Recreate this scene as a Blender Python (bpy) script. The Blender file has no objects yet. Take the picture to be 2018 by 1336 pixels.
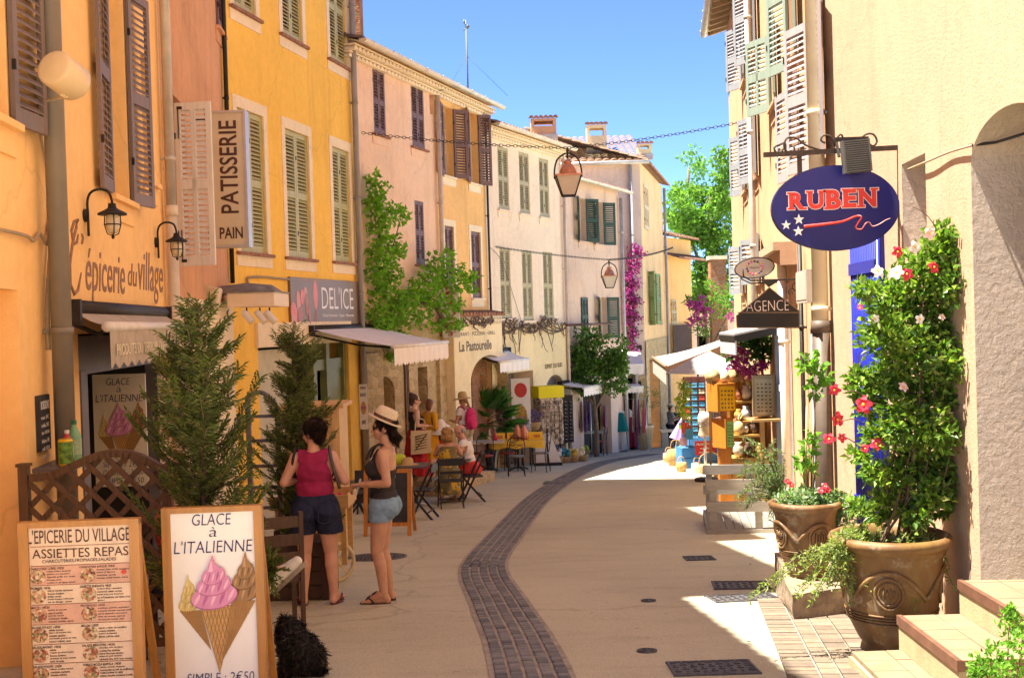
import bpy,bmesh,math,random
import numpy as np
from mathutils import Vector,Matrix,Euler
from math import sin,cos,pi,radians as R
SC=bpy.context.scene
COL=SC.collection
rng=random.Random(7)
# ---------------------------------------------------------------- camera, sky, sun, exposure
EYE=Vector((0,0,1.6))
cd=bpy.data.cameras.new('camera');cam=bpy.data.objects.new('camera',cd);COL.objects.link(cam)
cd.sensor_width=36.0;cd.lens=36.0*2300/2018;cd.clip_end=2000;cd.clip_start=0.1
CAMR=(Matrix.Rotation(R(90-0.897),3,'X')@Matrix.Rotation(R(-1.72),3,'Z'))
cam.location=EYE;cam.rotation_euler=CAMR.to_euler()
SC.camera=cam
SUN_DIR=Vector((1.0,0.12,-2.55)).normalized()
w=bpy.data.worlds.new('World');SC.world=w;w.use_nodes=True
sky=w.node_tree.nodes.new('ShaderNodeTexSky');sky.sky_type='NISHITA';sky.sun_disc=False
sky.sun_elevation=math.asin(-SUN_DIR.z);sky.sun_rotation=math.atan2(-SUN_DIR.x,-SUN_DIR.y)
sky.air_density=0.58;sky.dust_density=0.0;sky.ozone_density=6.0;sky.altitude=6000
bg=w.node_tree.nodes['Background'];bg.inputs[1].default_value=0.05
w.node_tree.links.new(sky.outputs[0],bg.inputs[0])
sd=bpy.data.lights.new('sun','SUN');sun=bpy.data.objects.new('sun',sd);COL.objects.link(sun)
sd.energy=2.0;sd.angle=R(0.55);sd.color=(1.0,0.92,0.79)
sun.rotation_euler=SUN_DIR.to_track_quat('-Z','Y').to_euler();sun.location=(-20,-5,40)
SC.view_settings.view_transform='Standard';SC.view_settings.look='None'
SC.view_settings.exposure=3.5;SC.view_settings.gamma=1.0
SC.cycles.max_bounces=12;SC.cycles.diffuse_bounces=10;SC.cycles.use_denoising=True
SC.cycles.sample_clamp_indirect=20
# ---------------------------------------------------------------- placing helpers
SLOPE=-0.08
def ray(px,py):
 d=CAMR@Vector(((px-1009)/2300,-(py-668)/2300,-1));return d/d.y
def P(px,py,Y):return EYE+ray(px,py)*Y
def gz(y):
 y=min(y,60);return SLOPE*y+.2*max(0,min(1,(y-18)/10,(50-y)/8))
def G(px,py):
 d=ray(px,py);a,c=.5,58.
 for _ in range(50):
  m=(a+c)/2
  if EYE.z+d.z*m>gz(m):a=m
  else:c=m
 v=EYE+d*a;v.z=gz(v.y);return v
def wm(o):
 m=o.matrix_basis.copy()
 return wm(o.parent)@m if o.parent else m
# ---------------------------------------------------------------- mesh builder
class MB:
 def __init__(s):s.v=[];s.f=[];s.mi=[];s.sm=[];s.T=Matrix();s.m=0;s.s=False
 def add(s,vs,fs,T=None,m=None,smooth=None):
  o=len(s.v);M=s.T@T if T is not None else s.T
  s.v+=[tuple(M@Vector(v))for v in vs]
  s.f+=[tuple(i+o for i in f)for f in fs]
  s.mi+=[s.m if m is None else m]*len(fs);s.sm+=[s.s if smooth is None else smooth]*len(fs)
  return s
 def box(s,c,d,rot=None,m=None):
  x,y,z=d[0]/2,d[1]/2,d[2]/2
  vs=[(-x,-y,-z),(x,-y,-z),(x,y,-z),(-x,y,-z),(-x,-y,z),(x,-y,z),(x,y,z),(-x,y,z)]
  T=Matrix.Translation(c)
  if rot is not None:T=T@Euler(rot).to_matrix().to_4x4()
  return s.add(vs,[(0,3,2,1),(4,5,6,7),(0,1,5,4),(1,2,6,5),(2,3,7,6),(3,0,4,7)],T,m,False)
 def bb(s,x0,x1,y0,y1,z0,z1,m=None):return s.box(((x0+x1)/2,(y0+y1)/2,(z0+z1)/2),(abs(x1-x0),abs(y1-y0),abs(z1-z0)),None,m)
 def bar(s,a,b,w,h,m=None,up=(0,0,1)):
  a=Vector(a);b=Vector(b);d=(b-a);L=d.length;d.normalize();u=Vector(up)
  if abs(d.dot(u))>.98:u=Vector((0,1,0))
  x=d.cross(u).normalized();z=x.cross(d)
  T=Matrix((x,d,z)).transposed().to_4x4();T.translation=(a+b)/2
  X,Y,Z=w/2,L/2,h/2
  vs=[(-X,-Y,-Z),(X,-Y,-Z),(X,Y,-Z),(-X,Y,-Z),(-X,-Y,Z),(X,-Y,Z),(X,Y,Z),(-X,Y,Z)]
  return s.add(vs,[(0,3,2,1),(4,5,6,7),(0,1,5,4),(1,2,6,5),(2,3,7,6),(3,0,4,7)],T,m,False)
 def tube(s,pts,r,n=8,m=None,cap=True,closed=False):
  pts=[Vector(p)for p in pts];k=len(pts);rr=r if isinstance(r,(list,tuple))else[r]*k
  vs=[];fs=[];u=None
  for i,p in enumerate(pts):
   if closed:t=pts[(i+1)%k]-pts[i-1]
   else:t=pts[min(i+1,k-1)]-pts[max(i-1,0)]
   if t.length<1e-9:t=Vector((0,0,1))
   t.normalize()
   if u is None:
    u=Vector((0,0,1))if abs(t.z)<.9 else Vector((1,0,0))
   u=(u-t*u.dot(t));u=u.normalized()if u.length>1e-6 else t.orthogonal().normalized()
   b=t.cross(u)
   for j in range(n):
    a=2*pi*j/n;vs.append(p+(u*cos(a)+b*sin(a))*rr[i])
  for i in range(k if closed else k-1):
   i2=(i+1)%k
   for j in range(n):fs.append((i*n+j,i*n+(j+1)%n,i2*n+(j+1)%n,i2*n+j))
  if cap and not closed:
   fs.append(tuple(range(n-1,-1,-1)));fs.append(tuple((k-1)*n+j for j in range(n)))
  return s.add(vs,fs,None,m,True)
 def cyl(s,a,b,r0,r1=None,n=14,m=None):return s.tube([a,b],[r0,r0 if r1 is None else r1],n,m)
 def lathe(s,prof,c=(0,0,0),n=28,m=None,sx=1,sy=1,rot=None):
  vs=[];fs=[]
  for r,z in prof:
   for j in range(n):vs.append((r*cos(2*pi*j/n)*sx,r*sin(2*pi*j/n)*sy,z))
  for i in range(len(prof)-1):
   for j in range(n):fs.append((i*n+j,i*n+(j+1)%n,(i+1)*n+(j+1)%n,(i+1)*n+j))
  T=Matrix.Translation(c)
  if rot is not None:T=T@Euler(rot).to_matrix().to_4x4()
  return s.add(vs,fs,T,m,True)
 def ball(s,c,r,n=12,m=None,rot=None):
  if not isinstance(r,(tuple,list)):r=(r,r,r)
  vs=[(0,0,-r[2])];fs=[];k=max(4,n*2//3)
  for i in range(1,k):
   a=-pi/2+pi*i/k
   for j in range(n):vs.append((cos(a)*cos(2*pi*j/n)*r[0],cos(a)*sin(2*pi*j/n)*r[1],sin(a)*r[2]))
  vs.append((0,0,r[2]));e=len(vs)-1
  for j in range(n):fs.append((0,1+(j+1)%n,1+j));fs.append((e,e-n+j,e-n+(j+1)%n))
  for i in range(k-2):
   for j in range(n):fs.append((1+i*n+j,1+i*n+(j+1)%n,1+(i+1)*n+(j+1)%n,1+(i+1)*n+j))
  T=Matrix.Translation(c)
  if rot is not None:T=T@Euler(rot).to_matrix().to_4x4()
  return s.add(vs,fs,T,m,True)
 def prism(s,poly,y0,y1,m=None,T=None):
  """outline in local x,z extruded along y"""
  n=len(poly);vs=[(x,y0,z)for x,z in poly]+[(x,y1,z)for x,z in poly]
  fs=[tuple(range(n)),tuple(range(2*n-1,n-1,-1))]+[((i+1)%n,i,n+i,n+(i+1)%n)for i in range(n)]
  return s.add(vs,fs,T,m,False)
 def text(s,t,x0,z0,w=None,h=None,y=0.0,m=None,depth=.002,bold=0,shear=0,T=None,align='L',rot=0):
  vs,fs=glyphs(t,depth,bold,shear)
  xs=[v[0]for v in vs];ys=[v[1]for v in vs]
  bx,by=min(xs),min(ys);bw,bh=max(xs)-bx,max(ys)-by
  kx=w/bw if w else(h/bh);kz=h/bh if h else kx
  ox=0 if align=='L' else-bw*kx/2
  ca,sa=cos(rot),sin(rot);out=[]
  for a,b,c in vs:
   X=(a-bx)*kx+ox;Z=(b-by)*kz
   out.append((x0+X*ca-Z*sa,y-c,z0+X*sa+Z*ca))
  return s.add(out,fs,T,m,False)
 def build(s,name,mats,parent=None,world=False,base=None):
  me=bpy.data.meshes.new(name)
  vs=s.v
  o=bpy.data.objects.new(name,me)
  if parent is not None:
   o.parent=parent
   if world:
    Mi=wm(parent).inverted();vs=[tuple(Mi@Vector(v))for v in vs]
  elif vs:
   A=np.array(vs)
   b=Vector(base)if base is not None else Vector(((A[:,0].min()+A[:,0].max())/2,(A[:,1].min()+A[:,1].max())/2,A[:,2].min()))
   o.location=b;vs=[(v[0]-b.x,v[1]-b.y,v[2]-b.z)for v in vs]
  me.from_pydata(vs,[],s.f)
  if not isinstance(mats,(list,tuple)):mats=[mats]
  for m_ in mats:me.materials.append(m_)
  me.polygons.foreach_set('material_index',s.mi);me.polygons.foreach_set('use_smooth',s.sm)
  me.update();COL.objects.link(o)
  return o
_gc={}
def glyphs(t,depth,bold,shear):
 k=(t,depth,bold,shear)
 if k not in _gc:
  c=bpy.data.curves.new('lettering','FONT');c.body=t;c.extrude=depth/2;c.offset=bold;c.shear=shear;c.resolution_u=3
  ob=bpy.data.objects.new('lettering',c);me=bpy.data.meshes.new_from_object(ob)
  _gc[k]=([tuple(v.co)for v in me.vertices],[tuple(p.vertices)for p in me.polygons])
  bpy.data.objects.remove(ob);bpy.data.curves.remove(c);bpy.data.meshes.remove(me)
 return _gc[k]
def npmesh(name,V,F,mats,parent=None,mi=None,smooth=False,base=None):
 """V (n,3), F (m,k) arrays -> object"""
 V=np.asarray(V,dtype=np.float32).copy();F=np.asarray(F,dtype=np.int32)
 me=bpy.data.meshes.new(name);o=bpy.data.objects.new(name,me)
 if parent is not None:o.parent=parent
 else:
  b=np.array(base if base is not None else[(V[:,0].min()+V[:,0].max())/2,(V[:,1].min()+V[:,1].max())/2,V[:,2].min()],dtype=np.float32)
  V-=b;o.location=[float(x)for x in b]
 k=F.shape[1]
 me.vertices.add(len(V));me.vertices.foreach_set('co',V.ravel())
 me.loops.add(F.size);me.loops.foreach_set('vertex_index',F.ravel())
 me.polygons.add(len(F));me.polygons.foreach_set('loop_start',np.arange(len(F),dtype=np.int32)*k)
 me.polygons.foreach_set('loop_total',np.full(len(F),k,dtype=np.int32))
 if not isinstance(mats,(list,tuple)):mats=[mats]
 for m_ in mats:me.materials.append(m_)
 if mi is not None:me.polygons.foreach_set('material_index',np.asarray(mi,dtype=np.int32))
 me.polygons.foreach_set('use_smooth',np.full(len(F),smooth))
 me.update(calc_edges=True);COL.objects.link(o)
 return o
def tag(o,label=None,cat=None,group=None,kind=None):
 if label:o['label']=label
 if cat:o['category']=cat
 if group:o['group']=group
 if kind:o['kind']=kind
 return o
def thing(name,label,cat,loc=(0,0,0),rz=0,group=None):
 o=bpy.data.objects.new(name,None);COL.objects.link(o);o.empty_display_size=.1
 o.location=loc;o.rotation_euler=(0,0,rz)
 return tag(o,label,cat,group)
def kids(o):return[c for c in COL.objects if c.parent==o]
def dup(root,loc,rz=None,label=None,group=None,scale=None):
 r=root.copy();COL.objects.link(r);r.location=loc
 if rz is not None:r.rotation_euler=(0,0,rz)
 if scale:r.scale=(scale,)*3
 if label:r['label']=label
 if group:r['group']=group
 for ch in kids(root):
  c=ch.copy();COL.objects.link(c);c.parent=r
  for g in kids(ch):
   d=g.copy();COL.objects.link(d);d.parent=c
 return r
# ---------------------------------------------------------------- materials
_mc={}
def nd(nt,t,**kw):
 n=nt.nodes.new(t)
 for k,v in kw.items():setattr(n,k,v)
 return n
def base(name):
 m=bpy.data.materials.new(name);m.use_nodes=True;nt=m.node_tree
 return m,nt,nt.nodes['Principled BSDF']
def noise(nt,scale,detail=4,rough=.55,mapping=None):
 tc=nd(nt,'ShaderNodeTexCoord');n=nd(nt,'ShaderNodeTexNoise');n.inputs['Scale'].default_value=scale
 n.inputs['Detail'].default_value=detail;n.inputs['Roughness'].default_value=rough
 src=tc.outputs['Object']
 if mapping:
  mp=nd(nt,'ShaderNodeMapping');mp.inputs['Scale'].default_value=mapping
  nt.links.new(src,mp.inputs[0]);src=mp.outputs[0]
 nt.links.new(src,n.inputs['Vector']);return n
def ramp(nt,fac,stops):
 r=nd(nt,'ShaderNodeValToRGB');el=r.color_ramp.elements
 while len(el)<len(stops):el.new(.5)
 for e,(p,c)in zip(el,stops):e.position=p;e.color=(*c,1)if len(c)==3 else c
 nt.links.new(fac,r.inputs[0]);return r.outputs[0]
def mixc(nt,fac,a,b,mode='MIX'):
 n=nd(nt,'ShaderNodeMix',data_type='RGBA',blend_type=mode)
 for sock,v in((n.inputs['Factor'],fac),(n.inputs['A'],a),(n.inputs['B'],b)):
  pass
 def put(i,v):
  s_=[x for x in n.inputs if x.identifier==i][0]
  if hasattr(v,'is_output'):nt.links.new(v,s_)
  else:s_.default_value=v if not isinstance(v,tuple)else((*v,1)if len(v)==3 else v)
 put('Factor_Float',fac);put('A_Color',a);put('B_Color',b)
 return[x for x in n.outputs if x.identifier=='Result_Color'][0]
def bump(nt,bsdf,h,strength=.3,dist=.01):
 b=nd(nt,'ShaderNodeBump');b.inputs['Strength'].default_value=strength;b.inputs['Distance'].default_value=dist
 nt.links.new(h,b.inputs['Height']);nt.links.new(b.outputs[0],bsdf.inputs['Normal'])
def sc3(c,k):return tuple(min(1,x*k)for x in c)
def mat(name,c,rough=.6,metal=0,var=.12,vs=6,bmp=0,bs=60,mapping=None,spec=.4,bd=.004):
 if name in _mc:return _mc[name]
 m,nt,b=base(name)
 b.inputs['Roughness'].default_value=rough;b.inputs['Metallic'].default_value=metal;b.inputs['Specular IOR Level'].default_value=spec
 if var:
  n=noise(nt,vs,5,.6,mapping)
  nt.links.new(ramp(nt,n.outputs[0],[(.3,sc3(c,1-var)),(.7,sc3(c,1+var))]),b.inputs['Base Color'])
 else:b.inputs['Base Color'].default_value=(*c,1)
 if bmp:
  n2=noise(nt,bs,4,.6,mapping);bump(nt,b,n2 .outputs[0],bmp,bd)
 _mc[name]=m;return m
def stucco(name,c,stain=(.5,.42,.33),amt=.35,blot=.18,grain=.5,gs=55,streak=True,gd=.012):
 if name in _mc:return _mc[name]
 m,nt,b=base(name);b.inputs['Roughness'].default_value=.92;b.inputs['Specular IOR Level'].default_value=.15
 n=noise(nt,.9,7,.62);col=ramp(nt,n.outputs[0],[(.3,sc3(c,1-blot)),(.5,c),(.72,sc3(c,1+blot*.7))])
 n3=noise(nt,9,5,.6);col=mixc(nt,.25,col,ramp(nt,n3 .outputs[0],[(.35,sc3(c,.8)),(.65,sc3(c,1.12))]))
 if streak:
  n2=noise(nt,2.2,6,.65,(1.6,1.6,.12));f=ramp(nt,n2 .outputs[0],[(.52,(0,0,0)),(.75,(amt,)*3)])
  col=mixc(nt,f,col,tuple(a*b_*1.1 for a,b_ in zip(c,stain)))
 n5=noise(nt,.55,2,.4,(1.0,1.0,.8));f=ramp(nt,n5 .outputs[0],[(.60,(0,0,0)),(.615,(.30,.30,.30))]);col=mixc(nt,f,col,sc3(c,1.13))
 n6=noise(nt,3.4,7,.72);f=ramp(nt,n6 .outputs[0],[(.62,(0,0,0)),(.70,(amt,)*3)]);col=mixc(nt,f,col,sc3(c,.66))
 tc=nd(nt,'ShaderNodeTexCoord');wv=nd(nt,'ShaderNodeTexNoise');wv.inputs['Scale'].default_value=1.7;wv.inputs['Detail'].default_value=6;nt.links.new(tc.outputs['Object'],wv.inputs['Vector'])
 e=nd(nt,'ShaderNodeTexVoronoi',feature='DISTANCE_TO_EDGE');e.inputs['Scale'].default_value=.55;nt.links.new(mixc(nt,.35,tc.outputs['Object'],wv.outputs['Color']),e.inputs['Vector'])
 f=ramp(nt,e.outputs['Distance'],[(.0,(.26,.26,.26)),(.005,(0,0,0))]);col=mixc(nt,f,col,sc3(c,.45))
 nt.links.new(col,b.inputs['Base Color'])
 g=noise(nt,gs,6,.7);bump(nt,b,g.outputs[0],grain,gd)
 _mc[name]=m;return m
def stone(name,c1,c2,mortar,scale=4.5,rnd=.9,zs=1.6):
 if name in _mc:return _mc[name]
 m,nt,b=base(name);b.inputs['Roughness'].default_value=.9;b.inputs['Specular IOR Level'].default_value=.2
 tc=nd(nt,'ShaderNodeTexCoord');mp=nd(nt,'ShaderNodeMapping');mp.inputs['Scale'].default_value=(1,1,zs)
 nt.links.new(tc.outputs['Object'],mp.inputs[0])
 wv=nd(nt,'ShaderNodeTexNoise');wv.inputs['Scale'].default_value=3;nt.links.new(mp.outputs[0],wv.inputs['Vector'])
 v0=mixc(nt,.12,mp.outputs[0],wv.outputs['Color'])
 v=nd(nt,'ShaderNodeTexVoronoi');v.inputs['Scale'].default_value=scale;v.inputs['Randomness'].default_value=rnd
 e=nd(nt,'ShaderNodeTexVoronoi',feature='DISTANCE_TO_EDGE');e.inputs['Scale'].default_value=scale;e.inputs['Randomness'].default_value=rnd
 nt.links.new(v0,v.inputs['Vector']);nt.links.new(v0,e.inputs['Vector'])
 sep=nd(nt,'ShaderNodeSeparateColor');nt.links.new(v.outputs['Color'],sep.inputs[0])
 col=ramp(nt,sep.outputs[0],[(0,c1),(.5,tuple((a+b_)/2 for a,b_ in zip(c1,c2))),(1,c2)])
 n=noise(nt,12,6,.65);col=mixc(nt,.35,col,ramp(nt,n.outputs[0],[(.3,sc3(c1,.6)),(.7,sc3(c2,1.2))]))
 f=ramp(nt,e.outputs['Distance'],[(.02,(1,1,1)),(.075,(0,0,0))])
 nt.links.new(mixc(nt,f,col,mortar),b.inputs['Base Color'])
 h=ramp(nt,e.outputs['Distance'],[(0,(0,0,0)),(.12,(1,1,1))])
 hh=mixc(nt,.4,h,n.outputs[0]);bump(nt,b,hh,.9,.03)
 _mc[name]=m;return m
def wood(name,c,rough=.55,dark=.55,scale=5,along='z',bmp=.2,spec=.35):
 if name in _mc:return _mc[name]
 m,nt,b=base(name);b.inputs['Roughness'].default_value=rough;b.inputs['Specular IOR Level'].default_value=spec
 mp={'z':(9,9,.7),'x':(.7,9,9),'y':(9,.7,9)}[along]
 n=noise(nt,scale,6,.65,mp);n2=noise(nt,2.5,3)
 col=ramp(nt,n.outputs[0],[(.3,sc3(c,dark)),(.55,c),(.8,sc3(c,1.25))])
 col=mixc(nt,.25,col,ramp(nt,n2 .outputs[0],[(.35,sc3(c,.7)),(.7,sc3(c,1.2))]))
 nt.links.new(col,b.inputs['Base Color'])
 if bmp:bump(nt,b,n.outputs[0],bmp,.003)
 _mc[name]=m;return m
def leafm(name,cols,trans=.35,rough=.5):
 if name in _mc:return _mc[name]
 m,nt,b=base(name);b.inputs['Roughness'].default_value=rough;b.inputs['Specular IOR Level'].default_value=.3
 g=nd(nt,'ShaderNodeNewGeometry');k=len(cols)
 col=ramp(nt,g.outputs['Random Per Island'],[(i/(k-1),c)for i,c in enumerate(cols)])
 nt.links.new(col,b.inputs['Base Color'])
 t=nd(nt,'ShaderNodeBsdfTranslucent');tcol=mixc(nt,1.0,col,(1.6,1.9,.7),'MULTIPLY');nt.links.new(tcol,t.inputs[0])
 mx=nd(nt,'ShaderNodeMixShader');mx.inputs[0].default_value=trans
 nt.links.new(b.outputs[0],mx.inputs[1]);nt.links.new(t.outputs[0],mx.inputs[2])
 nt.links.new(mx.outputs[0],nt.nodes['Material Output'].inputs[0])
 _mc[name]=m;return m
def glassm(name,c=(.05,.06,.07),rough=.05):
 if name in _mc:return _mc[name]
 m,nt,b=base(name);b.inputs['Base Color'].default_value=(*c,1);b.inputs['Roughness'].default_value=rough
 b.inputs['Specular IOR Level'].default_value=.8
 _mc[name]=m;return m
def emit(name,c,k):
 if name in _mc:return _mc[name]
 m,nt,b=base(name);b.inputs['Base Color'].default_value=(*c,1);b.inputs['Emission Color'].default_value=(*c,1)
 b.inputs['Emission Strength'].default_value=k;_mc[name]=m;return m
# ---------------------------------------------------------------- foliage helpers (numpy)
nr=np.random.RandomState(11)
def rand_dirs(n,up=0.0):
 d=nr.normal(size=(n,3));d[:,2]+=up;return d/np.linalg.norm(d,axis=1)[:,None]
def leaf_arrays(C,D,N,L,W,fold=.25):
 """pointed folded leaves: 6 verts / 2 quads each. C base, D direction, N normal, L length, W width"""
 n=len(C);D=D/np.linalg.norm(D,axis=1)[:,None]
 S=np.cross(D,N);S/=(np.linalg.norm(S,axis=1)[:,None]+1e-9);U=np.cross(S,D)
 L=np.broadcast_to(L,(n,))[:,None];W=np.broadcast_to(W,(n,))[:,None]
 b=C;t=C+D*L-U*L*.12;m1=C+D*L*.45
 l=m1+S*W*.5+U*W*fold;r=m1-S*W*.5+U*W*fold
 V=np.stack([b,l,t,r],axis=1).reshape(-1,3)
 i=np.arange(n)[:,None]*4
 F=np.concatenate([i+np.array([[0,1,2]]),i+np.array([[0,2,3]])],axis=1).reshape(-1,3)
 return V,F
def cat_arrays(parts):
 Vs=[];Fs=[];o=0
 for V,F in parts:
  Vs.append(V);Fs.append(F+o);o+=len(V)
 return np.concatenate(Vs),np.concatenate(Fs)
def clump_leaves(centers,radii,per,L,W,up=.3,droop=0,shell=.6):
 """leaves scattered in ellipsoid clumps; facing outward/up"""
 Cs=[];Ds=[];Ns=[]
 for c,r in zip(centers,radii):
  r=np.array(r if hasattr(r,'__len__')else(r,r,r));n=int(per)
  d=rand_dirs(n);rad=(shell+(1-shell)*nr.rand(n)**.5)[:,None]*nr.uniform(.55,1.08,(n,1))
  Cs.append(np.array(c)+d*r*rad);o=d+nr.normal(size=(n,3))*.7;o[:,2]+=up-droop;Ds.append(o)
  nn=d+nr.normal(size=(n,3))*.5;nn[:,2]+=.6;Ns.append(nn)
 C=np.concatenate(Cs);D=np.concatenate(Ds);N=np.concatenate(Ns);n=len(C)
 return leaf_arrays(C,D,N,L*nr.uniform(.6,1.25,n),W*nr.uniform(.6,1.2,n))
# ================================================================ THE SETTING
def ground_mat():
 m,nt,b=base('street_surface');b.inputs['Roughness'].default_value=.82;b.inputs['Specular IOR Level'].default_value=.25
 c=(.47,.445,.325)
 n=noise(nt,.35,8,.6);col=ramp(nt,n.outputs[0],[(.3,sc3(c,.74)),(.5,c),(.7,sc3(c,1.18))])
 n2=noise(nt,1.3,8,.7,(.7,2.4,1));f=ramp(nt,n2 .outputs[0],[(.50,(0,0,0)),(.70,(.42,.42,.42))]);col=mixc(nt,f,col,(.19,.145,.10))
 n4=noise(nt,.8,6,.62,(1.6,.5,1));f=ramp(nt,n4 .outputs[0],[(.56,(0,0,0)),(.62,(.28,.28,.28))]);col=mixc(nt,f,col,(.40,.37,.33))
 n5=noise(nt,5,6,.75);f=ramp(nt,n5 .outputs[0],[(.63,(0,0,0)),(.70,(.5,.5,.5))]);col=mixc(nt,f,col,(.16,.125,.09))
 tc=nd(nt,'ShaderNodeTexCoord');wv=nd(nt,'ShaderNodeTexNoise');wv.inputs['Scale'].default_value=1.1;wv.inputs['Detail'].default_value=7;nt.links.new(tc.outputs['Object'],wv.inputs['Vector'])
 e=nd(nt,'ShaderNodeTexVoronoi',feature='DISTANCE_TO_EDGE');e.inputs['Scale'].default_value=.34;nt.links.new(mixc(nt,.5,tc.outputs['Object'],wv.outputs['Color']),e.inputs['Vector'])
 f=ramp(nt,e.outputs['Distance'],[(.0,(.6,.6,.6)),(.0045,(0,0,0))]);col=mixc(nt,f,col,(.13,.10,.075))
 vg=nd(nt,'ShaderNodeTexVoronoi');vg.inputs['Scale'].default_value=2.3;nt.links.new(tc.outputs['Object'],vg.inputs['Vector']);f=ramp(nt,vg.outputs['Distance'],[(.045,(.6,.6,.6)),(.06,(0,0,0))]);col=mixc(nt,f,col,(.15,.125,.10))
 n3=noise(nt,95,3,.7);col=mixc(nt,.42,col,ramp(nt,n3 .outputs[0],[(.34,(.16,.13,.09)),(.5,c),(.68,(.70,.60,.46))]))
 nt.links.new(col,b.inputs['Base Color']);bump(nt,b,n3 .outputs[0],.35,.006)
 return m
gm=ground_mat()
V=[];F=[]
xs=[-300,-80,-30,-12,-6,-3,0,3,6,12,30,80,300];ys=[-40,-10]+list(range(0,62,2))+[80,140,400]
for y in ys:
 for x in xs:V.append((x,y,gz(y)if y<60 else gz(60)))
nx=len(xs)
for j in range(len(ys)-1):
 for i in range(nx-1):F.append((j*nx+i,j*nx+i+1,(j+1)*nx+i+1,(j+1)*nx+i))
tag(npmesh('street',V,F,gm,base=(0,0,0)),kind='structure')
gp=[(1062,1410),(1050,1336),(1020,1255),(985,1190),(953,1117),(990,1062),(1042,1000),(1090,960),(1140,931),(1200,909),(1290,895)]
path=[G(*p)for p in gp]
def resample(pts,step):
 out=[]
 for i in range(len(pts)-1):
  p0,p1,p2,p3=pts[max(i-1,0)],pts[i],pts[i+1],pts[min(i+2,len(pts)-1)]
  for k in range(24):
   t=k/24;out.append(.5*((2*p1)+(p2-p0)*t+(2*p0-5*p1+4*p2-p3)*t*t+(3*p1-p0-3*p2+p3)*t**3))
 out.append(pts[-1]);res=[out[0]];acc=0
 for a,b in zip(out,out[1:]):
  L=(b-a).length
  while acc+L>=step:
   f=(step-acc)/L;a=a+(b-a)*f;res.append(a.copy());L=(b-a).length;acc=0
  acc+=L
 return res
cob=MB();bed=MB();line=resample(path,.078)
for i in range(len(line)-1):
 p,q=line[i],line[i+1];d=(q-p).normalized();sd_=Vector((d.y,-d.x,0)).normalized()
 off=-.235
 nco=5 if line[i].y<26 else 3
 wds=[.235*2/nco]*nco
 for k,wd in enumerate(wds):
  j=rng.uniform(-.012,.012)
  c=p+sd_*(off+wd/2)+d*(.038+j*.6);a=math.atan2(-d.x,d.y)+rng.uniform(-.06,.06)
  dip=-.018*(1-abs((off+wd/2)/.235));z=gz(c.y)
  hw=(wd-.016)/2;hl=.034*rng.uniform(.85,1.0)
  T=Matrix.Translation((c.x,c.y,z+.004+dip*.2+rng.uniform(0,.007)))@Matrix.Rotation(a,4,'Z')@Matrix.Rotation(math.atan(SLOPE),4,'X')
  cob.add([(-hw,-hl,0),(hw,-hl,0),(hw,hl,0),(-hw,hl,0),(-hw+.008,-hl+.008,.012),(hw-.008,-hl+.008,.012),(hw-.008,hl-.008,.012),(-hw+.008,hl-.008,.012)],
  [(4,5,6,7),(0,1,5,4),(1,2,6,5),(2,3,7,6),(3,0,4,7)],T,0,False)
  off+=wd
 A=p-sd_*.262;B=p+sd_*.262;A2=q-sd_*.262;B2=q+sd_*.262
 bed.add([(v.x,v.y,gz(v.y)+.006)for v in(A,B,B2,A2)],[(0,1,2,3)],None,0,False)
def island(name,cols,rough=.8,bmp=.3,bs=60):
 m,nt,b=base(name);b.inputs['Roughness'].default_value=rough;b.inputs['Specular IOR Level'].default_value=.3
 g=nd(nt,'ShaderNodeNewGeometry');k=len(cols)
 col=ramp(nt,g.outputs['Random Per Island'],[(i/(k-1),c)for i,c in enumerate(cols)])
 n=noise(nt,bs*.3,5,.65);col=mixc(nt,.4,col,mixc(nt,1.0,col,ramp(nt,n.outputs[0],[(.3,(.45,.45,.45)),(.7,(1.3,1.3,1.3))]),'MULTIPLY'))
 nt.links.new(col,b.inputs['Base Color']);n2=noise(nt,bs,4);bump(nt,b,n2 .outputs[0],bmp,.006)
 return m
cobm=island('cobble_stone',[(.115,.118,.125),(.16,.162,.168),(.235,.23,.225),(.14,.142,.15)])
tag(bed.build('channel_bed',mat('mortar_bed',(.30,.27,.225),.95,var=.3,vs=9,bmp=.4)),kind='structure')
tag(cob.build('cobble_channel',cobm),kind='structure')
def GP(px,py,dz=0):
 g=G(px,py);g.z+=dz;return g
pv=MB();a0,a1=GP(1492,1186),GP(1575,1400);b0=GP(1660,1160)
du=(a1-a0);Lu=du.length;du.normalize();dv=Vector((-du.y,du.x,0));dv=dv if dv.x>0 else-dv
rw=[0,.2,.32,.47,.62,.77,.92,1.07]
for r_ in range(len(rw)-1):
 t=-.1
 while t<Lu+.9:
  L=.10 if r_==0 else.155
  jx=.006
  c=[a0+du*(t+jx)+dv*(rw[r_]+jx),a0+du*(t+L-jx)+dv*(rw[r_]+jx),a0+du*(t+L-jx)+dv*(rw[r_+1]-jx),a0+du*(t+jx)+dv*(rw[r_+1]-jx)]
  h=rng.uniform(.014,.018)
  top=[(p.x,p.y,gz(p.y)+h)for p in c];bot=[(p.x,p.y,gz(p.y)-.02)for p in c]
  pv.add(bot+top,[(4,5,6,7),(0,1,5,4),(1,2,6,5),(2,3,7,6),(3,0,4,7)],None,0,False);t+=L
tag(pv.build('brick_paving',island('paving_brick',[(.15,.118,.085),(.19,.15,.105),(.13,.10,.075),(.21,.17,.125)])),kind='structure')
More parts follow.
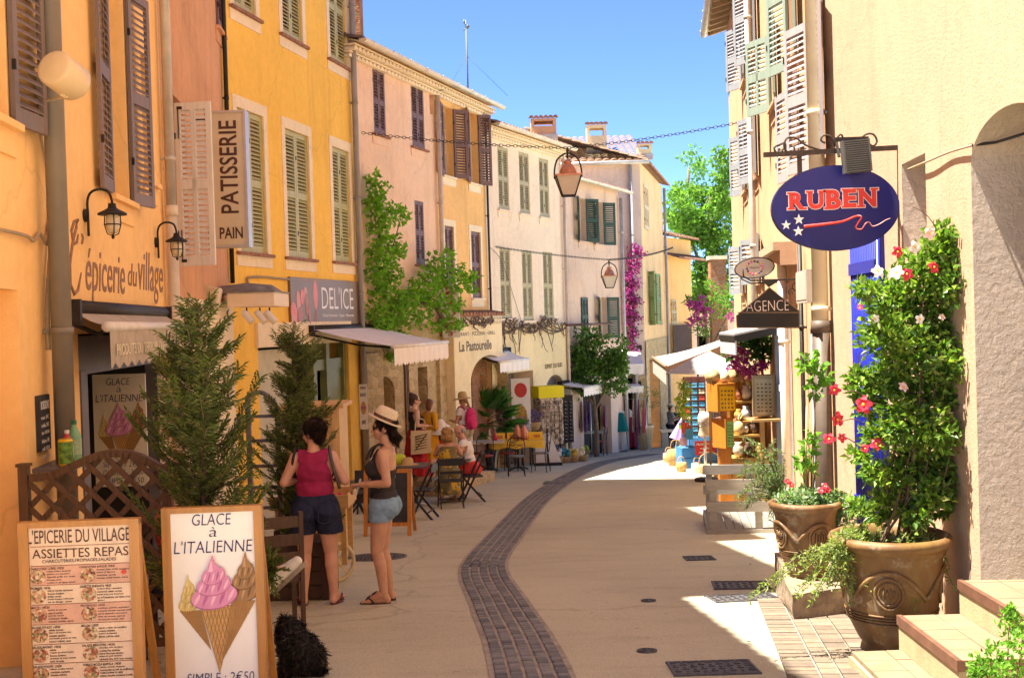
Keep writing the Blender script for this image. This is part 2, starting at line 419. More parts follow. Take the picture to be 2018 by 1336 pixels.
# ================================================================ WALLS AND HOUSES
class Wall:
 def __init__(s,p0,p1):
  s.p0=Vector((p0[0],p0[1],0));s.p1=Vector((p1[0],p1[1],0));s.d=(s.p1-s.p0).normalized();s.L=(s.p1-s.p0).length
  s.n=Vector((s.d.y,-s.d.x,0))
  s.M=Matrix((s.d,-s.n,Vector((0,0,1)))).transposed().to_4x4();s.M.translation=s.p0
 def px(s,px,py,out=0):
  r=ray(px,py);t=(s.p0+s.n*out-EYE).dot(s.n)/r.dot(s.n);q=EYE+r*t-s.p0
  return q.dot(s.d),q.z+0.0
 def rect(s,xl,xr,yt,yb):
  xm,ym=(xl+xr)/2,(yt+yb)/2
  return s.px(xl,ym)[0],s.px(xr,ym)[0],s.px(xm,yb)[1],s.px(xm,yt)[1]
 def w(s,a,out,z):return s.p0+s.d*a+s.n*out+Vector((0,0,z))
LA=[(-2.95,4.5),(-3.88,13.2),(-4.31,17.9),(-3.07,23.4),(-1.66,27.5),(-.585,30.6),(1.63,35.5),(3.79,40.3)]
W1,W2,W3,W4,W5,W6,W7=[Wall(a,b)for a,b in zip(LA,LA[1:])]
W8=Wall((1.3,42.0),(4.77,42.0));W8r=Wall((4.77,42.0),(6.6,50.0));W9=Wall((6.55,50.1),(8.3,53.5))
WR1=Wall((3.12,11.4),(2.81,7.1));WR2=Wall((4.19,19.6),(3.12,11.4));WR3=Wall((5.14,26.9),(4.19,19.6))
def facade(mb,W,s0,s1,z0,z1,holes,reveal=.24,m=0,mr=0,y=0.0):
 mb.T=W.M;sm=mb
 S=sorted({s0,s1,*[min(max(v,s0),s1)for h in holes for v in h[:2]]});Z=sorted({z0,z1,*[min(max(v,z0),z1)for h in holes for v in h[2:4]]})
 for a,b in zip(S,S[1:]):
  for c,d in zip(Z,Z[1:]):
   cs,cz=(a+b)/2,(c+d)/2
   if any(h[0]<cs<h[1]and h[2]<cz<h[3]for h in holes):continue
   mb.add([(a,y,c),(b,y,c),(b,y,d),(a,y,d)],[(0,1,2,3)],None,m,False)
 for h in holes:
  a,b,c,d=h[:4];arch=h[4]if len(h)>4 else 0;dep=h[5]if len(h)>5 else reveal;y1=y+dep
  q=lambda P4:mb.add(P4,[(0,1,2,3)],None,mr,False)
  zt=d-arch
  q([(a,y,c),(a,y1,c),(a,y1,zt),(a,y,zt)]);q([(b,y1,c),(b,y,c),(b,y,zt),(b,y1,zt)])
  q([(a,y1,c),(a,y,c),(b,y,c),(b,y1,c)])
  if not arch:q([(a,y,d),(a,y1,d),(b,y1,d),(b,y,d)])
  else:
   k=16;pr=None
   for i in range(k+1):
    t=pi*i/k;x=(a+b)/2-cos(t)*(b-a)/2;z=zt+sin(t)*arch
    if pr:
     mb.add([(pr[0],y,pr[1]),(x,y,z),(x,y,d),(pr[0],y,d)],[(0,1,2,3)],None,m,False)
     mb.add([(pr[0],y,pr[1]),(pr[0],y1,pr[1]),(x,y1,z),(x,y,z)],[(0,1,2,3)],None,mr,True)
    pr=(x,z)
 mb.T=Matrix()
def shell(mb,W,s0,s1,z0,z1,depth=6.0,m=0):
 mb.T=W.M
 for P4 in([(s0,0,z0),(s0,0,z1),(s0,depth,z1),(s0,depth,z0)],[(s1,0,z0),(s1,depth,z0),(s1,depth,z1),(s1,0,z1)],
 [(s0,depth,z0),(s0,depth,z1),(s1,depth,z1),(s1,depth,z0)],[(s0,.3,z1),(s1,.3,z1),(s1,depth,z1),(s0,depth,z1)]):
  mb.add(P4,[(0,1,2,3)],None,m,False)
 mb.T=Matrix()
def shutter_mb(mb,T,w,h,m=0,slat=.062,panels=2,cols=1,th=.036):
 """louvred leaf: x 0..w, z 0..h, y centred; outer face at -y"""
 mb.T=T;st=.065 if w>.35 else.05;bt=.12
 mb.bb(0,st,-th/2,th/2,0,h,m);mb.bb(w-st,w,-th/2,th/2,0,h,m)
 edges=[0]+[h*i/panels for i in range(1,panels)]+[h]
 for i,e in enumerate(edges):
  lo,hi=(e,e+bt)if i==0 else((e-bt*.7,e)if i==panels else(e-bt*.5,e+bt*.5));mb.bb(st,w-st,-th/2+.002,th/2-.002,lo,hi,m)
 if cols==2:mb.bb(w/2-.025,w/2+.025,-th/2+.002,th/2-.002,bt,h-bt*.7,m)
 for i in range(panels):
  lo=edges[i]+(bt if i==0 else bt*.5);hi=edges[i+1]-(bt*.7 if i==panels-1 else bt*.5)
  n=max(3,int((hi-lo)/slat));
  for k in range(n):
   z=lo+(k+.5)*(hi-lo)/n;dz=(hi-lo)/n*.62
   mb.add([(st,-th/2+.002,z-dz/2),(w-st,-th/2+.002,z-dz/2),(w-st,th/2-.004,z+dz/2),(st,th/2-.004,z+dz/2),
   (st,-th/2+.002,z-dz/2+.009),(w-st,-th/2+.002,z-dz/2+.009),(w-st,th/2-.004,z+dz/2+.009),(st,th/2-.004,z+dz/2+.009)],
   [(0,1,2,3)[::-1],(4,5,6,7),(0,1,5,4),(2,3,7,6)],None,m,False)
 mb.bb(-.004,.012,-th/2-.01,th/2-.02,h*.18,h*.18+.07,m+1);mb.bb(-.004,.012,-th/2-.01,th/2-.02,h*.78,h*.78+.07,m+1)
 mb.T=Matrix()
iron=mat('dark_iron',(.035,.03,.028),.55,.5,var=.3,vs=20)
def shut_mat(name,c):return mat('shutter_'+name,c,.55,var=.1,vs=3,bmp=.15,bs=30,mapping=(8,8,.6))
def window(house,W,r,surr=None,sw=.13,closed=None,leaves=None,sill=None,glass=True,openl=(),pull=.05,cols=1,sillw=.1,top=True,lbl=None):
 """r=(s0,s1,z0,z1) opening. closed: shutter material; openl: list of (side, angle, width)"""
 s0,s1,z0,z1=r;mb=MB();mb.T=W.M
 fr=surr or mat('window_frame_paint',(.62,.55,.42),.5)
 if surr:
  y0,y1=-.014,.015
  mb.bb(s0-sw,s0+.003,y0,y1,z0,z1+.003,0);mb.bb(s1-.003,s1+sw,y0,y1,z0,z1+.003,0)
  if top:mb.bb(s0-sw,s1+sw,y0-.002,y1,z1-.003,z1+sw*1.3,0)
 if glass:
  mb.bb(s0,s1,.2,.215,z0,z1,1)
  for a,b in((s0,s0+.07),(s1-.07,s1),((s0+s1)/2-.05,(s0+s1)/2+.05)):mb.bb(a,b,.165,.205,z0,z1,2)
  for c,d in((z0,z0+.08),(z1-.08,z1),(z0+(z1-z0)*.36,z0+(z1-z0)*.36+.04),(z0+(z1-z0)*.68,z0+(z1-z0)*.68+.04)):mb.bb(s0,s1,.17,.2,c,d,2)
 o=mb.build('window',[fr,glassm('window_glass'),mat('window_frame_paint',(.62,.55,.42),.5)],house,True)
 if lbl:o['label']=lbl
 if sill:
  b=MB();b.T=W.M;b.bb(s0-sillw,s1+sillw,-.075,.03,z0-.045,z0+.004,1);b.bb(s0-sillw,s1+sillw,-.02,.012,z0-.22,z0-.045,0)
  b.build('sill',[sill[0],sill[1]],o,True)
 if closed:
  wl=(s1-s0)/2-.006
  for k in(0,1):
   b=MB();shutter_mb(b,W.M@Matrix.Translation((s0+.003+k*(wl+.006),pull,z0+.012)),wl,z1-z0-.02,cols=cols)
   b.build('shutter',[closed,iron],o,True)
 for side,ang,wl,m_ in openl:
  b=MB();a=R(ang)
  if side=='R':T=W.M@Matrix.Translation((s1+.01,-.03,z0))@Matrix.Rotation(-a,4,'Z')
  else:T=W.M@Matrix.Translation((s0-.01,-.03,z0))@Matrix.Rotation(a,4,'Z')@Matrix.Translation((-wl,0,0))
  shutter_mb(b,T,wl,z1-z0,cols=cols);b.build('shutter',[m_,iron],o,True)
 return o
def tiles(mb,A,B,up,run,pitch=17,tw=.2,m=0,row=.34):
 """canal tiles: eave A->B, running back along horizontal 'up'"""
 A=Vector(A);B=Vector(B);d=B-A;L=d.length;d.normalize();up=Vector(up).normalized();tp=math.tan(R(pitch))
 n=max(2,int(L/tw));rows=max(1,int(run/row));k=6;vs=[];fs=[]
 for r_ in range(rows):
  for e in(0,1):
   t=(r_+e*1.12)*row;
   for i in range(n*k+1):
    ph=(i%k)/k;x=L*i/(n*k);j=((int(i/k)*7919+r_*104729)%97)/97-.5
    h=.06*sin(pi*ph)**.8 if ph>0 else 0
    h=h if ph else-.012
    vs.append(A+d*x+up*(t+j*.02)+Vector((0,0,t*tp+h+(.03 if e==0 else 0))))
 c=n*k+1
 for r_ in range(rows):
  for i in range(n*k):a=(2*r_)*c+i;fs.append((a,a+1,a+c+1,a+c))
 mb.add(vs,fs,None,m,True)
 for i in range(n):
  v=[vs[i*k+q]for q in range(k+1)];mb.add(v+[p-Vector((0,0,.025))+up*.02 for p in(v[0],v[-1])],[(0,1,2,3,4,5,6,8,7)],None,m+1,False)
tilem=island('canal_tile',[(.34,.15,.08),(.45,.22,.12),(.52,.30,.19),(.40,.19,.11),(.58,.40,.28)],.85,.3,30)
def tilemat():
 m,nt,b=base('roof_tile');b.inputs['Roughness'].default_value=.85
 tc=nd(nt,'ShaderNodeTexCoord');v=nd(nt,'ShaderNodeTexVoronoi');v.inputs['Scale'].default_value=3.6;nt.links.new(tc.outputs['Object'],v.inputs['Vector'])
 sp=nd(nt,'ShaderNodeSeparateColor');nt.links.new(v.outputs['Color'],sp.inputs[0])
 col=ramp(nt,sp.outputs[0],[(0,(.12,.05,.026)),(.35,(.17,.085,.048)),(.7,(.20,.12,.072)),(1,(.14,.068,.04))])
 n=noise(nt,14,6,.65);col=mixc(nt,.4,col,ramp(nt,n.outputs[0],[(.35,(.22,.13,.08)),(.7,(.21,.145,.095))]))
 nt.links.new(col,b.inputs['Base Color']);bump(nt,b,n.outputs[0],.3,.01);return m
rtm=tilemat();tend=mat('tile_shadowed_clay',(.30,.13,.07),.9,var=.4,vs=8)
zinc=mat('zinc_gutter',(.52,.49,.44),.45,.35,var=.15,vs=4)
creamgut=mat('cream_gutter',(.66,.58,.46),.5,var=.12,vs=4)
def eave(house,W,s0,s1,z,over=.38,run=5.0,pitch=16,gut=None,genoise=None,mr=None,boards=None,back=None):
 mb=MB();A=W.w(s0,over,z);B=W.w(s1,over,z);tiles(mb,A,B,-W.n,run,pitch)
 mb.T=W.M;mb.add([(s0,-over,z-.03),(s1,-over,z-.03),(s1,.5,z+(over+.5)*math.tan(R(pitch))-.05),(s0,.5,z+(over+.5)*math.tan(R(pitch))-.05)],[(3,2,1,0)],None,2,False);mb.T=Matrix()
 rf=mb.build('roof',[rtm,tend,boards or mat('eave_board',(.46,.37,.25),.8,var=.2)],house,True)
 if genoise:
  g=MB();g.T=W.M
  for k in range(2):
   o=.11+.12*k;zz=z-.30+.13*k;t=s0
   g.bb(s0,s1,-o-.02,0,zz+.085,zz+.115,0)
   while t<s1-.02:
    c=[];
    for i in range(7):c.append((t+.09-cos(pi*i/6)*.085,zz+sin(pi*i/6)*.08))
    g.prism(c,-o,0,0);t+=.18
  g.build('cornice',genoise,house,True)
 if gut:
  g=MB();g.T=W.M;k=8;v=[];rr=.085
  for a in(s0-.05,s1+.05):
   for i in range(k+1):v.append((a,-over-.06-cos(pi*i/k)*rr,z-.0-sin(pi*i/k)*rr))
  g.add(v,[(i,i+1,k+2+i,k+1+i)for i in range(k)],None,0,True)
  g.add([v[i]for i in range(k+1)],[tuple(range(k+1))],None,0,False);g.add([v[k+1+i]for i in range(k+1)],[tuple(range(k,-1,-1))],None,0,False)
  t=s0+.3
  while t<s1:
   g.tube([(t,-over-.06-cos(pi*i/k)*(rr+.006),z+.01-sin(pi*i/k)*(rr+.006))for i in range(k+1)],.008,4,0);t+=.9
  g.build('gutter',gut,house,True)
 return rf
def downpipe(name,W,s,z0,z1,r=.05,m=zinc,out=.09,label=None,m2=None,zc=None):
 p=MB();p.T=W.M
 p.cyl((s,-out,z0 if zc is None else zc),(s,-out,z1),r,n=14,m=0)
 if zc is not None:p.cyl((s,-out,z0),(s,-out,zc+.05),r*1.12,n=14,m=1);p.cyl((s,-out,zc-.02),(s,-out,zc+.1),r*1.3,n=14,m=1)
 z=z0+.9
 while z<z1:p.cyl((s,-out,z),(s,-out,z+.05),r*1.16,n=14,m=0);p.bb(s-.015,s+.015,-out,0,z+.012,z+.036,0);z+=1.9
 return tag(p.build(name,[m,m2 or m]),label,'drainpipe')
nl=420;yl=nr.uniform(6,40,nl);side=nr.rand(nl)<.6
xl_=np.array([(np.interp(y,[p[1]for p in LA],[p[0]for p in LA])+.1+abs(nr.normal())*.5)if s_ else(np.interp(y,[7.1,11.4,19.6,26.9],[2.81,3.12,4.19,5.14])-.1-abs(nr.normal())*.45)for y,s_ in zip(yl,side)])
Cl=np.column_stack([xl_,yl,[gz(y)+.012 for y in yl]]);Dl=nr.normal(size=(nl,3));Dl[:,2]*=.15;Nl=nr.normal(size=(nl,3))*.3;Nl[:,2]+=1
Vl,Fl=leaf_arrays(Cl,Dl,Nl,nr.uniform(.02,.06,nl),nr.uniform(.012,.03,nl));tag(npmesh('fallen_leaves',Vl,Fl,leafm('leaf_fallen',[(.16,.09,.04),(.25,.16,.06),(.12,.12,.04),(.3,.22,.1)],.1)),'scattered dry leaves along the foot of the walls','leaves',kind='stuff')
# ---------------------------------------------------------------- left row of houses
ST=dict(
orange=stucco('stucco_apricot',(.94,.60,.255),amt=.12,blot=.05,grain=.25),terra=stucco('stucco_terracotta',(.66,.36,.20),amt=.4,blot=.2,grain=.7,gs=35),
yellow=stucco('stucco_yellow',(.92,.57,.115),amt=.25,blot=.08,grain=.3),pink=stucco('stucco_pink',(.86,.60,.42),amt=.3,blot=.1,grain=.7,gs=40),
ochre=stucco('stucco_ochre',(.84,.51,.20),amt=.4,blot=.12),white=stucco('stucco_blush',(.84,.68,.51),amt=.3,blot=.08),
taupe=stucco('stucco_taupe',(.68,.50,.38),amt=.5,blot=.14),mauve=stucco('stucco_mauve',(.70,.56,.48),amt=.3),cream=stucco('stucco_cream',(.80,.56,.30),amt=.3),
straw=stucco('stucco_straw',(.82,.66,.38),amt=.35,blot=.10),sun=stucco('stucco_sand',(.50,.335,.225),amt=.25,blot=.06,grain=.55,gs=48,gd=.012),peach=stucco('stucco_peach',(.57,.365,.215),amt=.3),
rough=stucco('stucco_rough',(.52,.42,.34),amt=.2,blot=.2,grain=1.0,gs=18,gd=.03),paleyel=stucco('stucco_pale_yellow',(.86,.70,.42),amt=.3))
surcream=stucco('surround_cream',(.86,.73,.52),amt=.2,blot=.08,streak=False);brick=mat('sill_brick',(.30,.14,.085),.85,var=.35,vs=12)
olive=shut_mat('olive',(.46,.45,.21));brown=shut_mat('brown',(.17,.09,.07));khaki=shut_mat('khaki',(.42,.36,.18));green=shut_mat('dark_green',(.03,.07,.045))
greybr=shut_mat('grey_brown',(.20,.15,.135));whitesh=shut_mat('white',(.72,.68,.60));leafg=shut_mat('leaf_green',(.16,.30,.12))
stonem=stone('rubble_stone',(.33,.23,.11),(.62,.47,.26),(.50,.39,.23),3.6)
darkin=mat('dark_interior',(.02,.016,.013),.9,var=.3);greywood=mat('grey_door_paint',(.15,.13,.135),.5,var=.12,vs=4)  # near-black backing for openings, indoor shade put into its colour
def rectpx(W,r):return W.rect(*r)
def house(name,label,W,z1,holes,m,depth=6,z0=None,mr=None,rv=.24,extra=()):
 h=thing(name,label,'house',(W.p0 .x,W.p0 .y,gz(W.p0 .y)))
 mb=MB();z0=min(gz(W.p0 .y),gz(W.p1 .y))-.6 if z0 is None else z0
 facade(mb,W,0,W.L,z0,z1,holes,rv,0,1);shell(mb,W,0,W.L,z0,z1,depth)
 mb.build('wall',[m,mr or m],h,True);return h
o1=(W1 .px(-40,0)[0],W1 .px(8,0)[0],W1 .px(10,240)[1],W1 .px(10,240)[1]+2.0)
s_a,s_b=W1 .px(214,300)[0],W1 .px(252,300)[0];zb=W1 .px(235,392)[1];o2=(s_a,s_b,zb,zb+2.1)
o3=(W1 .px(283,300)[0],W1 .px(300,300)[0],W1 .px(292,358)[1],W1 .px(292,118)[1])
al=(W1 .px(-110,700)[0],W1 .px(40,700)[0],-1.4,W1 .px(40,572)[1],0,.55)
sh=(W1 .px(158,800)[0],W1 .px(326,800)[0],-1.7,W1 .px(240,655)[1],0,1.2)
h1=house('apricot_house','smooth apricot orange house nearest on the left with grey shutters and a lettered shop front',W1,10.6,[o1,o2,o3,al,sh],ST['orange'])
window(h1,W1,o1,None,openl=[('R',7,.52,greybr)],sill=(ST['orange'],ST['orange']))
window(h1,W1,o2,None,openl=[('L',4,.58,greybr),('R',11,.52,greybr)],sill=(ST['orange'],ST['orange']))
window(h1,W1,o3,None,glass=False,sill=(ST['orange'],ST['orange']))
b=MB();b.T=W1 .M;b.bb(al[0],al[1],.5,.54,al[2],al[3],0);b.build('alcove_back',ST['orange'],h1,True)
b=MB();b.T=W1 .M
for a,c in((sh[0]-.02,sh[0]+.30),(sh[1]-.34,sh[1]+.02)):
 b.bb(a,c,.02,.14,sh[2],sh[3]-.02,0);b.bb(a+.06,c-.06,-.005,.02,-1.3,sh[3]-.3,0)
b.bb(sh[0]+.3,sh[1]-.34,.05,.14,sh[3]-.34,sh[3]-.02,0)
b.build('shop_frame',greywood,h1,True)
b=MB();b.T=W1 .M;b.bb(sh[0],sh[1],1.15,1.19,sh[2],sh[3],0);b.bb(sh[1]-.36,sh[1]-.01,.15,1.15,sh[2],sh[3]-.01,0);b.bb(sh[0],sh[1]-.36,.2,1.15,sh[3]-.04,sh[3]-.012,0);b.bb(sh[0]+.35,sh[1]-.4,1.05,1.10,-.9,sh[3]-.3,1);b.build('shop_glass_dark_lining',[darkin,glassm('shop_glass',(.03,.03,.03))],h1,True)  # dark sheets on back, far jamb and ceiling paint in indoor shade
txm=mat('painted_letter_brown',(.30,.165,.10),.8,var=.2,vs=20)
b=MB();b.T=W1 .M
def wtxt(t,xl,xr,yb,yt,**k):
 s0,z0=W1 .px(xl,yb);s1,_=W1 .px(xr,yb);z1=W1 .px((xl+xr)/2,yt)[1];b.text(t,s0,z0,s1-s0,z1-z0,y=-.004,depth=.004,shear=.25,**k)
wtxt('épicerie',170,247,600,498);wtxt('du',252,270,563,520);wtxt('village',274,322,596,500)
pts=[(150,560),(140,545),(158,570),(150,580),(142,575),(136,540),(140,490),(150,450),(152,436),(144,440),(137,460),(140,480),(148,482),(153,470)]
b.tube([W1 .px(x,y)[0:1]+(-.004,)+W1 .px(x,y)[1:]for x,y in[(159,538),(152,572),(145,580),(137,560),(136,520),(141,480),(149,447),(152,434),(144,438),(139,455),(143,482),(150,478),(153,462)]],[.006]+[.014]*11+[.006],6)
b.tube([W1 .px(x,y)[0:1]+(-.004,)+W1 .px(x,y)[1:]for x,y in[(160,462),(162,470),(160,480)]],.012,6)
b.build('painted_lettering',txm,h1,True)
eave(h1,W1,0,4.9,10.6,run=4)
b=MB();shell(b,W1,4.9,W1 .L,10.55,13.9,5.5);b.T=W1 .M;b.add([(4.9,0,10.55),(W1 .L,0,10.55),(W1 .L,0,13.9),(4.9,0,13.9)],[(0,1,2,3)]);b.build('added_shade_block',ST['orange'],h1,True);eave(h1,W1,4.8,W1 .L,13.9,run=4)  # unseen extra storey, added to throw shade across the street
h2=house('terracotta_house','narrow house of rough terracotta render between the apricot and yellow houses',W2,15.5,[o4:=(.56,1.5,W2 .px(362,522)[1],W2 .px(362,208)[1]),(W2 .px(425,700)[0],W2 .px(452,700)[0],-2.2,W2 .px(440,605)[1])],ST['terra'])  # top raised out of view so its shadow covers the street
o5=(W2 .px(424,0)[0],W2 .px(441,0)[0],W2 .px(435,62)[1],W2 .px(435,62)[1]+1.8)
window(h2,W2,o4,None,openl=[])
window(h2,W2,(W2 .px(424,0)[0],W2 .px(441,0)[0],W2 .px(434,66)[1],W2 .px(434,66)[1]+1.6),None,closed=brown,pull=-.02,glass=False,sill=(ST['terra'],ST['terra']))
b=MB();b.T=W2 .M;x0,x1=W2 .px(340,900)[0],W2 .L-.05
b.bb(0.05,x1,-.05,.0,-2,W2 .px(400,592)[1],0);b.bb(.4,1.9,-.02,.0,-1.7,.9,1)
b.build('shop_front',[surcream,khaki],h2,True)
b=MB();z0,z1=P(385,524,13.72).z,P(385,203,13.72).z;a=P(349,360,13.72);c=P(420,360,13.66)
shutter_mb(b,Matrix.Translation((a.x,a.y,z0))@Matrix.Rotation(math.atan2(c.y-a.y,c.x-a.x),4,'Z'),(c-a).length,z1-z0,0,cols=2)
for(zz,s)in((z0+.06,1),(z1-.06,-1)):
 b.bar((a.x+.03,a.y-.025,zz),(c.x-.06,a.y-.025,zz),.008,.035,1);
 for xx in(a.x+.045,c.x-.075):b.bar((xx,a.y-.025,zz),(xx,a.y-.025,zz+s*.36),.008,.035,1)
b.build('shutter',[whitesh,iron],h2,True)['label']='white louvred shutter with black corner straps standing open'
eave(h2,W2,0,W2 .L,15.5,run=4)
wy=[(470,522,222,499),(564.5,610.6,262,509),(657,690,295,517)];wu=[(457,500,-170,24),(554,593,-115,78),(648,681,-60,125)]
hol=[W3 .rect(*r)for r in wy];hu=[]
for r in wu:
 q=W3 .rect(*r);hu.append((q[0],q[1],q[2],q[2]+2.15))
shop=(W3 .px(512,800)[0],W3 .px(690,800)[0],-2.6,W3 .px(600,668)[1]-.1,0,.5)
h3=house('yellow_house','tall bright yellow house with olive green louvred shutters in cream surrounds',W3,17.2,hol+hu+[shop],ST['yellow'],depth=7)  # extra height out of view, shaped to carry shade across the street
for r in hol+hu:window(h3,W3,r,surcream,.14,closed=olive,sill=(surcream,brick),sillw=.16,glass=False)
oliveg=mat('olive_door_paint',(.20,.22,.07),.5,var=.15,vs=4,bmp=.1)
b=MB();b.T=W3 .M;zt=shop[3]
b.bb(shop[0]-.1,shop[1]+.05,-.06,.0,zt,zt+.40,0);b.build('lintel',surcream,h3,True)
b=MB();b.T=W3 .M;sL=W3 .px(612,850)[0];sR=shop[1]
for a in(W3 .px(628,850)[0],W3 .px(655,850)[0]-.03,sR-.12):b.bb(a,a+.16,.06,.2,-2.6,zt,0)
b.bb(W3 .px(628,850)[0],sR,.1,.16,zt-.5,zt-.3,0);b.bb(W3 .px(655,850)[0],sR-.1,.12,.16,-2.6,zt-.5,0)
b.build('shop_door',oliveg,h3,True)
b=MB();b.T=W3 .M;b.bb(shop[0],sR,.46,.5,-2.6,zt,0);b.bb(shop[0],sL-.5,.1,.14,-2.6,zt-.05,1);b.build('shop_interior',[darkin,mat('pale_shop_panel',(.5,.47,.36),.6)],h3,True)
eave(h3,W3,0,W3 .L,17.2,run=4)
wp=[(735.6,758.6,138,266),(811,835.5,168,292),(818.6,836,397,522)];hp=[W4 .rect(*r)for r in wp];sq=W4 .rect(846.5,854.5,187,226)
zs=W4 .px(780,640)[1];EV=7.22
nic=W4 .rect(737,776,742,940);dr1=W4 .rect(793,802,690,960);dr2=W4 .rect(812,858,705,945);G4=[(nic[0]-.02,nic[1]+.02,-1.42,nic[3]+.02,0,.4),(dr2[0]+.13,dr2[1]-.48,-3,dr2[3]-.18,0,.4)]
h4=house('pink_house','pale pink house with brown shutters and a rough stone ground floor',W4,EV+.2,hp+[sq]+G4,ST['pink'])
for r in hp:window(h4,W4,r,None,closed=brown,pull=.02,sill=(ST['pink'],brick),glass=False)
window(h4,W4,sq,None)
nic=W4 .rect(737,776,742,940);dr1=W4 .rect(793,802,690,960);dr2=W4 .rect(812,858,705,945)
b=MB();facade(b,W4,0,W4 .L,-3.4,zs,[(nic[0],nic[1],-1.4,nic[3],.35,.3),(dr2[0]+.15,dr2[1]-.5,-3,dr2[3]-.2,0,.3)],m=0,mr=0,y=-.05)
b.T=W4 .M;b.bb(0,.75,-.16,-.05,-3,W4 .px(705,668)[1]-.3,0);b.bb(W4 .L-.5,W4 .L,-.14,-.05,-3,zs-.5,0);b.bb(dr2[0]-.35,dr2[0]+.12,-.12,-.05,-3,zs-.5,0)
b.build('stone_wall',stonem,h4,True)
b=MB();b.T=W4 .M;b.bb(nic[0],nic[1],.24,.26,-3.0,nic[3],0);b.bb(dr2[0]+.15,dr2[1]-.5,.2,.24,-3,dr2[3]-.2,1)
for k in range(5):b.bb(dr1[0]+.03+k*.08,dr1[0]+.07+k*.08,-.1,-.055,-2.6,dr1[3],1)
b.build('doors',[stonem,mat('brown_door',(.14,.08,.045),.6,var=.2)],h4,True)
eave(h4,W4,-.25,W4 .L,EV,gut=creamgut,genoise=surcream,boards=surcream,run=3.0)
wo=[(872,892,212,348),(923.5,941,222,362)];ho=[W5 .rect(*r)for r in wo];wl=[(877,895,446,560),(929,948,457,588)];hl=[W5 .rect(*r)for r in wl]
a0=W5 .rect(903,977,700,900)
h5=house('ochre_house','ochre house with half open brown shutters above the restaurant arch',W5,EV+.2,ho+hl+[(a0[0]-.02,a0[1]+.02,-3.2,a0[3]+.02,0,.3)],ST['ochre'])
for r in ho:window(h5,W5,r,None,openl=[('R',30,.42,brown),('L',14,.42,brown)],sill=(surcream,surcream))
for r in hl:window(h5,W5,r,surcream,.12,closed=brown,sill=(surcream,surcream),glass=False)
eave(h5,W5,-.02,W5 .L+.3,EV,gut=zinc,genoise=surcream,boards=surcream,run=3.0)
zr=W5 .px(930,640)[1];a0=W5 .rect(903,977,700,900)
b=MB();facade(b,W5,-.1,W5 .L,-3.6,zr,[(a0[0],a0[1],-3.2,a0[3],.62,.5)],m=0,mr=1,y=-.35)
b.T=W5 .M;b.bb(-.1,-.098,-.35,0,-3.6,zr,0);b.bb(-.1,W5 .L,-.35,0,zr-.004,zr,0);b.build('restaurant_front',[ST['paleyel'],stonem],h5,True)
brickw=stone('red_brick',(.30,.12,.06),(.42,.2,.1),(.3,.2,.13),7,.25,2.2)
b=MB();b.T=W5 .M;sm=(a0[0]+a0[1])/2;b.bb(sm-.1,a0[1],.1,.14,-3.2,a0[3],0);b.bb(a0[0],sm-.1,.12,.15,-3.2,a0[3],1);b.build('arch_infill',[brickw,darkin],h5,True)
b=MB();tiles(b,W5 .w(-.1,.45,zr+.22),W5 .w(W5 .L,.45,zr+.22),-W5 .n,.5,14);b.T=W5 .M
t=-.08
while t<W5 .L-.05:
 b.bb(t,t+.05,-.38,-.33,zr,zr+.2,2);t+=.12
b.bb(-.1,W5 .L,-.39,-.32,zr+.095,zr+.115,2);b.build('coping',[rtm,tend,surcream],h5,True)
letm=mat('sign_letter_brown',(.16,.11,.05),.7,var=0)
b=MB();b.T=W5 .M
def ftxt(W,b,t,xl,xr,yb,yt,out,m=0,**k):
 s0,z0=W.px(xl,yb,out);s1,z0b=W.px(xr,yb,out);z1=W.px((xl+xr)/2,yt,out)[1];b.text(t,s0,z0,s1-s0,z1-z0,y=-out-.003,m=m,**k)
ftxt(W5,b,'RESTAURANT - PIZZERIA - GRILL',883,976,664,654,.35,bold=.012);b.build('painted_lettering',letm,h5,True);b=MB();b.T=W5 .M;ftxt(W5,b,'La Pastourelle',905,969,694,671,.35,bold=.025)
b.build('painted_lettering',letm,h5,True)
ww=[(981.7,1002,291,414),(1023.7,1043,302,422),(1063,1081.5,314,429),(986,1006.5,488.7,628),(1029.6,1049.5,494,632),(1071,1090,497,630)]
hw=[W6 .rect(*r)for r in ww];EV6=6.75
g1=W6 .rect(991,1050,733,880);g2=W6 .rect(1074,1113,738,880)
h6=house('blush_house','blush white house with six closed khaki shutters over the souvenir shop',W6,EV6+.2,hw+[(g1[0],g1[1],-3.6,g1[3],0,.6),(g2[0],g2[1]-.05,-3.6,g2[3],.5,.3)],ST['white'])
for r in hw:window(h6,W6,r,None,closed=khaki,pull=.03,sill=(ST['white'],ST['white']),glass=False)
eave(h6,W6,-.02,W6 .L+.1,EV6,gut=creamgut,genoise=surcream,boards=surcream,run=3.0)
b=MB();b.T=W6 .M;b.bb(0,W6 .L,-.045,0,-3.8,W6 .px(1040,745)[1]-0.0,0)if False else None
zb6=W6 .px(1040,641)[1]
facade(b,W6,0,W6 .L,-3.9,zb6,[(g1[0],g1[1],-3.6,g1[3],0,.05),(g2[0],g2[1]-.05,-3.6,g2[3],.5,.05)],m=0,mr=0,y=-.04)
b.build('ground_floor',ST['straw'],h6,True)
b=MB();b.T=W6 .M;b.bb(g1[0],g1[1],.56,.6,-3.8,g1[3],0);b.bb(g2[0],g2[1],.2,.24,-3.8,g2[3],1);b.bb(g2[0],g2[0]+.3,.02,.2,-3.8,g2[3]-.3,2)
b.build('shop_doors',[mat('shop_back_wall',(.30,.23,.15),.8,var=.3),mat('grey_shutter_door',(.17,.165,.17),.6,var=.1),mat('maroon_frame',(.1,.03,.025),.6)],h6,True)
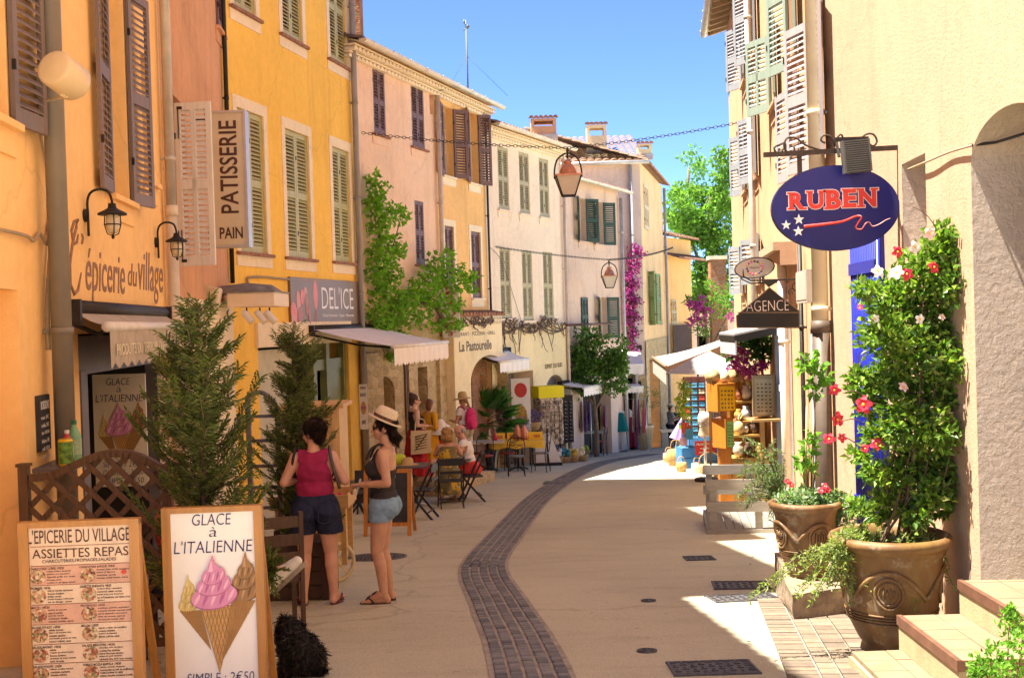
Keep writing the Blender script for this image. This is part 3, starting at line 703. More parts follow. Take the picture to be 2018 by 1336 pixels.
b=MB();b.T=W6 .M;ftxt(W6,b,'ESPRIT DU SUD',1074,1108,727,716,.045,bold=.02);b.build('painted_lettering',letm,h6,True)
EV7=5.9
wt=[(1140,1154,391,476),(1171,1188,398,482),(1181,1196,586,667)];ht=[W7 .rect(*r)for r in wt];gd=W7 .rect(1150,1205,760,900)
h7=house('taupe_house','low taupe house with dark green shutters behind the courtyard tree',W7,EV7+.2,ht+[(gd[0],gd[1],-4,gd[3],0,.4)],ST['taupe'])
for r in ht:window(h7,W7,r,None,openl=[('L',18,.45,green),('R',40,.45,green)],sill=(ST['taupe'],ST['taupe']))
window(h7,W7,W7 .rect(1145,1157,586,664),None,closed=green,glass=False,pull=-.03)
b=MB();b.T=W7 .M;b.bb(gd[0],gd[1],.36,.4,-4,gd[3],0);b.build('shop_interior',darkin,h7,True)
b=MB();s0,z0=W7 .px(1116,641,.25);s1=W7 .px(1205,641,.25)[0];b.T=W7 .M;b.tube([(s0,-.25,z0),(s1,-.25,z0)],.035,8);b.build('rail',mat('rail_red_brown',(.10,.035,.025),.6),h7,True)
eave(h7,W7,-.1,W7 .L+.1,EV7,gut=zinc,boards=mat('old_eave',(.34,.27,.19),.9,var=.3),run=2.6)
EV8=7.15
h8=thing('mauve_house','tall house with a mauve side and cream front at the bend of the street','house',(4.77,42,gz(42)))
r8=[W8r.rect(1268.5,1276.5,367,452),W8r.rect(1278,1292,538,640),W8r.rect(1298,1305,545,640)];gr=W8r.rect(1280,1300,705,880);pd=W8 .rect(1216,1250,745,890)
b=MB();facade(b,W8,0,W8 .L,-4.6,EV8,[(pd[0],pd[1],-4.4,pd[3],0,.4)],m=0,mr=0);b.build('wall',ST['mauve'],h8,True)
b=MB();facade(b,W8r,0,W8r.L,-4.6,EV8,r8+[(gr[0],gr[1],-4.4,gr[3],0,.4)],m=0,mr=0)
b.T=W8r.M;b.add([(W8r.L,0,-4.6),(W8r.L,8,-4.6),(W8r.L,8,EV8),(W8r.L,0,EV8)],[(0,1,2,3)]);b.build('wall',ST['cream'],h8,True)
b=MB();facade(b,W8,-.02,W8 .L+.03,-4.6,W8 .px(1240,740)[1],[(pd[0],pd[1],-4.4,pd[3],0,.4)],m=0,mr=0,y=-.04)
facade(b,W8r,-.04,W8r.L,-4.6,W8r.px(1290,668)[1],[(gr[0],gr[1],-4.4,gr[3],0,.4)],m=0,mr=0,y=-.04);b.build('stone_wall',stonem,h8,True)
b=MB();b.T=W8 .M;b.bb(pd[0],pd[1],.36,.4,-4.6,pd[3],0);b.T=W8r.M;b.bb(gr[0],gr[1],.36,.4,-4.6,gr[3],0);b.build('doorway',darkin,h8,True)
window(h8,W8r,r8[0],None,closed=shut_mat('cream',(.62,.52,.32)),glass=False,pull=-.02);window(h8,W8r,r8[1],None,openl=[('L',30,.5,leafg),('R',14,.5,leafg)])
b=MB();A8=Vector((1.3-.3,41.65,EV8));B8=Vector((5.05,41.65,EV8));tiles(b,A8,B8,(0,1,0),5.2,18,.26)
b.add([A8+Vector((0,.05,-.04)),B8+Vector((0,.05,-.04)),B8+Vector((0,.5,.05)),A8+Vector((0,.5,.05))],[(3,2,1,0)],None,2)
A9=W8r.w(-.35,.32,EV8);B9=W8r.w(W8r.L+.3,.32,EV8);tiles(b,A9,B9,-W8r.n,4.6,18,.26);b.build('roof',[rtm,tend,surcream],h8)
for v in h8 .children if False else[]:pass
g=MB();g.tube([(1.0,41.58,EV8-.05),(5.05,41.58,EV8-.05)],.07,8);g.build('gutter',zinc,h8,True)
rf=[o for o in COL.objects if o.parent==h8 and o.name.startswith('roof')][0];rf.matrix_parent_inverse=wm(h8).inverted()
def chimney(name,label,c,sx,sy,h,m,opening=True):
 t=thing(name,label,'chimney',c);b=MB();hw=.12
 b.bb(-sx/2,sx/2,-sy/2,sy/2,0,h*.62,0)
 for sg in(-1,1):
  b.bb(sg*sx/2-sg*.1,sg*sx/2,-sy/2,sy/2,h*.62,h*.88,0)
 b.bb(-sx/2,sx/2,-sy/2,sy/2,h*.88,h,0);b.bb(-sx/2-.04,sx/2+.04,-sy/2-.04,sy/2+.04,-.05,.12,1);b.build('stack',[m,zinc],t)
 b=MB();tiles(b,(-sx/2-.06,-sy/2-.08,h+.01),(sx/2+.06,-sy/2-.08,h+.01),(0,1,0),sy+.16,8,.15,row=.25);b.build('cap',[rtm,tend],t);return t
p=P(1176,306,43.6);chimney('roof_chimney','cream rendered chimney with an open top and tile cap on the mauve house roof',(p.x,p.y,7.15+.55),.72,.6,1.05,ST['straw'])
p=P(1270,318,42.8);chimney('roof_chimney','small squat chimney at the right hand corner of the mauve house roof',(p.x,p.y,7.15+.25),.5,.45,.48,ST['straw'])
p=P(1072,300,37.5);chimney('roof_chimney','broad brick chimney with a tiled cap behind the blush house roof edge',(p.x,p.y,7.35),.8,.8,.62,ST['terra'])
p=P(701,60,26.5);t=thing('roof_chimney','brick chimney just showing past the edge of the yellow house','chimney',(p.x,p.y,7.8));b=MB();b.bb(-.16,.14,-.3,.3,0,1.7,0);b.bb(-.2,.18,-.36,.36,1.7,1.82,0);b.build('stack',brickw,t)
h9=thing('small_ochre_house','small ochre house with a brown slatted screen beyond the mauve house','house',(W9 .p0 .x,W9 .p0 .y,gz(50)))
EV9=P(1335,468,51).z;b=MB();w9=W9 .rect(1322,1332,590,640)
facade(b,W9,0,W9 .L,-5,EV9,[w9],m=0,mr=0);b.T=W9 .M;b.add([(W9 .L,0,-5),(W9 .L,6,-5),(W9 .L,6,EV9),(W9 .L,0,EV9)],[(0,1,2,3)]);b.build('wall',ST['ochre'],h9,True)
eave(h9,W9,-.2,W9 .L+.2,EV9,run=3);b=MB();tiles(b,W9 .w(.0,.75,P(1335,512,51).z),W9 .w(W9 .L,.75,P(1335,512,51).z),-W9 .n,.7,20);b.build('porch_roof',[rtm,tend],h9,True)
b=MB();b.T=W9 .M;q=W9 .rect(1319,1356,640,700)
t=q[0]
while t<q[1]:b.bb(t,t+.09,-.2,-.16,q[2]-.3,q[3],0);t+=.14
b.build('slatted_screen',mat('dark_brown_slat',(.075,.035,.022),.7,var=.2),h9,True);window(h9,W9,w9,None,closed=khaki,pull=-.02,glass=False)
h10=thing('far_house','low pale house with a tiled roof glimpsed above the market awning','house',(9.6,62,gz(62)));b=MB();WF=Wall((8.6,60),(15.0,62));facade(b,WF,0,WF.L,-5.2,1.35,[(1,1.8,-1,.5)]);shell(b,WF,0,WF.L,-5.2,1.35,5);b.build('wall',ST['mauve'],h10,True);eave(h10,WF,-.2,WF.L+.2,1.35,run=3)
b=MB();p=P(1414,560,48);b.bb(p.x-.32,p.x+.32,47.7,48.3,-4.4,P(1414,512,48).z,0);b.bb(p.x-.37,p.x+.37,47.65,48.35,P(1414,512,48).z,P(1414,505,48).z,1);tag(b.build('brick_pillar',[brickw,surcream]),'tall red brick pillar with a stone cap among the trees','pillar')
# ---------------------------------------------------------------- right hand houses (sunlit)
nch=WR1 .rect(1779,1826,340,500);bd=WR1 .rect(1697,1742,470,1010)
h11=thing('sand_house','sunlit sand coloured house nearest on the right with rough stucco and an arched porch','house',(WR1 .p0 .x,WR1 .p0 .y,gz(WR1 .p0 .y)))
b=MB();facade(b,WR1,0,WR1 .L,-1.6,14.5,[(nch[0],nch[1],nch[2],nch[3]+.1,0,.3)],m=0,mr=1)  # unseen upper wall heightened to bounce sunlight onto the shaded side
WA=Wall((2.81,7.1),(2.81+.0726*-17,-9.9));arch=(0.02,1.22,-.3,2.70,.24,1.7)  # runs on unseen behind the camera, added to bounce warm sunlight
facade(b,WA,0,WA.L,-1.2,14.5,[arch],m=0,mr=1)
b.T=WR1 .M;b.add([(0,0,-1.6),(0,0,14.5),(0,6,14.5),(0,6,-1.6)],[(0,1,2,3)]);b.add([(0,.3,14.5),(21,.3,14.5),(21,6,14.5),(0,6,14.5)],[(0,1,2,3)]);b.build('wall',[ST['sun'],ST['rough']],h11,True)
b=MB();b.T=WA.M;b.bb(arch[0],arch[1],1.68,1.72,-.3,2.7,0);b.build('porch_door',wood('porch_door_wood',(.2,.12,.06)),h11,True)
b=MB();b.T=WR1 .M;b.bb(nch[0],nch[1],.28,.3,nch[2],nch[3]+.1,0);b.build('niche_back',ST['rough'],h11,True)
blue=mat('cobalt_blue_paint',(.012,.022,.30),.3,var=.15,vs=5)
zt=WR1 .px(1720,440)[1];bd=(WR1 .px(1693,600)[0],WR1 .px(1746,600)[0])
b=MB();b.T=WR1 .M;b.bb(bd[0],bd[1],-.045,0,-.75,zt,0)
t=bd[0]
while t<bd[1]-.02:b.tube([(t+.03,-.05,-.72),(t+.03,-.05,zt-.02)],.024,8);t+=.06
for zz in(-.1,.9,1.9):b.bb(bd[0],bd[1],-.085,-.04,zz,zz+.1,0)
b.build('shutter',blue,h11,True)['label']='cobalt blue fluted shutter'
b=MB();tiles(b,WR1 .w(-.1,.4,14.5),WR1 .w(WR1 .L+17,.4,14.5),-WR1 .n,3);b.build('roof',[rtm,tend],h11,True)
EVR=13.5  # eave raised out of view so more sunlit wall bounces light
h12=thing('peach_house','sunlit peach house with pink and pale green shutters opened against the wall','house',(WR2 .p0 .x,WR2 .p0 .y,gz(WR2 .p0 .y)))
def leafpx(W,h,xl,xr,yt,yb,m,w=.5,cols=1,lab=None,near=True):
 """far leaf of a window on a right wall: hinge on its near edge; the window lies just nearer"""
 s,zt=W.px(xr,yt);zb=W.px(xr,yb)[1];best=None
 for a in np.linspace(4,80,77):
  e=W.p0+W.d*(s-w*cos(R(a)))+W.n*(.02+w*sin(R(a)));x=1009+2300*e.x/e.y
  if best is None or abs(x-xl)<best[0]:best=(abs(x-xl),a)
 a=best[1];wn=.85;hole=(s+.01,s+.01+wn,zb,zt)
 return dict(s=s,a=a,w=w,zb=zb,zt=zt,m=m,cols=cols,hole=hole,near=near)
LV2=[leafpx(WR2,h12,1563,1598,42,342,shut_mat('pale_pink',(.36,.325,.33)),.5),leafpx(WR2,h12,1543,1557,178,360,shut_mat('pale_pink',(.36,.325,.33)),.45),
leafpx(WR2,h12,1530,1550,-160,152,shut_mat('pale_green',(.24,.31,.26)),.5)]
LV3=[leafpx(WR3,None,1486,1518,70,226,shut_mat('pale_green',(.24,.31,.26)),.55,2),leafpx(WR3,None,1464,1481,-60,134,shut_mat('pale_grey_blue',(.27,.29,.315)),.5),leafpx(WR3,None,1447,1462,52,182,shut_mat('pale_grey_blue',(.27,.29,.315)),.5),
leafpx(WR3,None,1466,1484,230,364,shut_mat('pale_grey_blue',(.27,.29,.315)),.5),leafpx(WR3,None,1449,1464,266,388,shut_mat('pale_grey_blue',(.27,.29,.315)),.5),leafpx(WR3,None,1466,1491,470,560,shut_mat('pale_grey_blue',(.27,.29,.315)),.55),leafpx(WR3,None,1442,1461,486,580,shut_mat('pale_grey_blue',(.27,.29,.315)),.5)]
def rhouse(h,W,LV,m,EV,extra):
 b=MB();facade(b,W,0,W.L,-2.9,EV,[l['hole']for l in LV if l['near']]+extra,m=0,mr=0);shell(b,W,0,W.L,-2.9,EV,6);b.build('wall',m,h,True)
 for l in LV:
  o=window(h,W,l['hole'],None,sill=(m,m),sillw=.04)
  b=MB();T=W.M@Matrix.Translation((l['s'],-.03,l['zb']))@Matrix.Rotation(R(l['a']),4,'Z')@Matrix.Translation((-l['w'],0,0));shutter_mb(b,T,l['w'],l['zt']-l['zb'],cols=l['cols']);b.build('shutter',[l['m'],iron],o,True)
  b=MB();T=W.M@Matrix.Translation((l['hole'][1],-.03,l['zb']))@Matrix.Rotation(R(-8),4,'Z');shutter_mb(b,T,l['w'],l['zt']-l['zb'],cols=l['cols']);b.build('shutter',[l['m'],iron],o,True)
shopR=(WR2 .px(1533,800)[0],WR2 .px(1561,800)[0],-2.6,WR2 .px(1547,640)[1],0,.3);shopR2=(WR2 .px(1606,800)[0],WR2 .px(1634,800)[0],-2.0,WR2 .px(1620,650)[1],0,.25)
rhouse(h12,WR2,LV2,ST['peach'],EVR,[shopR,shopR2])
pblue=mat('pale_blue_paint',(.42,.50,.62),.5,var=.08,vs=4)
for q in(shopR,shopR2):
 a,c,z0,z1=q[:4];b=MB();b.T=WR2 .M
 b.bb(a,a+.14,-.03,.06,z0,z1,0);b.bb(c-.14,c,-.03,.06,z0,z1,0);b.bb(a+.14,c-.14,-.03,.06,z1-.16,z1,0);b.bb(a+.14,c-.14,-.02,.06,z1-.95,z1-.86,0);b.bb((a+c)/2-.05,(a+c)/2+.05,-.02,.06,z0,z1-.16,0)
 b.bb(a+.14,c-.14,0,.06,z0,z0+1.0,0);b.bb(a,c,.1,.12,z0,z1,1)
 b.build('shop_front',[pblue,glassm('shop_glass')],h12,True)['label']='pale blue painted wooden shop front'
b=MB();b.T=WR2 .M;q=WR2 .rect(1537,1570,482,500);b.bb(q[0]-.1,q[1],-.28,0,q[2],q[2]+.10,0);b.prism([(q[0]-.1,q[2]),(q[1],q[2]),(q[1],q[2]-.18),(q[1]-.1,q[2]-.18)],-.2,0,0);b.build('ledge',ST['sun'],h12,True)
eave(h12,WR2,0,WR2 .L,EVR,run=3)
h13=thing('cream_house','sunlit cream house with grey blue shutters and a deep eave at the far right corner','house',(WR3 .p0 .x,WR3 .p0 .y,gz(WR3 .p0 .y)))
EV3=P(1413,58,26.9).z
rhouse(h13,WR3,LV3,ST['peach'],EV3+.05,[]);eave(h13,WR3,-.35,WR3 .L,EV3,.45,3,gut=zinc,boards=wood('eave_boarding',(.45,.33,.2),along='x'))
for i in range(16):b=MB();b.T=WR3 .M;b.bar((i*.5-.2,-.42,EV3-.06),(i*.5-.2,.1,EV3+.09),.07,.09,0);b.build('rafter',wood('rafter_wood',(.5,.38,.24),along='y'),h13,True)
# ---------------------------------------------------------------- drain pipes
s=W1 .px(116,500,.13)[0];downpipe('downpipe',W1,s,-1.2,10.4,.072,mat('grey_pipe',(.20,.17,.13),.5,var=.12,vs=3),.13,'fat grey brown downpipe crossing the apricot house front')
s=W1 .px(334,300,.1)[0];downpipe('downpipe',W1,min(s,W1 .L-.06),-1.2,10.4,.055,zinc,.1,'grey downpipe with a cream lower length at the end of the apricot house',creamgut,W1 .px(334,430)[1])
s=W2 .px(458,100)[0];downpipe('downpipe',W2,W2 .L-.03,2.3,15,.035,mat('black_pipe',(.02,.018,.017),.5),.06,'thin black pipe between the terracotta and yellow houses')
downpipe('downpipe',W3,W3 .L-.07,-2.5,17.0,.06,mat('grey_pipe_zinc',(.30,.28,.26),.45,.2,var=.12,vs=3),.1,'grey downpipe at the corner of the yellow house')
downpipe('downpipe',W4,W4 .L-.02,zs,EV-.3,.055,mat('pale_pipe',(.56,.46,.38),.5),.1,'pale downpipe between the pink and ochre houses')
downpipe('downpipe',W5,W5 .L-.02,zr,EV-.3,.03,mat('black_pipe',(.02,.018,.017),.5),.07,'thin dark cable pipe between the ochre and blush houses')
downpipe('downpipe',W6,W6 .L-.05,-3.5,EV6-.2,.05,mat('pale_pipe',(.56,.46,.38),.5),.1,'pale downpipe between the blush and taupe houses')
downpipe('downpipe',W7,W7 .L-.05,-4,EV7-.2,.06,zinc,.12,'zinc downpipe at the right end of the taupe house')
s=W8 .px(1243,400)[0];downpipe('downpipe',W8,s,-4,EV8-.1,.07,mat('grey_pipe_blue',(.33,.32,.33),.45),.1,'tall grey downpipe beside the bougainvillea on the mauve wall')
downpipe('downpipe',W8r,W8r.L-.1,-4,EV8-.1,.06,mat('grey_pipe_blue',(.33,.32,.33),.45),.1,'dark downpipe at the far edge of the cream front')
s=WR1 .px(1641,300)[0];downpipe('downpipe',WR1,.06,-1.2,14.2,.075,mat('cream_pipe',(.70,.62,.42),.45,var=.06),.11,'thick cream downpipe with a brown cast iron foot on the sand house',mat('cast_iron_pipe',(.10,.075,.055),.55,var=.25,vs=8),WR1 .px(1650,652)[1])
s=WR3 .px(1492,300)[0];downpipe('downpipe',WR3,s,-2,EV3-.1,.055,zinc,.1,'zinc downpipe on the cream house running past the grey shutters')
s=WR2 .px(1580,600)[0];downpipe('downpipe',WR2,WR2 .px(1557,560)[0],-1.6,WR2 .px(1557,502)[1],.06,mat('white_pipe',(.74,.68,.56),.45),.1,'short white pipe below the ledge on the peach house')
downpipe('downpipe',WR2,WR2 .px(1588,560)[0],-1.4,WR2 .px(1588,480)[1],.025,iron,.06,'thin dark pipe on the peach house behind the hanging agency sign')
# ================================================================ STREET FITTINGS
castm=mat('cast_iron_cover',(.085,.08,.082),.6,.3,var=.3,vs=25,bmp=.3,bs=40)
def cover(name,label,cat,corners,bars=0,grp=None):
 """flat iron cover from four ground pixels (clockwise from near left)"""
 q=[G(*c)for c in corners];o=(q[0]+q[1]+q[2]+q[3])/4;u=((q[1]-q[0])+(q[2]-q[3]))/2;v=((q[3]-q[0])+(q[2]-q[1]))/2;hw,hl=u.length/2,v.length/2
 a=math.atan2(u.y,u.x);b=MB();b.T=Matrix.Translation((o.x,o.y,o.z))@Matrix.Rotation(a,4,'Z')@Matrix.Rotation(math.atan(SLOPE),4,'X')
 b.bb(-hw,hw,-hl,hl,-.05,.006,0)
 for s_ in(-1,1):b.bb(-hw-.012,hw+.012,s_*hl-.008,s_*hl+.008,-.05,.012,0);b.bb(s_*hw-.008,s_*hw+.008,-hl,hl,-.05,.0125,0)
 if bars:
  for i in range(bars):x=-hw+(i+.5)*2*hw/bars;b.bb(x-hw/bars*.45,x+hw/bars*.45,-hl+.01,hl-.01,.004,.016,0)
 else:
  nx_,ny_=max(3,int(hw*2/.055)),max(2,int(hl*2/.055))
  for i in range(nx_):
   for j in range(ny_):
    x=-hw+(i+.5)*2*hw/nx_;y=-hl+(j+.5)*2*hl/ny_
    if(i+j)%2:b.bb(x-.02,x+.02,y-.006,y+.006,.004,.012,0)
    else:b.bb(x-.006,x+.006,y-.02,y+.02,.004,.012,0)
 return tag(b.build(name,castm),label,cat,grp)
cover('drain_cover','large rectangular iron cover at the bottom edge of the street','drain cover',[(1322,1333),(1488,1327),(1482,1302),(1325,1306)])
cover('drain_cover','iron cover whose corner lies against the stone block','drain cover',[(1404,1188),(1532,1182),(1518,1169),(1400,1175)])
cover('drain_cover','iron cover just beyond the one touching the stone block','drain cover',[(1408,1162),(1518,1160),(1514,1146),(1406,1147)])
cover('drain_cover','small narrow iron cover in the shaded middle of the street','drain cover',[(1352,1105),(1408,1103),(1402,1096),(1350,1097)])
cover('channel_grate','slotted iron grate set across the near bend of the cobbled channel','drain grate',[(914,1118),(986,1116),(988,1108),(916,1109)],9)
cover('channel_grate','slotted iron grate across the cobbled channel in the sunlight far off','drain grate',[(1070,954),(1115,953),(1120,947),(1076,948)],8)
def manhole(px,py,wpx,label):
 g=G(px,py);r=wpx/2300*g.y/2;b=MB();b.T=Matrix.Translation(g)@Matrix.Rotation(math.atan(SLOPE),4,'X')
 b.lathe([(0,.008),(r*.86,.008),(r*.88,.003),(r*.9,.012),(r,.012),(r,-.04)],n=40)
 k=int(r/.045)
 for i in range(-k,k+1):
  for j in range(-k,k+1):
   if(i*i+j*j)**.5*.045<r*.8:b.box((i*.045,j*.045,.010),(.028,.028,.006),(0,0,.78))
 tag(b.build('manhole_cover',castm),label,'manhole cover')
manhole(741,1098,122,'broad round manhole cover behind the two standing women');manhole(1275,1283,40,'tiny round cover in the middle of the street');manhole(1278,1184,30,'very small worn round cover beyond the tiny one');
# ---- steps, stone block and deck on the right
tilest=mat('terracotta_step_tile',(.20,.155,.092),.75,var=.15,vs=5,bmp=.2,bs=30);nosing=mat('brown_nosing',(.13,.06,.035),.6,var=.25,vs=12)
stp=thing('porch_steps','three pale tiled steps with brown nosing rising to the arched porch','steps',(2.6,6.5,gz(6.5)))
for i,(x0,zt,zb,y1)in enumerate([(1.98,-.46,-1.2,7.04),(2.30,-.26,-1.2,7.075),(2.68,-.06,-1.2,7.09)]):
 x1=2.30 if i==0 else(2.68 if i==1 else 4.6);y0=[5.3,6.12,6.2][i];b=MB()
 b.bb(x0,x1 if i<2 else 4.6,y0 if i else 5.0,y1,zb,zt-.03,1);
 if i:b.bb(x1,4.6,y0,[0,6.2,6.0][i],zb,zt-.03,1)if i==1 else None
 k=0;y=y0 if i else 5.0
 while y<y1-.01:
  ye=min(y+.205,y1);x=x0+.02
  while x<(x1 if i<2 else 4.0)-.01:
   xe=min(x+.205,x1 if i<2 else 4.0);b.bb(x,xe-.005,y,ye-.005,zt-.04,zt-.002*rng.random(),0);x=xe
  y=ye
 if i:b.bb(x0-.012,x0+.02,y0-.012,y1,zt-.055,zt+.003,2);b.bb(x0-.012,4.0,y0-.014,y0-.001,zt-.055,zt+.003,2)
 b.build('step',[tilest,stucco('step_render',(.40,.31,.18),amt=.4),nosing],stp,True)
slab=mat('slab_stone',(.22,.165,.11),.9,var=.5,vs=7,bmp=.8,bs=14,bd=.03)
b=MB();c=[G(1533,1205),G(1560,1226),G(1668,1213),G(1668,1150)]
g0,g1,g2=G(1562,1224),G(1672,1211),G(1528,1160)
u=(g1-g0);v=(g2-g0);zt=P(1562,1172,g0 .y).z
vs=[];
for z in(gz(g0 .y)-.1,zt):
 for p in(g0,g1,g1+v*1.0,g2):vs.append((p.x,p.y,z))
bm=bmesh.new();bvs=[bm.verts.new(p)for p in vs]
for f in[(3,2,1,0),(4,5,6,7),(0,1,5,4),(1,2,6,5),(2,3,7,6),(3,0,4,7)]:bm.faces.new([bvs[i]for i in f])
bmesh.ops.subdivide_edges(bm,edges=bm.edges,cuts=9,use_grid_fill=True)
for q in bm.verts:
 n_=math.sin(q.co.x*31+q.co.z*17)*.012+math.sin(q.co.y*43+q.co.x*11+q.co.z*29)*.010
 q.co.x+=n_;q.co.y+=n_*.7;q.co.z+=n_*.35
me=bpy.data.meshes.new('stone_block');bm.to_mesh(me);bm.free();me.materials.append(slab)
o=bpy.data.objects.new('stone_block',me);COL.objects.link(o);tag(o,'rough dark stone block carrying the farther glazed urn','stone block');BLK=zt
greyp=mat('grey_painted_wood',(.27,.25,.215),.6,var=.18,vs=6,bmp=.2,bs=30,mapping=(1,8,8))
dk=thing('slatted_platform','grey painted slatted wooden platform with low rails by the shop','platform',G(1460,1040))
d0,d1=G(1398,1052),G(1530,1050);yb_=G(1400,990).y;zt=P(1400,1042,d0 .y).z
dk.location=d0;dk.rotation_euler=(0,0,-.13);x0,x1,y0,y1=0,d1 .x-d0 .x+.15,0,1.55;zt-=d0 .z
b=MB();n=9
for i in range(n):xx=x0+(x1-x0)*i/n;b.bb(xx+.004,xx+(x1-x0)/n-.006,y0,y1,zt-.03,zt)
b.build('deck',[mat('pale_deck_board',(.22,.20,.165),.7,var=.1,vs=3,mapping=(6,.6,6),bmp=.15)],dk)
b=MB();b.bb(x0,x1,y0-.03,y0,zt-.16,zt-.005);b.bb(x0-.03,x0,y0-.03,y1,zt-.16,zt-.005);b.build('skirt',greyp,dk)
for yy in(y0+.03,y1-.04):
 for k,xx in enumerate((x0+.06,x1-.35)):
  b=MB();b.bb(xx-.045,xx+.045,yy-.03,yy+.03,zt,zt+.55);b.build('post',greyp,dk)
for yy in(y0+.005,y1-.08):
 for zz in(zt+.22,zt+.50):
  b=MB();b.bb(x0-.02,x1,yy-.035,yy-.003,zz,zz+.13);b.build('rail',greyp,dk)
# ================================================================ SIGNS
ink=mat('navy_ink',(.02,.012,.10),.7,var=0);brownink=mat('brown_ink',(.07,.03,.02),.7,var=0);white=mat('sign_white',(.80,.77,.74),.45,var=.03)
vfr=wood('varnished_pine',(.42,.20,.055),.35,.7,3,'z',.08)
ICE=[mat('print_pink',(.62,.25,.42),.6,var=.1,vs=30),mat('print_pink_light',(.80,.45,.60),.6,var=.08,vs=30),mat('print_pink_deep',(.44,.13,.28),.6,var=.1,vs=30),
mat('print_choc',(.30,.165,.07),.6,var=.1,vs=30),mat('print_choc_light',(.46,.28,.14),.6,var=.1,vs=30),mat('print_choc_deep',(.17,.08,.03),.6,var=.1,vs=30),
mat('print_vanilla',(.62,.48,.17),.6,var=.1,vs=30),mat('print_vanilla_light',(.74,.62,.32),.6,var=.1,vs=30),mat('print_vanilla_deep',(.46,.33,.09),.6,var=.1,vs=30),
mat('print_waffle',(.52,.30,.11),.6,var=.15,vs=20),mat('print_waffle_line',(.34,.17,.05),.6,var=.1,vs=20),mat('print_waffle_dark',(.37,.20,.07),.6,var=.12,vs=20)]
def swirl(b,cx,z0,w,h,mi,y,lean=0):
 """soft ice swirl printed flat: three rounded tiers with slanting creases and a curled tip"""
 n=0
 for i,(zc,ww,hh)in enumerate(((.20,.5,.24),(.42,.37,.20),(.60,.25,.17))):
  xx=cx+lean*zc*h;W_=w*ww;H_=h*hh;Z_=z0+h*zc;n+=1
  E=lambda a,k=1:(xx+cos(a)*W_*k,Z_+sin(a)*H_*k+cos(a)*H_*.22*k)
  b.prism([E(2*pi*j/28)for j in range(28)],y-.0005*n,y,mi+2);n+=1
  b.prism([(px,pz+H_*.07)for px,pz in[E(2*pi*j/28,.97)for j in range(28)]],y-.0005*n,y,mi)
  for k in range(5):
   u=-.72+.36*k;n+=1;L=[];Rr=[]
   for q in range(9):
    t=q/8;x=xx+W_*(u+.30*(t-.5));z=Z_+H_*(-.72+1.35*t)*(1-u*u*.45)+H_*.2*(u+.3*(t-.5));th=W_*.075*sin(pi*t)
    L.append((x-th,z));Rr.append((x+th,z))
   b.prism(L+Rr[::-1][1:-1],y-.0005*n,y,mi+(1 if k%2==0 else 2))
 xt=cx+lean*h*.72;zt_=z0+h*.66;n+=1
 b.prism([(xt-w*.16,zt_),(xt+w*.17,zt_+h*.02),(xt+w*.13,zt_+h*.10),(xt+w*.03,zt_+h*.19),(xt-w*.01,zt_+h*.34),(xt-w*.05,zt_+h*.25),(xt-w*.11,zt_+h*.12)],y-.0005*n,y,mi);n+=1
 b.prism([(xt-w*.10,zt_+h*.03),(xt+w*.0,zt_+h*.03),(xt-w*.01,zt_+h*.14),(xt-w*.03,zt_+h*.24)],y-.0005*n,y,mi+1)
def cone(b,xa,xb,zt_,xp,zp,y,dim=0):
 b.prism([(xa,zt_),(xp,zp),(xb,zt_)],y-.0008,y,11 if dim else 9);b.prism([(xa,zt_),(xp,zp),(xp+(xa-xb)*.02,zp),(xa-(xb-xa)*.03,zt_)],y-.0006,y,10);b.prism([(xb-(xb-xa)*.16,zt_),(xp,zp),(xb,zt_)],y-.0011,y,11)
 n=9
 for i in range(1,n):
  t=i/n
  for A,B,C in(((xa,zt_),(xb,zt_),(xp,zp)),((xb,zt_),(xa,zt_),(xp,zp))):
   p=(A[0]+(C[0]-A[0])*t,A[1]+(C[1]-A[1])*t);q=(A[0]+(B[0]-A[0])*min(1,t*1.0),A[1]);
   r_=(B[0]+(C[0]-B[0])*(1-t),B[1]+(C[1]-B[1])*(1-t))
   q=(A[0]+(B[0]-A[0])*t,zt_);e=.0022
   b.prism([(q[0]-e,q[1]),(q[0]+e,q[1]),(r_[0]+e,r_[1]),(r_[0]-e,r_[1])]if A[0]<B[0]else[(q[0]+e,q[1]),(q[0]-e,q[1]),(r_[0]-e,r_[1]),(r_[0]+e,r_[1])],y-.0014,y-.0006,10)
def glace_art(parent,f,y,text=True,frame=None):
 """printed picture; f maps the big board's photo pixels to local x,z"""
 b=MB();X=lambda px:f(px,1200)[0];Z=lambda py:f(425,py)[1];k=X(426)-X(425)
 cone(b,X(357),X(398),Z(1199),X(415),Z(1278),y,1);swirl(b,X(375),Z(1200),42*k,72*k,6,y)
 cone(b,X(459),X(505),Z(1184),X(436),Z(1300),y-.002,1);swirl(b,X(480),Z(1184),66*k,98*k,3,y-.002,.12)
 cone(b,X(399),X(465),Z(1192),X(431),Z(1322),y-.004);swirl(b,X(425),Z(1194),92*k,104*k,0,y-.013)
 b.build('printed_ices',ICE,parent)
 b=MB()
 for t,xa,xb,yb_,yt in(('GLACE',386,462,1033,1011),('à',418,433,1056,1037),("L'ITALIENNE",349,502,1087,1063),('SIMPLE : 2€50',366,497,1342,1322),('DOUBLE : 3€50',366,497,1368,1349),('TRIPLE : 4€50',366,497,1395,1376)):
  x0,z0=f(xa,yb_);x1,z1=f(xb,yt);b.text(t,x0,z0,x1-x0,z1-z0,y=y-.001,bold=-.012,shear=.12)
 b.build('lettering',ink,parent)
YB=6.3
def bf(cx,Y,gnd,tilt=0):return lambda px,py:((px-cx)/2300*Y,P(cx,py,Y).z-gnd+(px-cx)*tilt)
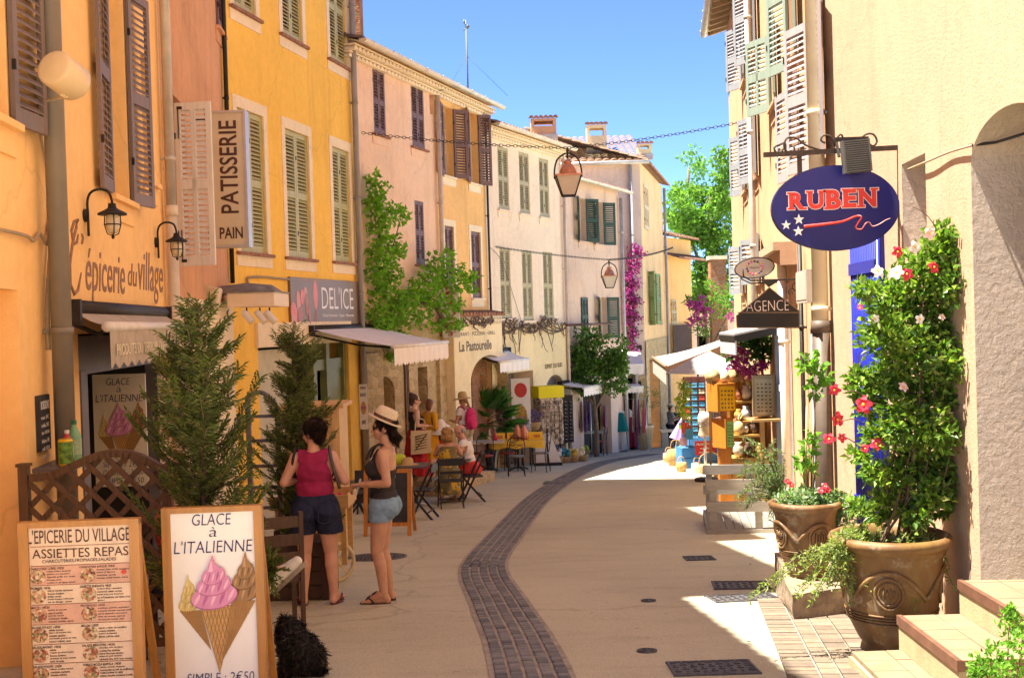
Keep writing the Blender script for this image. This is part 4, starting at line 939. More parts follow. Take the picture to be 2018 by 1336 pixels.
bd1=thing('ice_cream_board','wood framed white pavement board picturing three soft ice cream cones','sign board',(P(425,1200,YB).x,YB,gz(YB)),R(3))
f=bf(425,YB,gz(YB));xl,zt=f(327,997);xr,_=f(523,997)
b=MB();b.bb(xl+.02,xr-.02,-.012,.012,.05,zt-.02);b.build('panel',white,bd1)
for nme,q in(('rail',(xl,xr,zt-.030,zt)),('rail',(xl,xr,.02,.06)),('stile',(xl,xl+.046,0,zt-.002)),('stile',(xr-.046,xr,0,zt-.002))):
 b=MB();b.bb(q[0],q[1],-.028 if nme=='stile' else-.026,.028,q[2],q[3]);b.build('frame_'+nme,vfr,bd1)
b=MB()
for s_ in(xl+.03,xr-.03):b.bar((s_,.03,zt-.05),(s_,.42,0),.035,.03)
b.build('back_leg',vfr,bd1);glace_art(bd1,f,-.014)
YM=5.95;bd2=thing('menu_board','wood framed menu board listing platters beside the lattice fence','sign board',(P(162,1200,YM).x,YM,gz(YM)),R(3))
f=bf(162,YM,gz(YM));xl,zt=f(46,1024);xr,_=f(280,1024);papers=[mat('menu_cream',(.66,.50,.38),.6,var=.12,vs=9),mat('menu_pink',(.55,.32,.24),.6,var=.15,vs=9),mat('menu_rule',(.20,.09,.06),.7,var=0)]
def foodmat():
 m,nt,b=base('menu_food_print');b.inputs['Roughness'].default_value=.6
 tc=nd(nt,'ShaderNodeTexCoord');v=nd(nt,'ShaderNodeTexVoronoi');v.inputs['Scale'].default_value=85;nt.links.new(tc.outputs['Object'],v.inputs['Vector'])
 sp=nd(nt,'ShaderNodeSeparateColor');nt.links.new(v.outputs['Color'],sp.inputs[0])
 nt.links.new(ramp(nt,sp.outputs[0],[(0,(.10,.04,.02)),(.3,(.36,.10,.06)),(.5,(.55,.35,.2)),(.7,(.12,.14,.03)),(.85,(.62,.55,.42)),(1,(.45,.2,.05))]),b.inputs['Base Color']);return m
b=MB();b.bb(xl+.02,xr-.02,-.012,.012,.05,zt-.02,0)
rows=[1111,1149,1187,1226,1265,1303,1341,1379]
for i in range(7):
 z1=f(0,rows[i])[1];z0=f(0,rows[i+1])[1]
 if i in(0,2):b.bb(xl+.055,xr-.055,-.0135,-.012,z0,z1,1)
 b.bb(xl+.055,xr-.055,-.0145,-.012,z1-.001,z1+.002,2)
z1=f(0,1073)[1];b.bb(xl+.055,xr-.055,-.0145,-.012,z1-.001,z1+.0015,2);b.build('panel',papers,bd2)
fdm=foodmat()
for i in range(7):
 for cx in(80,177):b=MB();x,z=f(cx,rows[i]+21);b.prism([(x+cos(2*pi*j/20)*.039,z+sin(2*pi*j/20)*.036)for j in range(20)],-.0155,-.012);b.build('food_picture',fdm,bd2)
x,z=f(247,1128)
b=MB();b.prism([(x+cos(2*pi*j/16)*.013,z+sin(2*pi*j/16)*.013)for j in range(16)],-.016,-.012);b.build('red_badge',mat('badge_red',(.5,.06,.04),.6),bd2)
b=MB()
def mt(t,xa,xb,yb_,yt,bold=0):x0,z0=f(xa,yb_);x1,z1=f(xb,yt);b.text(t,x0,z0,x1-x0,z1-z0,y=-.0142,depth=.001,bold=bold)
mt("L'EPICERIE DU VILLAGE",63,261,1067,1040);mt('ASSIETTES REPAS',71,257,1096,1078);mt('CHARCUTERIES,FROMAGES,SALADES',90,233,1106,1099)
menu=[('CHARCUTERIE CORSE: 19€50',['coppa, lonzu, panzetta','jambon cru, saucisson','figatelli grillé sur toast','fromage corse','confiture de figue, salade'],'CHARCUTERIE BASQUE: 19€50',['chorizo, lomo séché, saucisson','jambon de Bayonne','ventrèche, terrine','fromage brebis basque, salade']),
('FROMAGE: 15€50',['chèvre mariné, emmental',"fourme d'ambert",'brebis corse','brebis basque, reblochon','lait de Mangir, salade'],'ASSIETTE ENFANTS: 9€50',['jambon blanc, saucisson','emmental, salade tomate','pâtes avec une surprise!',"et si l'assiette est finie une",'glace !']),
('MIXTE : 18€50',['jambon de bayonne','chèvre mariné','poivron mariné','artichaut, basilic','tomates séchées, salade'],'PROVENÇALE: 16€50',['artichaut, poivron, aubergine','courgette marinée, tomates séchées','olives, tapenade, concombre','billes de tomate, asperge','PROVENÇALE CHÈVRE: 18€50']),
('SALADE POULET: 13€50',['salade tomate','blanc de poulet rôti','tomates séchées','emmental, graines de noix','POULET CHÈVRE: 15€50'],'MELON: 12€50',['salade, melon de cavaillon','tomates séchées','jambon de bayonne','MELON CHÈVRE: 15€50']),
('SALADE MAGRET: 14€50',['salade','magret de canard séché',"fourme d'ambert",'cerneaux de noix, tomate','huile de noix'],'SALADE BIEN ETRE: 14€50',['amandes, noix de pécan','cranberries séchées','mûres blanches séchées','baies de goji séchées','véritable fêta AOP avec tomate']),
('SALADE POULPE: 15€50',['salade, poulpe mariné','crevettes marinées','tomates séchées'],'TOMATE MOZZA BUFFALA: 14€50',['salade, tomate ancienne','mozzarella au lait de bufflonne','TOMATE BURRATA: 14€50','salade tomate ancienne basilic']),
('SALADE DE CHÈVRE: 13€50',['salade, chèvre chaud','miel, noix'],'SALADE NIÇOISE: 13€50',['salade, thon, anchois','oeufs, olives'])]
for i,(h1_,l1,h2_,l2)in enumerate(menu):
 y0_=rows[i]
 for hx,tx,hd,ls in((65,98,h1_,l1),(161,194,h2_,l2)):
  mt(hd,hx,hx+len(hd)*2.75,y0_+7.5,y0_+2.5,.01)
  for k,t in enumerate(ls):mt(t,tx,min(tx+len(t)*2.1,263 if tx>150 else 158),y0_+13+k*5.6,y0_+9.2+k*5.6,.01)
b.build('lettering',brownink,bd2)
for nme,q in(('rail',(xl,xr,zt-.03,zt)),('rail',(xl,xr,.02,.06)),('stile',(xl,xl+.05,0,zt-.002)),('stile',(xr-.05,xr,0,zt-.002))):
 b=MB();b.bb(q[0],q[1],-.028 if nme=='stile' else-.026,.028,q[2],q[3]);b.build('frame_'+nme,vfr,bd2)
b=MB()
for s_ in(xl+.03,xr-.03):b.bar((s_,.03,zt-.05),(s_,.42,0),.035,.03)
b.build('back_leg',vfr,bd2)
YP=11.6;ps=thing('ice_cream_poster','smaller ice cream poster hanging in the apricot shop doorway behind the lattice','poster',(P(238,850,YP).x,YP,P(238,958,YP).z))
kk=104/172.;ff=lambda px,py:((px-426)/2300*YP*kk,P(238,742+(py-1006)*kk,YP).z-P(238,958,YP).z)
b=MB();b.bb(-104/2/2300*YP,104/2/2300*YP,-.01,.01,0,P(238,737,YP).z-P(238,958,YP).z);b.build('panel',mat('poster_cream',(.72,.64,.5),.5,var=.03),ps)
f0=ff
def ff2(px,py):
 if py>1310:return f0(px,py-42)
 return f0(px,py)
glace_art(ps,ff2,-.012)
# ---- hanging and wall signs
def hsign(px0,px1,py0,py1,Y):a=P(px0,py1,Y);b_=P(px1,py0,Y);return a.x,b_.x,a.z,b_.z
sgcream=mat('lightbox_cream',(.66,.56,.38),.5,var=.05);sgbrown=mat('sign_brown',(.09,.035,.022),.5,var=0);alu=mat('aluminium',(.62,.60,.57),.35,.6,var=.05)
x0,x1,z0,z1=hsign(425,484,218,489,15.3);t=thing('bakery_sign','tall cream projecting sign lettered in brown beside the white shutter','sign',(x0,15.3,z0))
b=MB();b.bb(x0,x1-.025,15.27,15.43,z0+.02,z1-.02);b.build('panel',sgcream,t,True)
b=MB()
for q in((x0-.01,x1,z1-.03,z1),(x0-.01,x1,z0,z0+.03)):b.bb(q[0],q[1],15.25,15.45,q[2],q[3])
b.bb(x1-.03,x1,15.25,15.45,z0+.03,z1-.03);b.bb(x0-.012,x0+.006,15.25,15.45,z0+.03,z1-.03);b.build('frame',alu,t,True)
b=MB();A=P(471,420,15.26);B=P(470,237,15.26);b.text('PATISSERIE',A.x,A.z,B.z-A.z,.235,y=15.267,bold=.015,rot=pi/2);A=P(433,471,15.26);B=P(478,447,15.26);b.text('PAIN',A.x,A.z,B.x-A.x,B.z-A.z,y=15.267,bold=.02);b.build('lettering',sgbrown,t,True)
b=MB()
for zz in(z0+.1,z1-.1):b.bar((x0-.35,15.36,zz),(x0,15.36,zz),.03,.03)
b.build('bracket',iron,t,True)
q=W3 .rect(568,706,551,639);t=thing('gelato_sign','brown shop fascia sign with pink flower buds on the yellow house','sign',W3 .w(q[0],0,q[2]))
b=MB();b.T=W3 .M;b.bb(q[0],q[1],-.05,0,q[2],q[3]);b.build('panel',mat('fascia_brown',(.22,.155,.085),.45,var=.12,vs=2),t,True)
b=MB();b.T=W3 .M
def w3(px,py):return W3 .px(px,py,.055)
for i,(px,py,rx,rz,r_,mm)in enumerate([(622,582,.11,.26,0,0),(603,583,.09,.16,.15,1),(596,585,.08,.14,-.1,0),(589,600,.1,.24,.1,1),(605,600,.08,.2,0,2),(580,618,.14,.2,.3,0),(592,622,.12,.16,-.2,2),(575,632,.1,.1,0,1),(610,620,.06,.18,.1,2)]):
 s,z=w3(px,py);z=min(max(z,q[2]+rz*.8),q[3]-rz*1.02);s=max(s,q[0]+rx*.8)
 pts=[(s+rx*sin(a)*(.9+.1*cos(a))*cos(r_)-rz*cos(a)*sin(r_),z+rx*sin(a)*sin(r_)+rz*cos(a)*cos(r_))for a in[2*pi*k/20 for k in range(20)]]
 b.prism(pts,-.0515-.001*(i+1),-.05,mm)
 if i==0:
  for k in(-.06,0,.05):b.bar((s+k*.4,-.053,z-rz),(s+k,-.053,q[2]+.03),.012,.004,1)
b.build('flower_motif',[mat('motif_pink',(.70,.22,.20),.5),mat('motif_rose',(.62,.30,.26),.5),mat('motif_dusk',(.42,.18,.15),.5)],t,True)
b=MB();b.T=W3 .M;s0,z0=w3(635,609);s1,_=w3(697,609);z1=w3(665,566)[1];b.text("DEL'ICE",s0,z0,s1-s0,z1-z0,y=-.053,bold=-.006);s0,z0=w3(636,626);b.text('Glaces Artisanales - Crêpes - Pâtisseries',s0,z0,s1-s0,.07,y=-.053,bold=.01);b.build('lettering',white,t,True)
x0,x1,z0,z1=hsign(873,904,560,666,27.2);t=thing('restaurant_sign','narrow white upright sign with red letters half hidden by the vine','sign',(x0,27.2,z0));b=MB();b.bb(x0,x1,27.2,27.34,z0,z1);b.build('panel',white,t,True)
b=MB();n=10
for i,ch in enumerate('RESTAURANT'):hh=(z1-z0-.06)/n;b.text(ch,(x0+x1)/2,z1-.03-(i+1)*hh+.02,.22 if ch!='A' else.24,hh-.035,y=27.197,bold=.03,align='C')
b.build('lettering',mat('sign_red',(.50,.03,.035),.5),t,True);b=MB();b.bar((x0-.5,27.27,z1-.1),(x0,27.27,z1-.1),.03,.03);b.bar((x0-.5,27.27,z0+.2),(x0,27.27,z0+.2),.03,.03);b.build('bracket',iron,t,True)
x0,x1,z0,z1=hsign(710,723,757,846,23.0);t=thing('sandwich_sign','small white sandwich sign on the stone pier beside the green door','sign',(x0,23,z0));b=MB();b.bb(x0,x1,23,23.03,z0,z1);b.build('panel',white,t,True)
b=MB();xm=(x0+x1)/2;b.text('PAN',xm,z1-.1,.1,.06,y=22.998,bold=.02,align='C');b.text('BAGNAT',xm,z1-.24,.115,.07,y=22.998,bold=.02,align='C');b.text('8€',xm,z0+.1,.08,.09,y=22.998,bold=.02,align='C');b.build('lettering',brownink,t,True)
b=MB();b.prism([(xm+cos(a)*.055,z0+.42+sin(a)*.13)for a in[2*pi*k/18 for k in range(18)]],22.994,23,0);b.prism([(xm-.055,z0+.40),(xm+.055,z0+.40),(xm+.055,z0+.45),(xm-.055,z0+.45)],22.991,23,1);b.build('printed_bun',[ICE[9],ICE[2]],t,True)
YR=8.75;c=P(1647,410,YR);t=thing('oval_sign','navy blue oval sign with red lettering and three white stars hanging from an iron bracket','sign',(c.x,YR,c.z-.32));rx,rz=126/2300*YR,84/2300*YR
navy=mat('navy_enamel',(.015,.017,.15),.35,var=.08,vs=2);b=MB();el=lambda k_,y0_,y1_,mm:b.prism([(c.x+cos(2*pi*k/56)*rx*k_,c.z+sin(2*pi*k/56)*rz*k_)for k in range(56)],y0_,y1_,mm)
el(1,YR,YR+.05,1);el(.985,YR-.004,YR,0);b.build('panel',[navy,mat('navy_edge',(.02,.02,.08),.5)],t,True)
def rp(px,py):v=P(px,py,YR);return v.x,v.z
redl=mat('sign_bright_red',(.62,.045,.035),.4,var=0);oul=mat('outline_pale',(.75,.62,.56),.5);cs=[(1553,1591,414,379),(1590,1628,413,376),(1626,1662,413,374),(1660,1692,410,372),(1690,1732,409,371)]
for pas,(gr,yy,bo)in enumerate(((.006,YR-.006,.07),(0,YR-.009,.045))):
 b=MB()
 for ch,(xa,xb,yb_,yt)in zip('RUBEN',cs):
  x0,z0=rp(xa,yb_);x1,z1=rp(xb-4,yt);h_=z1-z0;w_=x1-x0;b.text(ch,x0+w_*.06-gr,z0-gr,w_*.88+2*gr,h_+2*gr,y=yy,bold=bo,depth=.002)
  st_={'R':[(.16,0),(.16,1),(.86,0)],'U':[(.16,1),(.86,1)],'B':[(.14,0),(.14,1)],'E':[(.16,0),(.16,1)],'N':[(.16,0),(.14,1),(.86,1)]}[ch]
  for u_,v_ in st_:b.bb(x0+w_*u_-w_*.2-gr,x0+w_*u_+w_*.2+gr,yy-.0015,yy,z0+v_*(h_-h_*.1)-gr,z0+v_*(h_-h_*.1)+h_*.1+gr)
 b.build('letter_outline' if pas==0 else 'lettering',oul if pas==0 else redl,t,True)
b=MB()
for px,py,r_ in((1574,433,11),(1549,444,10),(1573,456,11)):
 X_,Z_=rp(px,py);rr=r_/2300*YR;b.prism([(X_+sin(2*pi*k/10)*(rr if k%2==0 else rr*.42),Z_+cos(2*pi*k/10)*(rr if k%2==0 else rr*.42))for k in range(10)],YR-.007,YR-.004)
b.build('star',white,t,True)
cv=[(1584,447),(1620,443),(1660,437),(1685,427),(1697,428),(1690,440),(1686,450),(1697,452),(1704,442),(1712,438),(1718,446),(1730,443),(1745,434),(1756,430)]
b=MB();cvr=resample([Vector((rp(*p)[0],YR-.006,rp(*p)[1]))for p in cv],.012);n=len(cvr);b.tube(cvr,[.010*(1-i/n)+.0025 for i in range(n)],6,0);b.tube([p+Vector((.002,-.003,.006*(1-i/n)))for i,p in enumerate(cvr)],[.004*(1-i/n)+.001 for i in range(n)],5,1);b.build('ribbon_line',[redl,white],t,True)
b=MB();zb=P(1640,300,YR).z
b.bar((P(1506,304,YR).x,YR+.02,P(1506,305,YR).z),(P(1779,290,YR).x+.02,YR+.02,P(1779,290,YR).z),.035,.035)
xa=P(1577,320,YR).x;b.bar((xa,YR+.02,P(1577,305,YR).z),(xa,YR+.02,c.z+rz*.8),.03,.03);xa=P(1690,320,YR).x;b.bar((xa,YR+.02,P(1690,300,YR).z),(xa,YR+.02,c.z+rz*.9),.03,.03)
b.bb(P(1775,290,YR).x,P(1783,290,YR).x,YR-.02,YR+.06,P(1779,320,YR).z,P(1779,280,YR).z)
def scroll(pts,r=.008):
 b.tube(resample([Vector((P(*p,YR).x,YR+.02,P(*p,YR).z))for p in pts],.02),r,6)
scroll([(1620,296),(1590,286),(1570,272),(1552,272),(1546,290),(1555,300),(1567,296),(1564,286)]);scroll([(1546,290),(1540,300),(1530,300),(1527,290),(1535,286)]);scroll([(1647,288),(1640,270),(1625,266),(1619,276),(1628,282)]);scroll([(1647,288),(1652,270),(1660,264),(1662,272)]);scroll([(1690,284),(1705,266),(1722,264),(1730,278),(1722,288),(1712,280)])
b.build('bracket',mat('bracket_iron',(.06,.04,.03),.6,.4,var=.3,vs=30),t,True)
t=thing('floodlight','ribbed grey floodlight fixed above the oval sign','lamp',P(1688,338,YR-.15));b=MB();fc=P(1688,308,YR-.12)
b.T=Matrix.Translation(fc)@Matrix.Rotation(R(-4),4,'Y');b.bb(-.10,.10,0,.05,-.12,.12)
for i in range(15):zz=-.11+i*.0157;b.bb(-.088,.088,-.03,0,zz-.004,zz+.004)
b.bb(-.10,-.088,-.03,0,-.12,.12);b.bb(.088,.10,-.03,0,-.12,.12);b.build('housing',mat('dark_grey_alloy',(.11,.115,.115),.5,.4),t,True)
b=MB();b.T=Matrix.Translation(fc);b.bar((-.12,.03,0),(-.12,.1,.14),.02,.01);b.bar((.11,.03,0),(.11,.1,.14),.02,.01);b.bar((-.13,.1,.14),(.12,.1,.14),.03,.03);b.build('yoke',iron,t,True)
YA=13.7;t=thing('agency_sign','black house shaped hanging sign with pale outline lettering','sign',P(1516,647,YA));ap=lambda px,py:(P(px,py,YA).x,P(px,py,YA).z);blk=mat('black_panel',(.022,.019,.017),.5,var=.2,vs=4)
b=MB();b.prism([ap(1453,645),ap(1580,645),ap(1581,618),ap(1516,567),ap(1452,622)],YA,YA+.05);b.prism([ap(1500,551),ap(1516,566),ap(1541,550)],YA+.005,YA+.04);b.build('panel',blk,t,True)
b=MB()
for a,c_ in(((1453,646),(1581,646)),((1453,616),(1581,616)),((1452,622),(1516,567)),((1581,618),(1516,567))):A=ap(*a);B=ap(*c_);b.bar((A[0],YA-.004,A[1]),(B[0],YA-.004,B[1]),.008,.012)
b.build('edge_strip',mat('bronze_strip',(.16,.10,.06),.5),t,True);b=MB();x0,z0=ap(1471,614);x1,z1=ap(1554,591);b.text('AGENCE',x0,z0,x1-x0,z1-z0,y=YA-.004,bold=-.02);b.build('lettering',mat('neon_tube_white',(.75,.60,.52),.4,var=0),t,True)
b=MB();zz=P(1540,551,YA).z;b.tube([(P(1465,535,YA).x,YA+.02,P(1465,530,YA).z),(P(1466,545,YA).x,YA+.02,P(1466,545,YA).z),(P(1480,551,YA).x,YA+.02,zz),(P(1618,551,YA).x,YA+.02,zz)],.010,6)
for k,(cx,cy,rr)in enumerate(((1570,566,.07),(1582,574,.05),(1560,576,.05))):b.tube([(P(cx,cy,YA).x+cos(a)*rr*(1-a/9),YA+.02,P(cx,cy,YA).z+sin(a)*rr*(1-a/9))for a in[k_*.5 for k_ in range(15)]],.006,5)
b.build('bracket',iron,t,True)
YO=15.2;t=thing('oval_sign','small white oval sign with a ring of coloured dots on a scroll bracket','sign',P(1487,548,YO));b=MB();c=P(1487,528,YO);b.prism([(c.x+cos(2*pi*k/40)*39/2300*YO,c.z+sin(2*pi*k/40)*20/2300*YO+.02*cos(2*pi*k/40))for k in range(40)],YO,YO+.03);b.build('panel',mat('oval_ivory',(.70,.64,.55),.5,var=.04),t,True)
b=MB();b.tube([(c.x+cos(2*pi*k/40)*39/2300*YO,YO-.002,c.z+sin(2*pi*k/40)*20/2300*YO+.02*cos(2*pi*k/40))for k in range(40)],.008,6,closed=True);b.tube([(P(1618,550,YO).x+.1,YO+.02,c.z-.19),(P(1480,551,YO).x,YO+.02,c.z-.2),(P(1462,545,YO).x,YO+.02,c.z-.14),(P(1463,533,YO).x,YO+.02,c.z-.05)],.009,6);b.build('bracket',iron,t,True)
for mi_,cc in enumerate([(.5,.1,.3),(.55,.3,.05),(.1,.06,.25),(.12,.09,.07),(.6,.15,.1)]):
 b=MB()
 for k in range(mi_,15,5):a=2*pi*k/15+.3;b.ball((c.x+cos(a)*.10,YO-.003,c.z+sin(a)*.085),(.016,.005,.016),8)
 b.build('flower_dot',mat('dot_%d'%mi_,cc,.5,var=0),t,True)
b=MB();b.text('Marguerite',c.x,c.z-.012,.13,.028,y=YO-.003,align='C',shear=.3);b.build('lettering',brownink,t,True)
q=WR2 .rect(1598,1621,533,596);b=MB();b.T=WR2 .M;b.bb(q[0],q[1],-.16,0,q[2],q[3]);b.bb(q[0]+.02,q[1]-.02,-.165,-.16,q[2]+.03,q[3]-.03);tag(b.build('meter_box',mat('meter_grey',(.42,.38,.32),.6,var=.1)),'grey metal meter box beside the cream downpipe','box')
def cable(name,W,pts,r,m,label,out=.03):
 b=MB();P3=[]
 for i,p in enumerate(pts):
  s,z=W.px(p[0],p[1],out);P3 .append(W.w(s,out+.006*sin(i*2.1),z))
 b.tube(resample(P3,.05),r,6);return tag(b.build(name,m),label,'cable')
wire=mat('aged_cable',(.36,.27,.17),.7,var=.2);dwire=mat('dark_cable',(.07,.06,.05),.6)
cable('cable_bundle',W1,[(80,-10),(82,100),(90,200),(100,280),(112,350)],.035,dwire,'dark cable bundle running down behind the fat downpipe',.06)
cable('cable_bundle',W1,[(116,345),(120,360),(104,390),(100,440),(92,482),(80,460),(66,475),(50,465),(0,452)],.013,wire,'pale cable looping left across the apricot wall')
cable('cable_bundle',W1,[(104,390),(100,480),(95,600),(96,700)],.02,wire,'pale cable hanging straight beside the fat downpipe')
cable('cable_bundle',W3,[(490,560),(488,548),(520,546),(560,550),(620,553),(690,556),(705,560)],.02,wire,'twisted pale cables along the yellow house above the fascia sign')
cable('wall_wire',WR1,[(1790,334),(1830,318),(1870,300),(1912,288),(1918,287)],.008,wire,'pale wire rising across the sand wall towards the arch')
b=MB();a=WR1 .px(1916,287);A=WR1 .w(a[0],.02,a[1]);b.tube([A,A+Vector((.12,-.1,0)),Vector((3.12,6.6,A.z+.05))],.009,6);b.tube([Vector((3.05,6.75,A.z+.12)),Vector((3.02,6.7,A.z-.06)),Vector((3.12,6.6,A.z-.22))],.02,8);b.ball((3.1,6.62,A.z-.25),(.07,.07,.10),10);tag(b.build('porch_lamp',iron),'dark iron porch lamp on its wire in the arch mouth','lamp')
cable('crack_cable',W6,[(966,488),(990,520),(1030,640)],.006,dwire,'thin slack wire over the blush front')
# ---- loudspeaker and junction box on the apricot wall
lsm=mat('ivory_plastic',(.70,.55,.33),.4,var=.05);t=thing('loudspeaker','ivory cylindrical loudspeaker on a bracket high on the apricot wall','loudspeaker',P(125,150,7.9));A=P(104,132,7.75);B=P(150,168,8.0);d=(B-A).normalized()
b=MB();k=[A,A+d*.005,A+d*.02,B-d*.03,B];b.tube([A,A+(B-A)*.03,A+(B-A)*.06,B-(B-A)*.1,B],[.10,.118,.124,.128,.11],32);b.build('body',lsm,t,True);b=MB();s,z=W1 .px(70,150);w0=W1 .w(s,0,A.z-.1);b.bar(w0,(B+A)/2+Vector((0,0,-.14)),.03,.012);b.bar((B+A)/2+Vector((-.02,0,-.14)),(B+A)/2+Vector((0,0,-.09)),.03,.03);b.bar(w0+Vector((0,0,-.05)),w0+Vector((0,0,.2)),.03,.01);b.build('bracket',lsm,t,True)
q=W1 .rect(60,85,44,88);b=MB();b.T=W1 .M;b.bb(q[0],q[1],-.07,0,q[2],q[3]);b.bb(q[0]+.02,q[1]-.05,-.075,-.07,q[2]+.03,q[2]+.09);tag(b.build('junction_box',mat('box_ivory',(.66,.55,.38),.5)),'small ivory junction box above the loudspeaker','box')
# ---- wall lanterns
def wall_lamp(px,py,label,grp='swan neck lamps on the apricot wall'):
 s,z=W1 .px(px,py);t=thing('wall_lamp',label,'lamp',W1 .w(s,0,z-.2),group=grp);T=W1 .M@Matrix.Translation((s,0,z))
 b=MB();b.T=T;b.tube([(0,-.0,0),(0,-.025,0)],.055,16);b.tube(resample([Vector(p)for p in[(0,-.03,-.17),(0,-.03,0),(0,-.03,.12),(0,-.06,.19),(0,-.13,.215),(0,-.20,.19),(0,-.225,.12),(0,-.225,.09)]],.02),.011,8);b.build('arm',iron,t,True)
 b=MB();b.T=T;c=(0,-.225,0)
 b.lathe([(0,.10),(.03,.095),(.035,.06),(.055,.045),(.115,.015),(.118,.0),(.06,.004),(.05,.0)],c,24,0)
 for k in range(4):a=k*pi/2+.4;b.tube([(cos(a)*.062,-.225+sin(a)*.062,0),(cos(a)*.066,-.225+sin(a)*.066,-.08),(cos(a)*.045,-.225+sin(a)*.045,-.155),(0,-.225,-.175)],.005,5,0)
 b.tube([(cos(a)*.066,-.225+sin(a)*.066,-.08)for a in[2*pi*k/16 for k in range(16)]],.005,5,closed=True);b.ball((0,-.225,-.185),.014,8);b.build('cage',iron,t,True)
 b=MB();b.T=T;b.lathe([(.045,0),(.055,-.03),(.054,-.10),(.035,-.15),(0,-.16)],c,20);b.build('glass',mat('ribbed_glass',(.66,.56,.38),.15,var=.1,vs=40,mapping=(1,1,6),spec=.6),t,True)
wall_lamp(166,425,'larger looking swan neck wall lamp nearer the fat downpipe');wall_lamp(306,478,'swan neck wall lamp by the corner with the pale downpipe')
# ---- awnings
def awning(name,label,W,s0,s1,zb,out,zf,val,m,text=None,scal=.11,under=None,tm=None,roller=.06,grp=None):
 t=thing(name,label,'awning',W.w(s0,0,zf-val),group=grp);b=MB();b.T=W.M;th=.006
 nseg=12;v=[]
 for i in range(nseg+1):
  u_=i/nseg;y=-.06-(out-.06)*u_;z=zb+(zf-zb)*u_-.05*sin(pi*u_)*.6
  v+=[(s0,y,z),(s1,y,z)]
 b.add(v,[(2*i,2*i+1,2*i+3,2*i+2)for i in range(nseg)],None,0,True);b.build('canvas',m,t,True)
 b=MB();b.T=W.M;n=max(6,int((s1-s0)/scal));v=[];sub=6
 for i in range(n*sub+1):
  x=s0+(s1-s0)*i/(n*sub);ph=(i%sub)/sub;dz=.045*abs(sin(pi*(i/sub)));wv_=.012*sin(i*2*pi/sub*.5)
  v+=[(x,-out-.01+wv_*.3,zf-.03),(x,-out-.012+wv_,zf-val+.05-dz)]
 b.add(v,[(2*i,2*i+1,2*i+3,2*i+2)for i in range(n*sub)],None,0,True);b.build('valance',m,t,True)
 b=MB();b.T=W.M;b.tube([(s0-.01,-out+.01,zf-.01),(s1+.01,-out+.01,zf-.01)],.04,12,0);b.build('front_bar',mat('awning_bar_white',(.72,.68,.62),.4),t,True)
 b=MB();b.T=W.M;b.tube([(s0-.04,-.08,zb),(s1+.04,-.08,zb)],roller,12,0)
 for s_ in(s0+.12,s1-.12):b.tube([(s_,-.05,zb-.12),(s_+.25*(1 if s_<(s0+s1)/2 else-1),-out*.5,(zb+zf)/2-.14),(s_,-out+.02,zf-.03)],.02,8,0)
 for s_ in(s0-.06,s1+.06):b.bb(s_-.03,s_+.03,-.16,0,zb-.14,zb+.06,0)
 b.build('arm',iron if under is None else under,t,True)
 if text:b=MB();b.T=W.M;b.text(text,s0+(s1-s0)*.04,zf-val+.075,(s1-s0)*.92,val*.36,y=-out-.028,bold=.015);b.build('lettering',tm,t,True)
 return t
canv=mat('white_canvas',(.86,.80,.74),.85,var=.05,vs=3);gcanv=mat('grey_stripe_canvas',(.44,.39,.37),.85,var=.22,vs=7,mapping=(3,.15,.15))
vcanv=mat('taupe_canvas',(.47,.40,.31),.85,var=.12,vs=5)
s0=W1 .px(214,660,.34)[0];s1=W1 .px(372,660,.34)[0];t=awning('shop_awning','small grey awning with scalloped lettered valance over the apricot shop',W1,s0,s1,W1 .px(250,612,.06)[1],.34,W1 .px(290,641,.34)[1],.34,vcanv,'PRODUITS DU TERROIR | VINS - GOURMANDISES',.14,tm=mat('faded_cream_letter',(.70,.63,.45),.8,var=.2,vs=15))
best=min(((abs(W3 .px(773,683,o_)[0]-W3 .px(610,648,.06)[0]),o_)for o_ in np.linspace(.4,3,53)))[1]
s0=W3 .px(612,648,.06)[0];s1=W3 .px(882,671,best)[0];awning('gelateria_awning','broad white awning stretched out over the green gelateria door',W3,s0,s1,W3 .px(660,646,.06)[1],best,W3 .px(826,678,best)[1],.36,canv,scal=.16)
q0=W6 .px(988,720,.7);q1=W6 .px(1042,715,.7);awning('souvenir_awning','small white scalloped awning over the souvenir shop door',W6,q0[0]-.1,q1[0],q0[1]+.35,.7,q0[1]+.10,.3,canv,scal=.15)
q0=W7 .px(1150,768,.8);q1=W7 .px(1192,768,.8);awning('souvenir_awning','short white fringed awning behind the courtyard tree trunk',W7,q0[0],q1[0],q0[1]+.2,.8,q0[1]+.06,.28,canv,scal=.12)
q0=W8 .px(1212,722,1.3);q1=W8 .px(1268,718,1.3);awning('clothes_awning','white awning jutting from the mauve house over the dresses',W8,q0[0]-.3,q1[0],q0[1]+.62,1.3,q0[1]+.05,.36,canv,scal=.2)
q0=W8 .px(1216,768,1.6);q1=W8 .px(1268,766,1.6);awning('clothes_awning','low fringed white canopy on thin posts above the clothes rail',W8,q0[0],q1[0],q0[1]+.12,1.6,q0[1]+.08,.22,canv,scal=.1)
chm=mat('chain_iron',(.05,.045,.045),.6,.4)
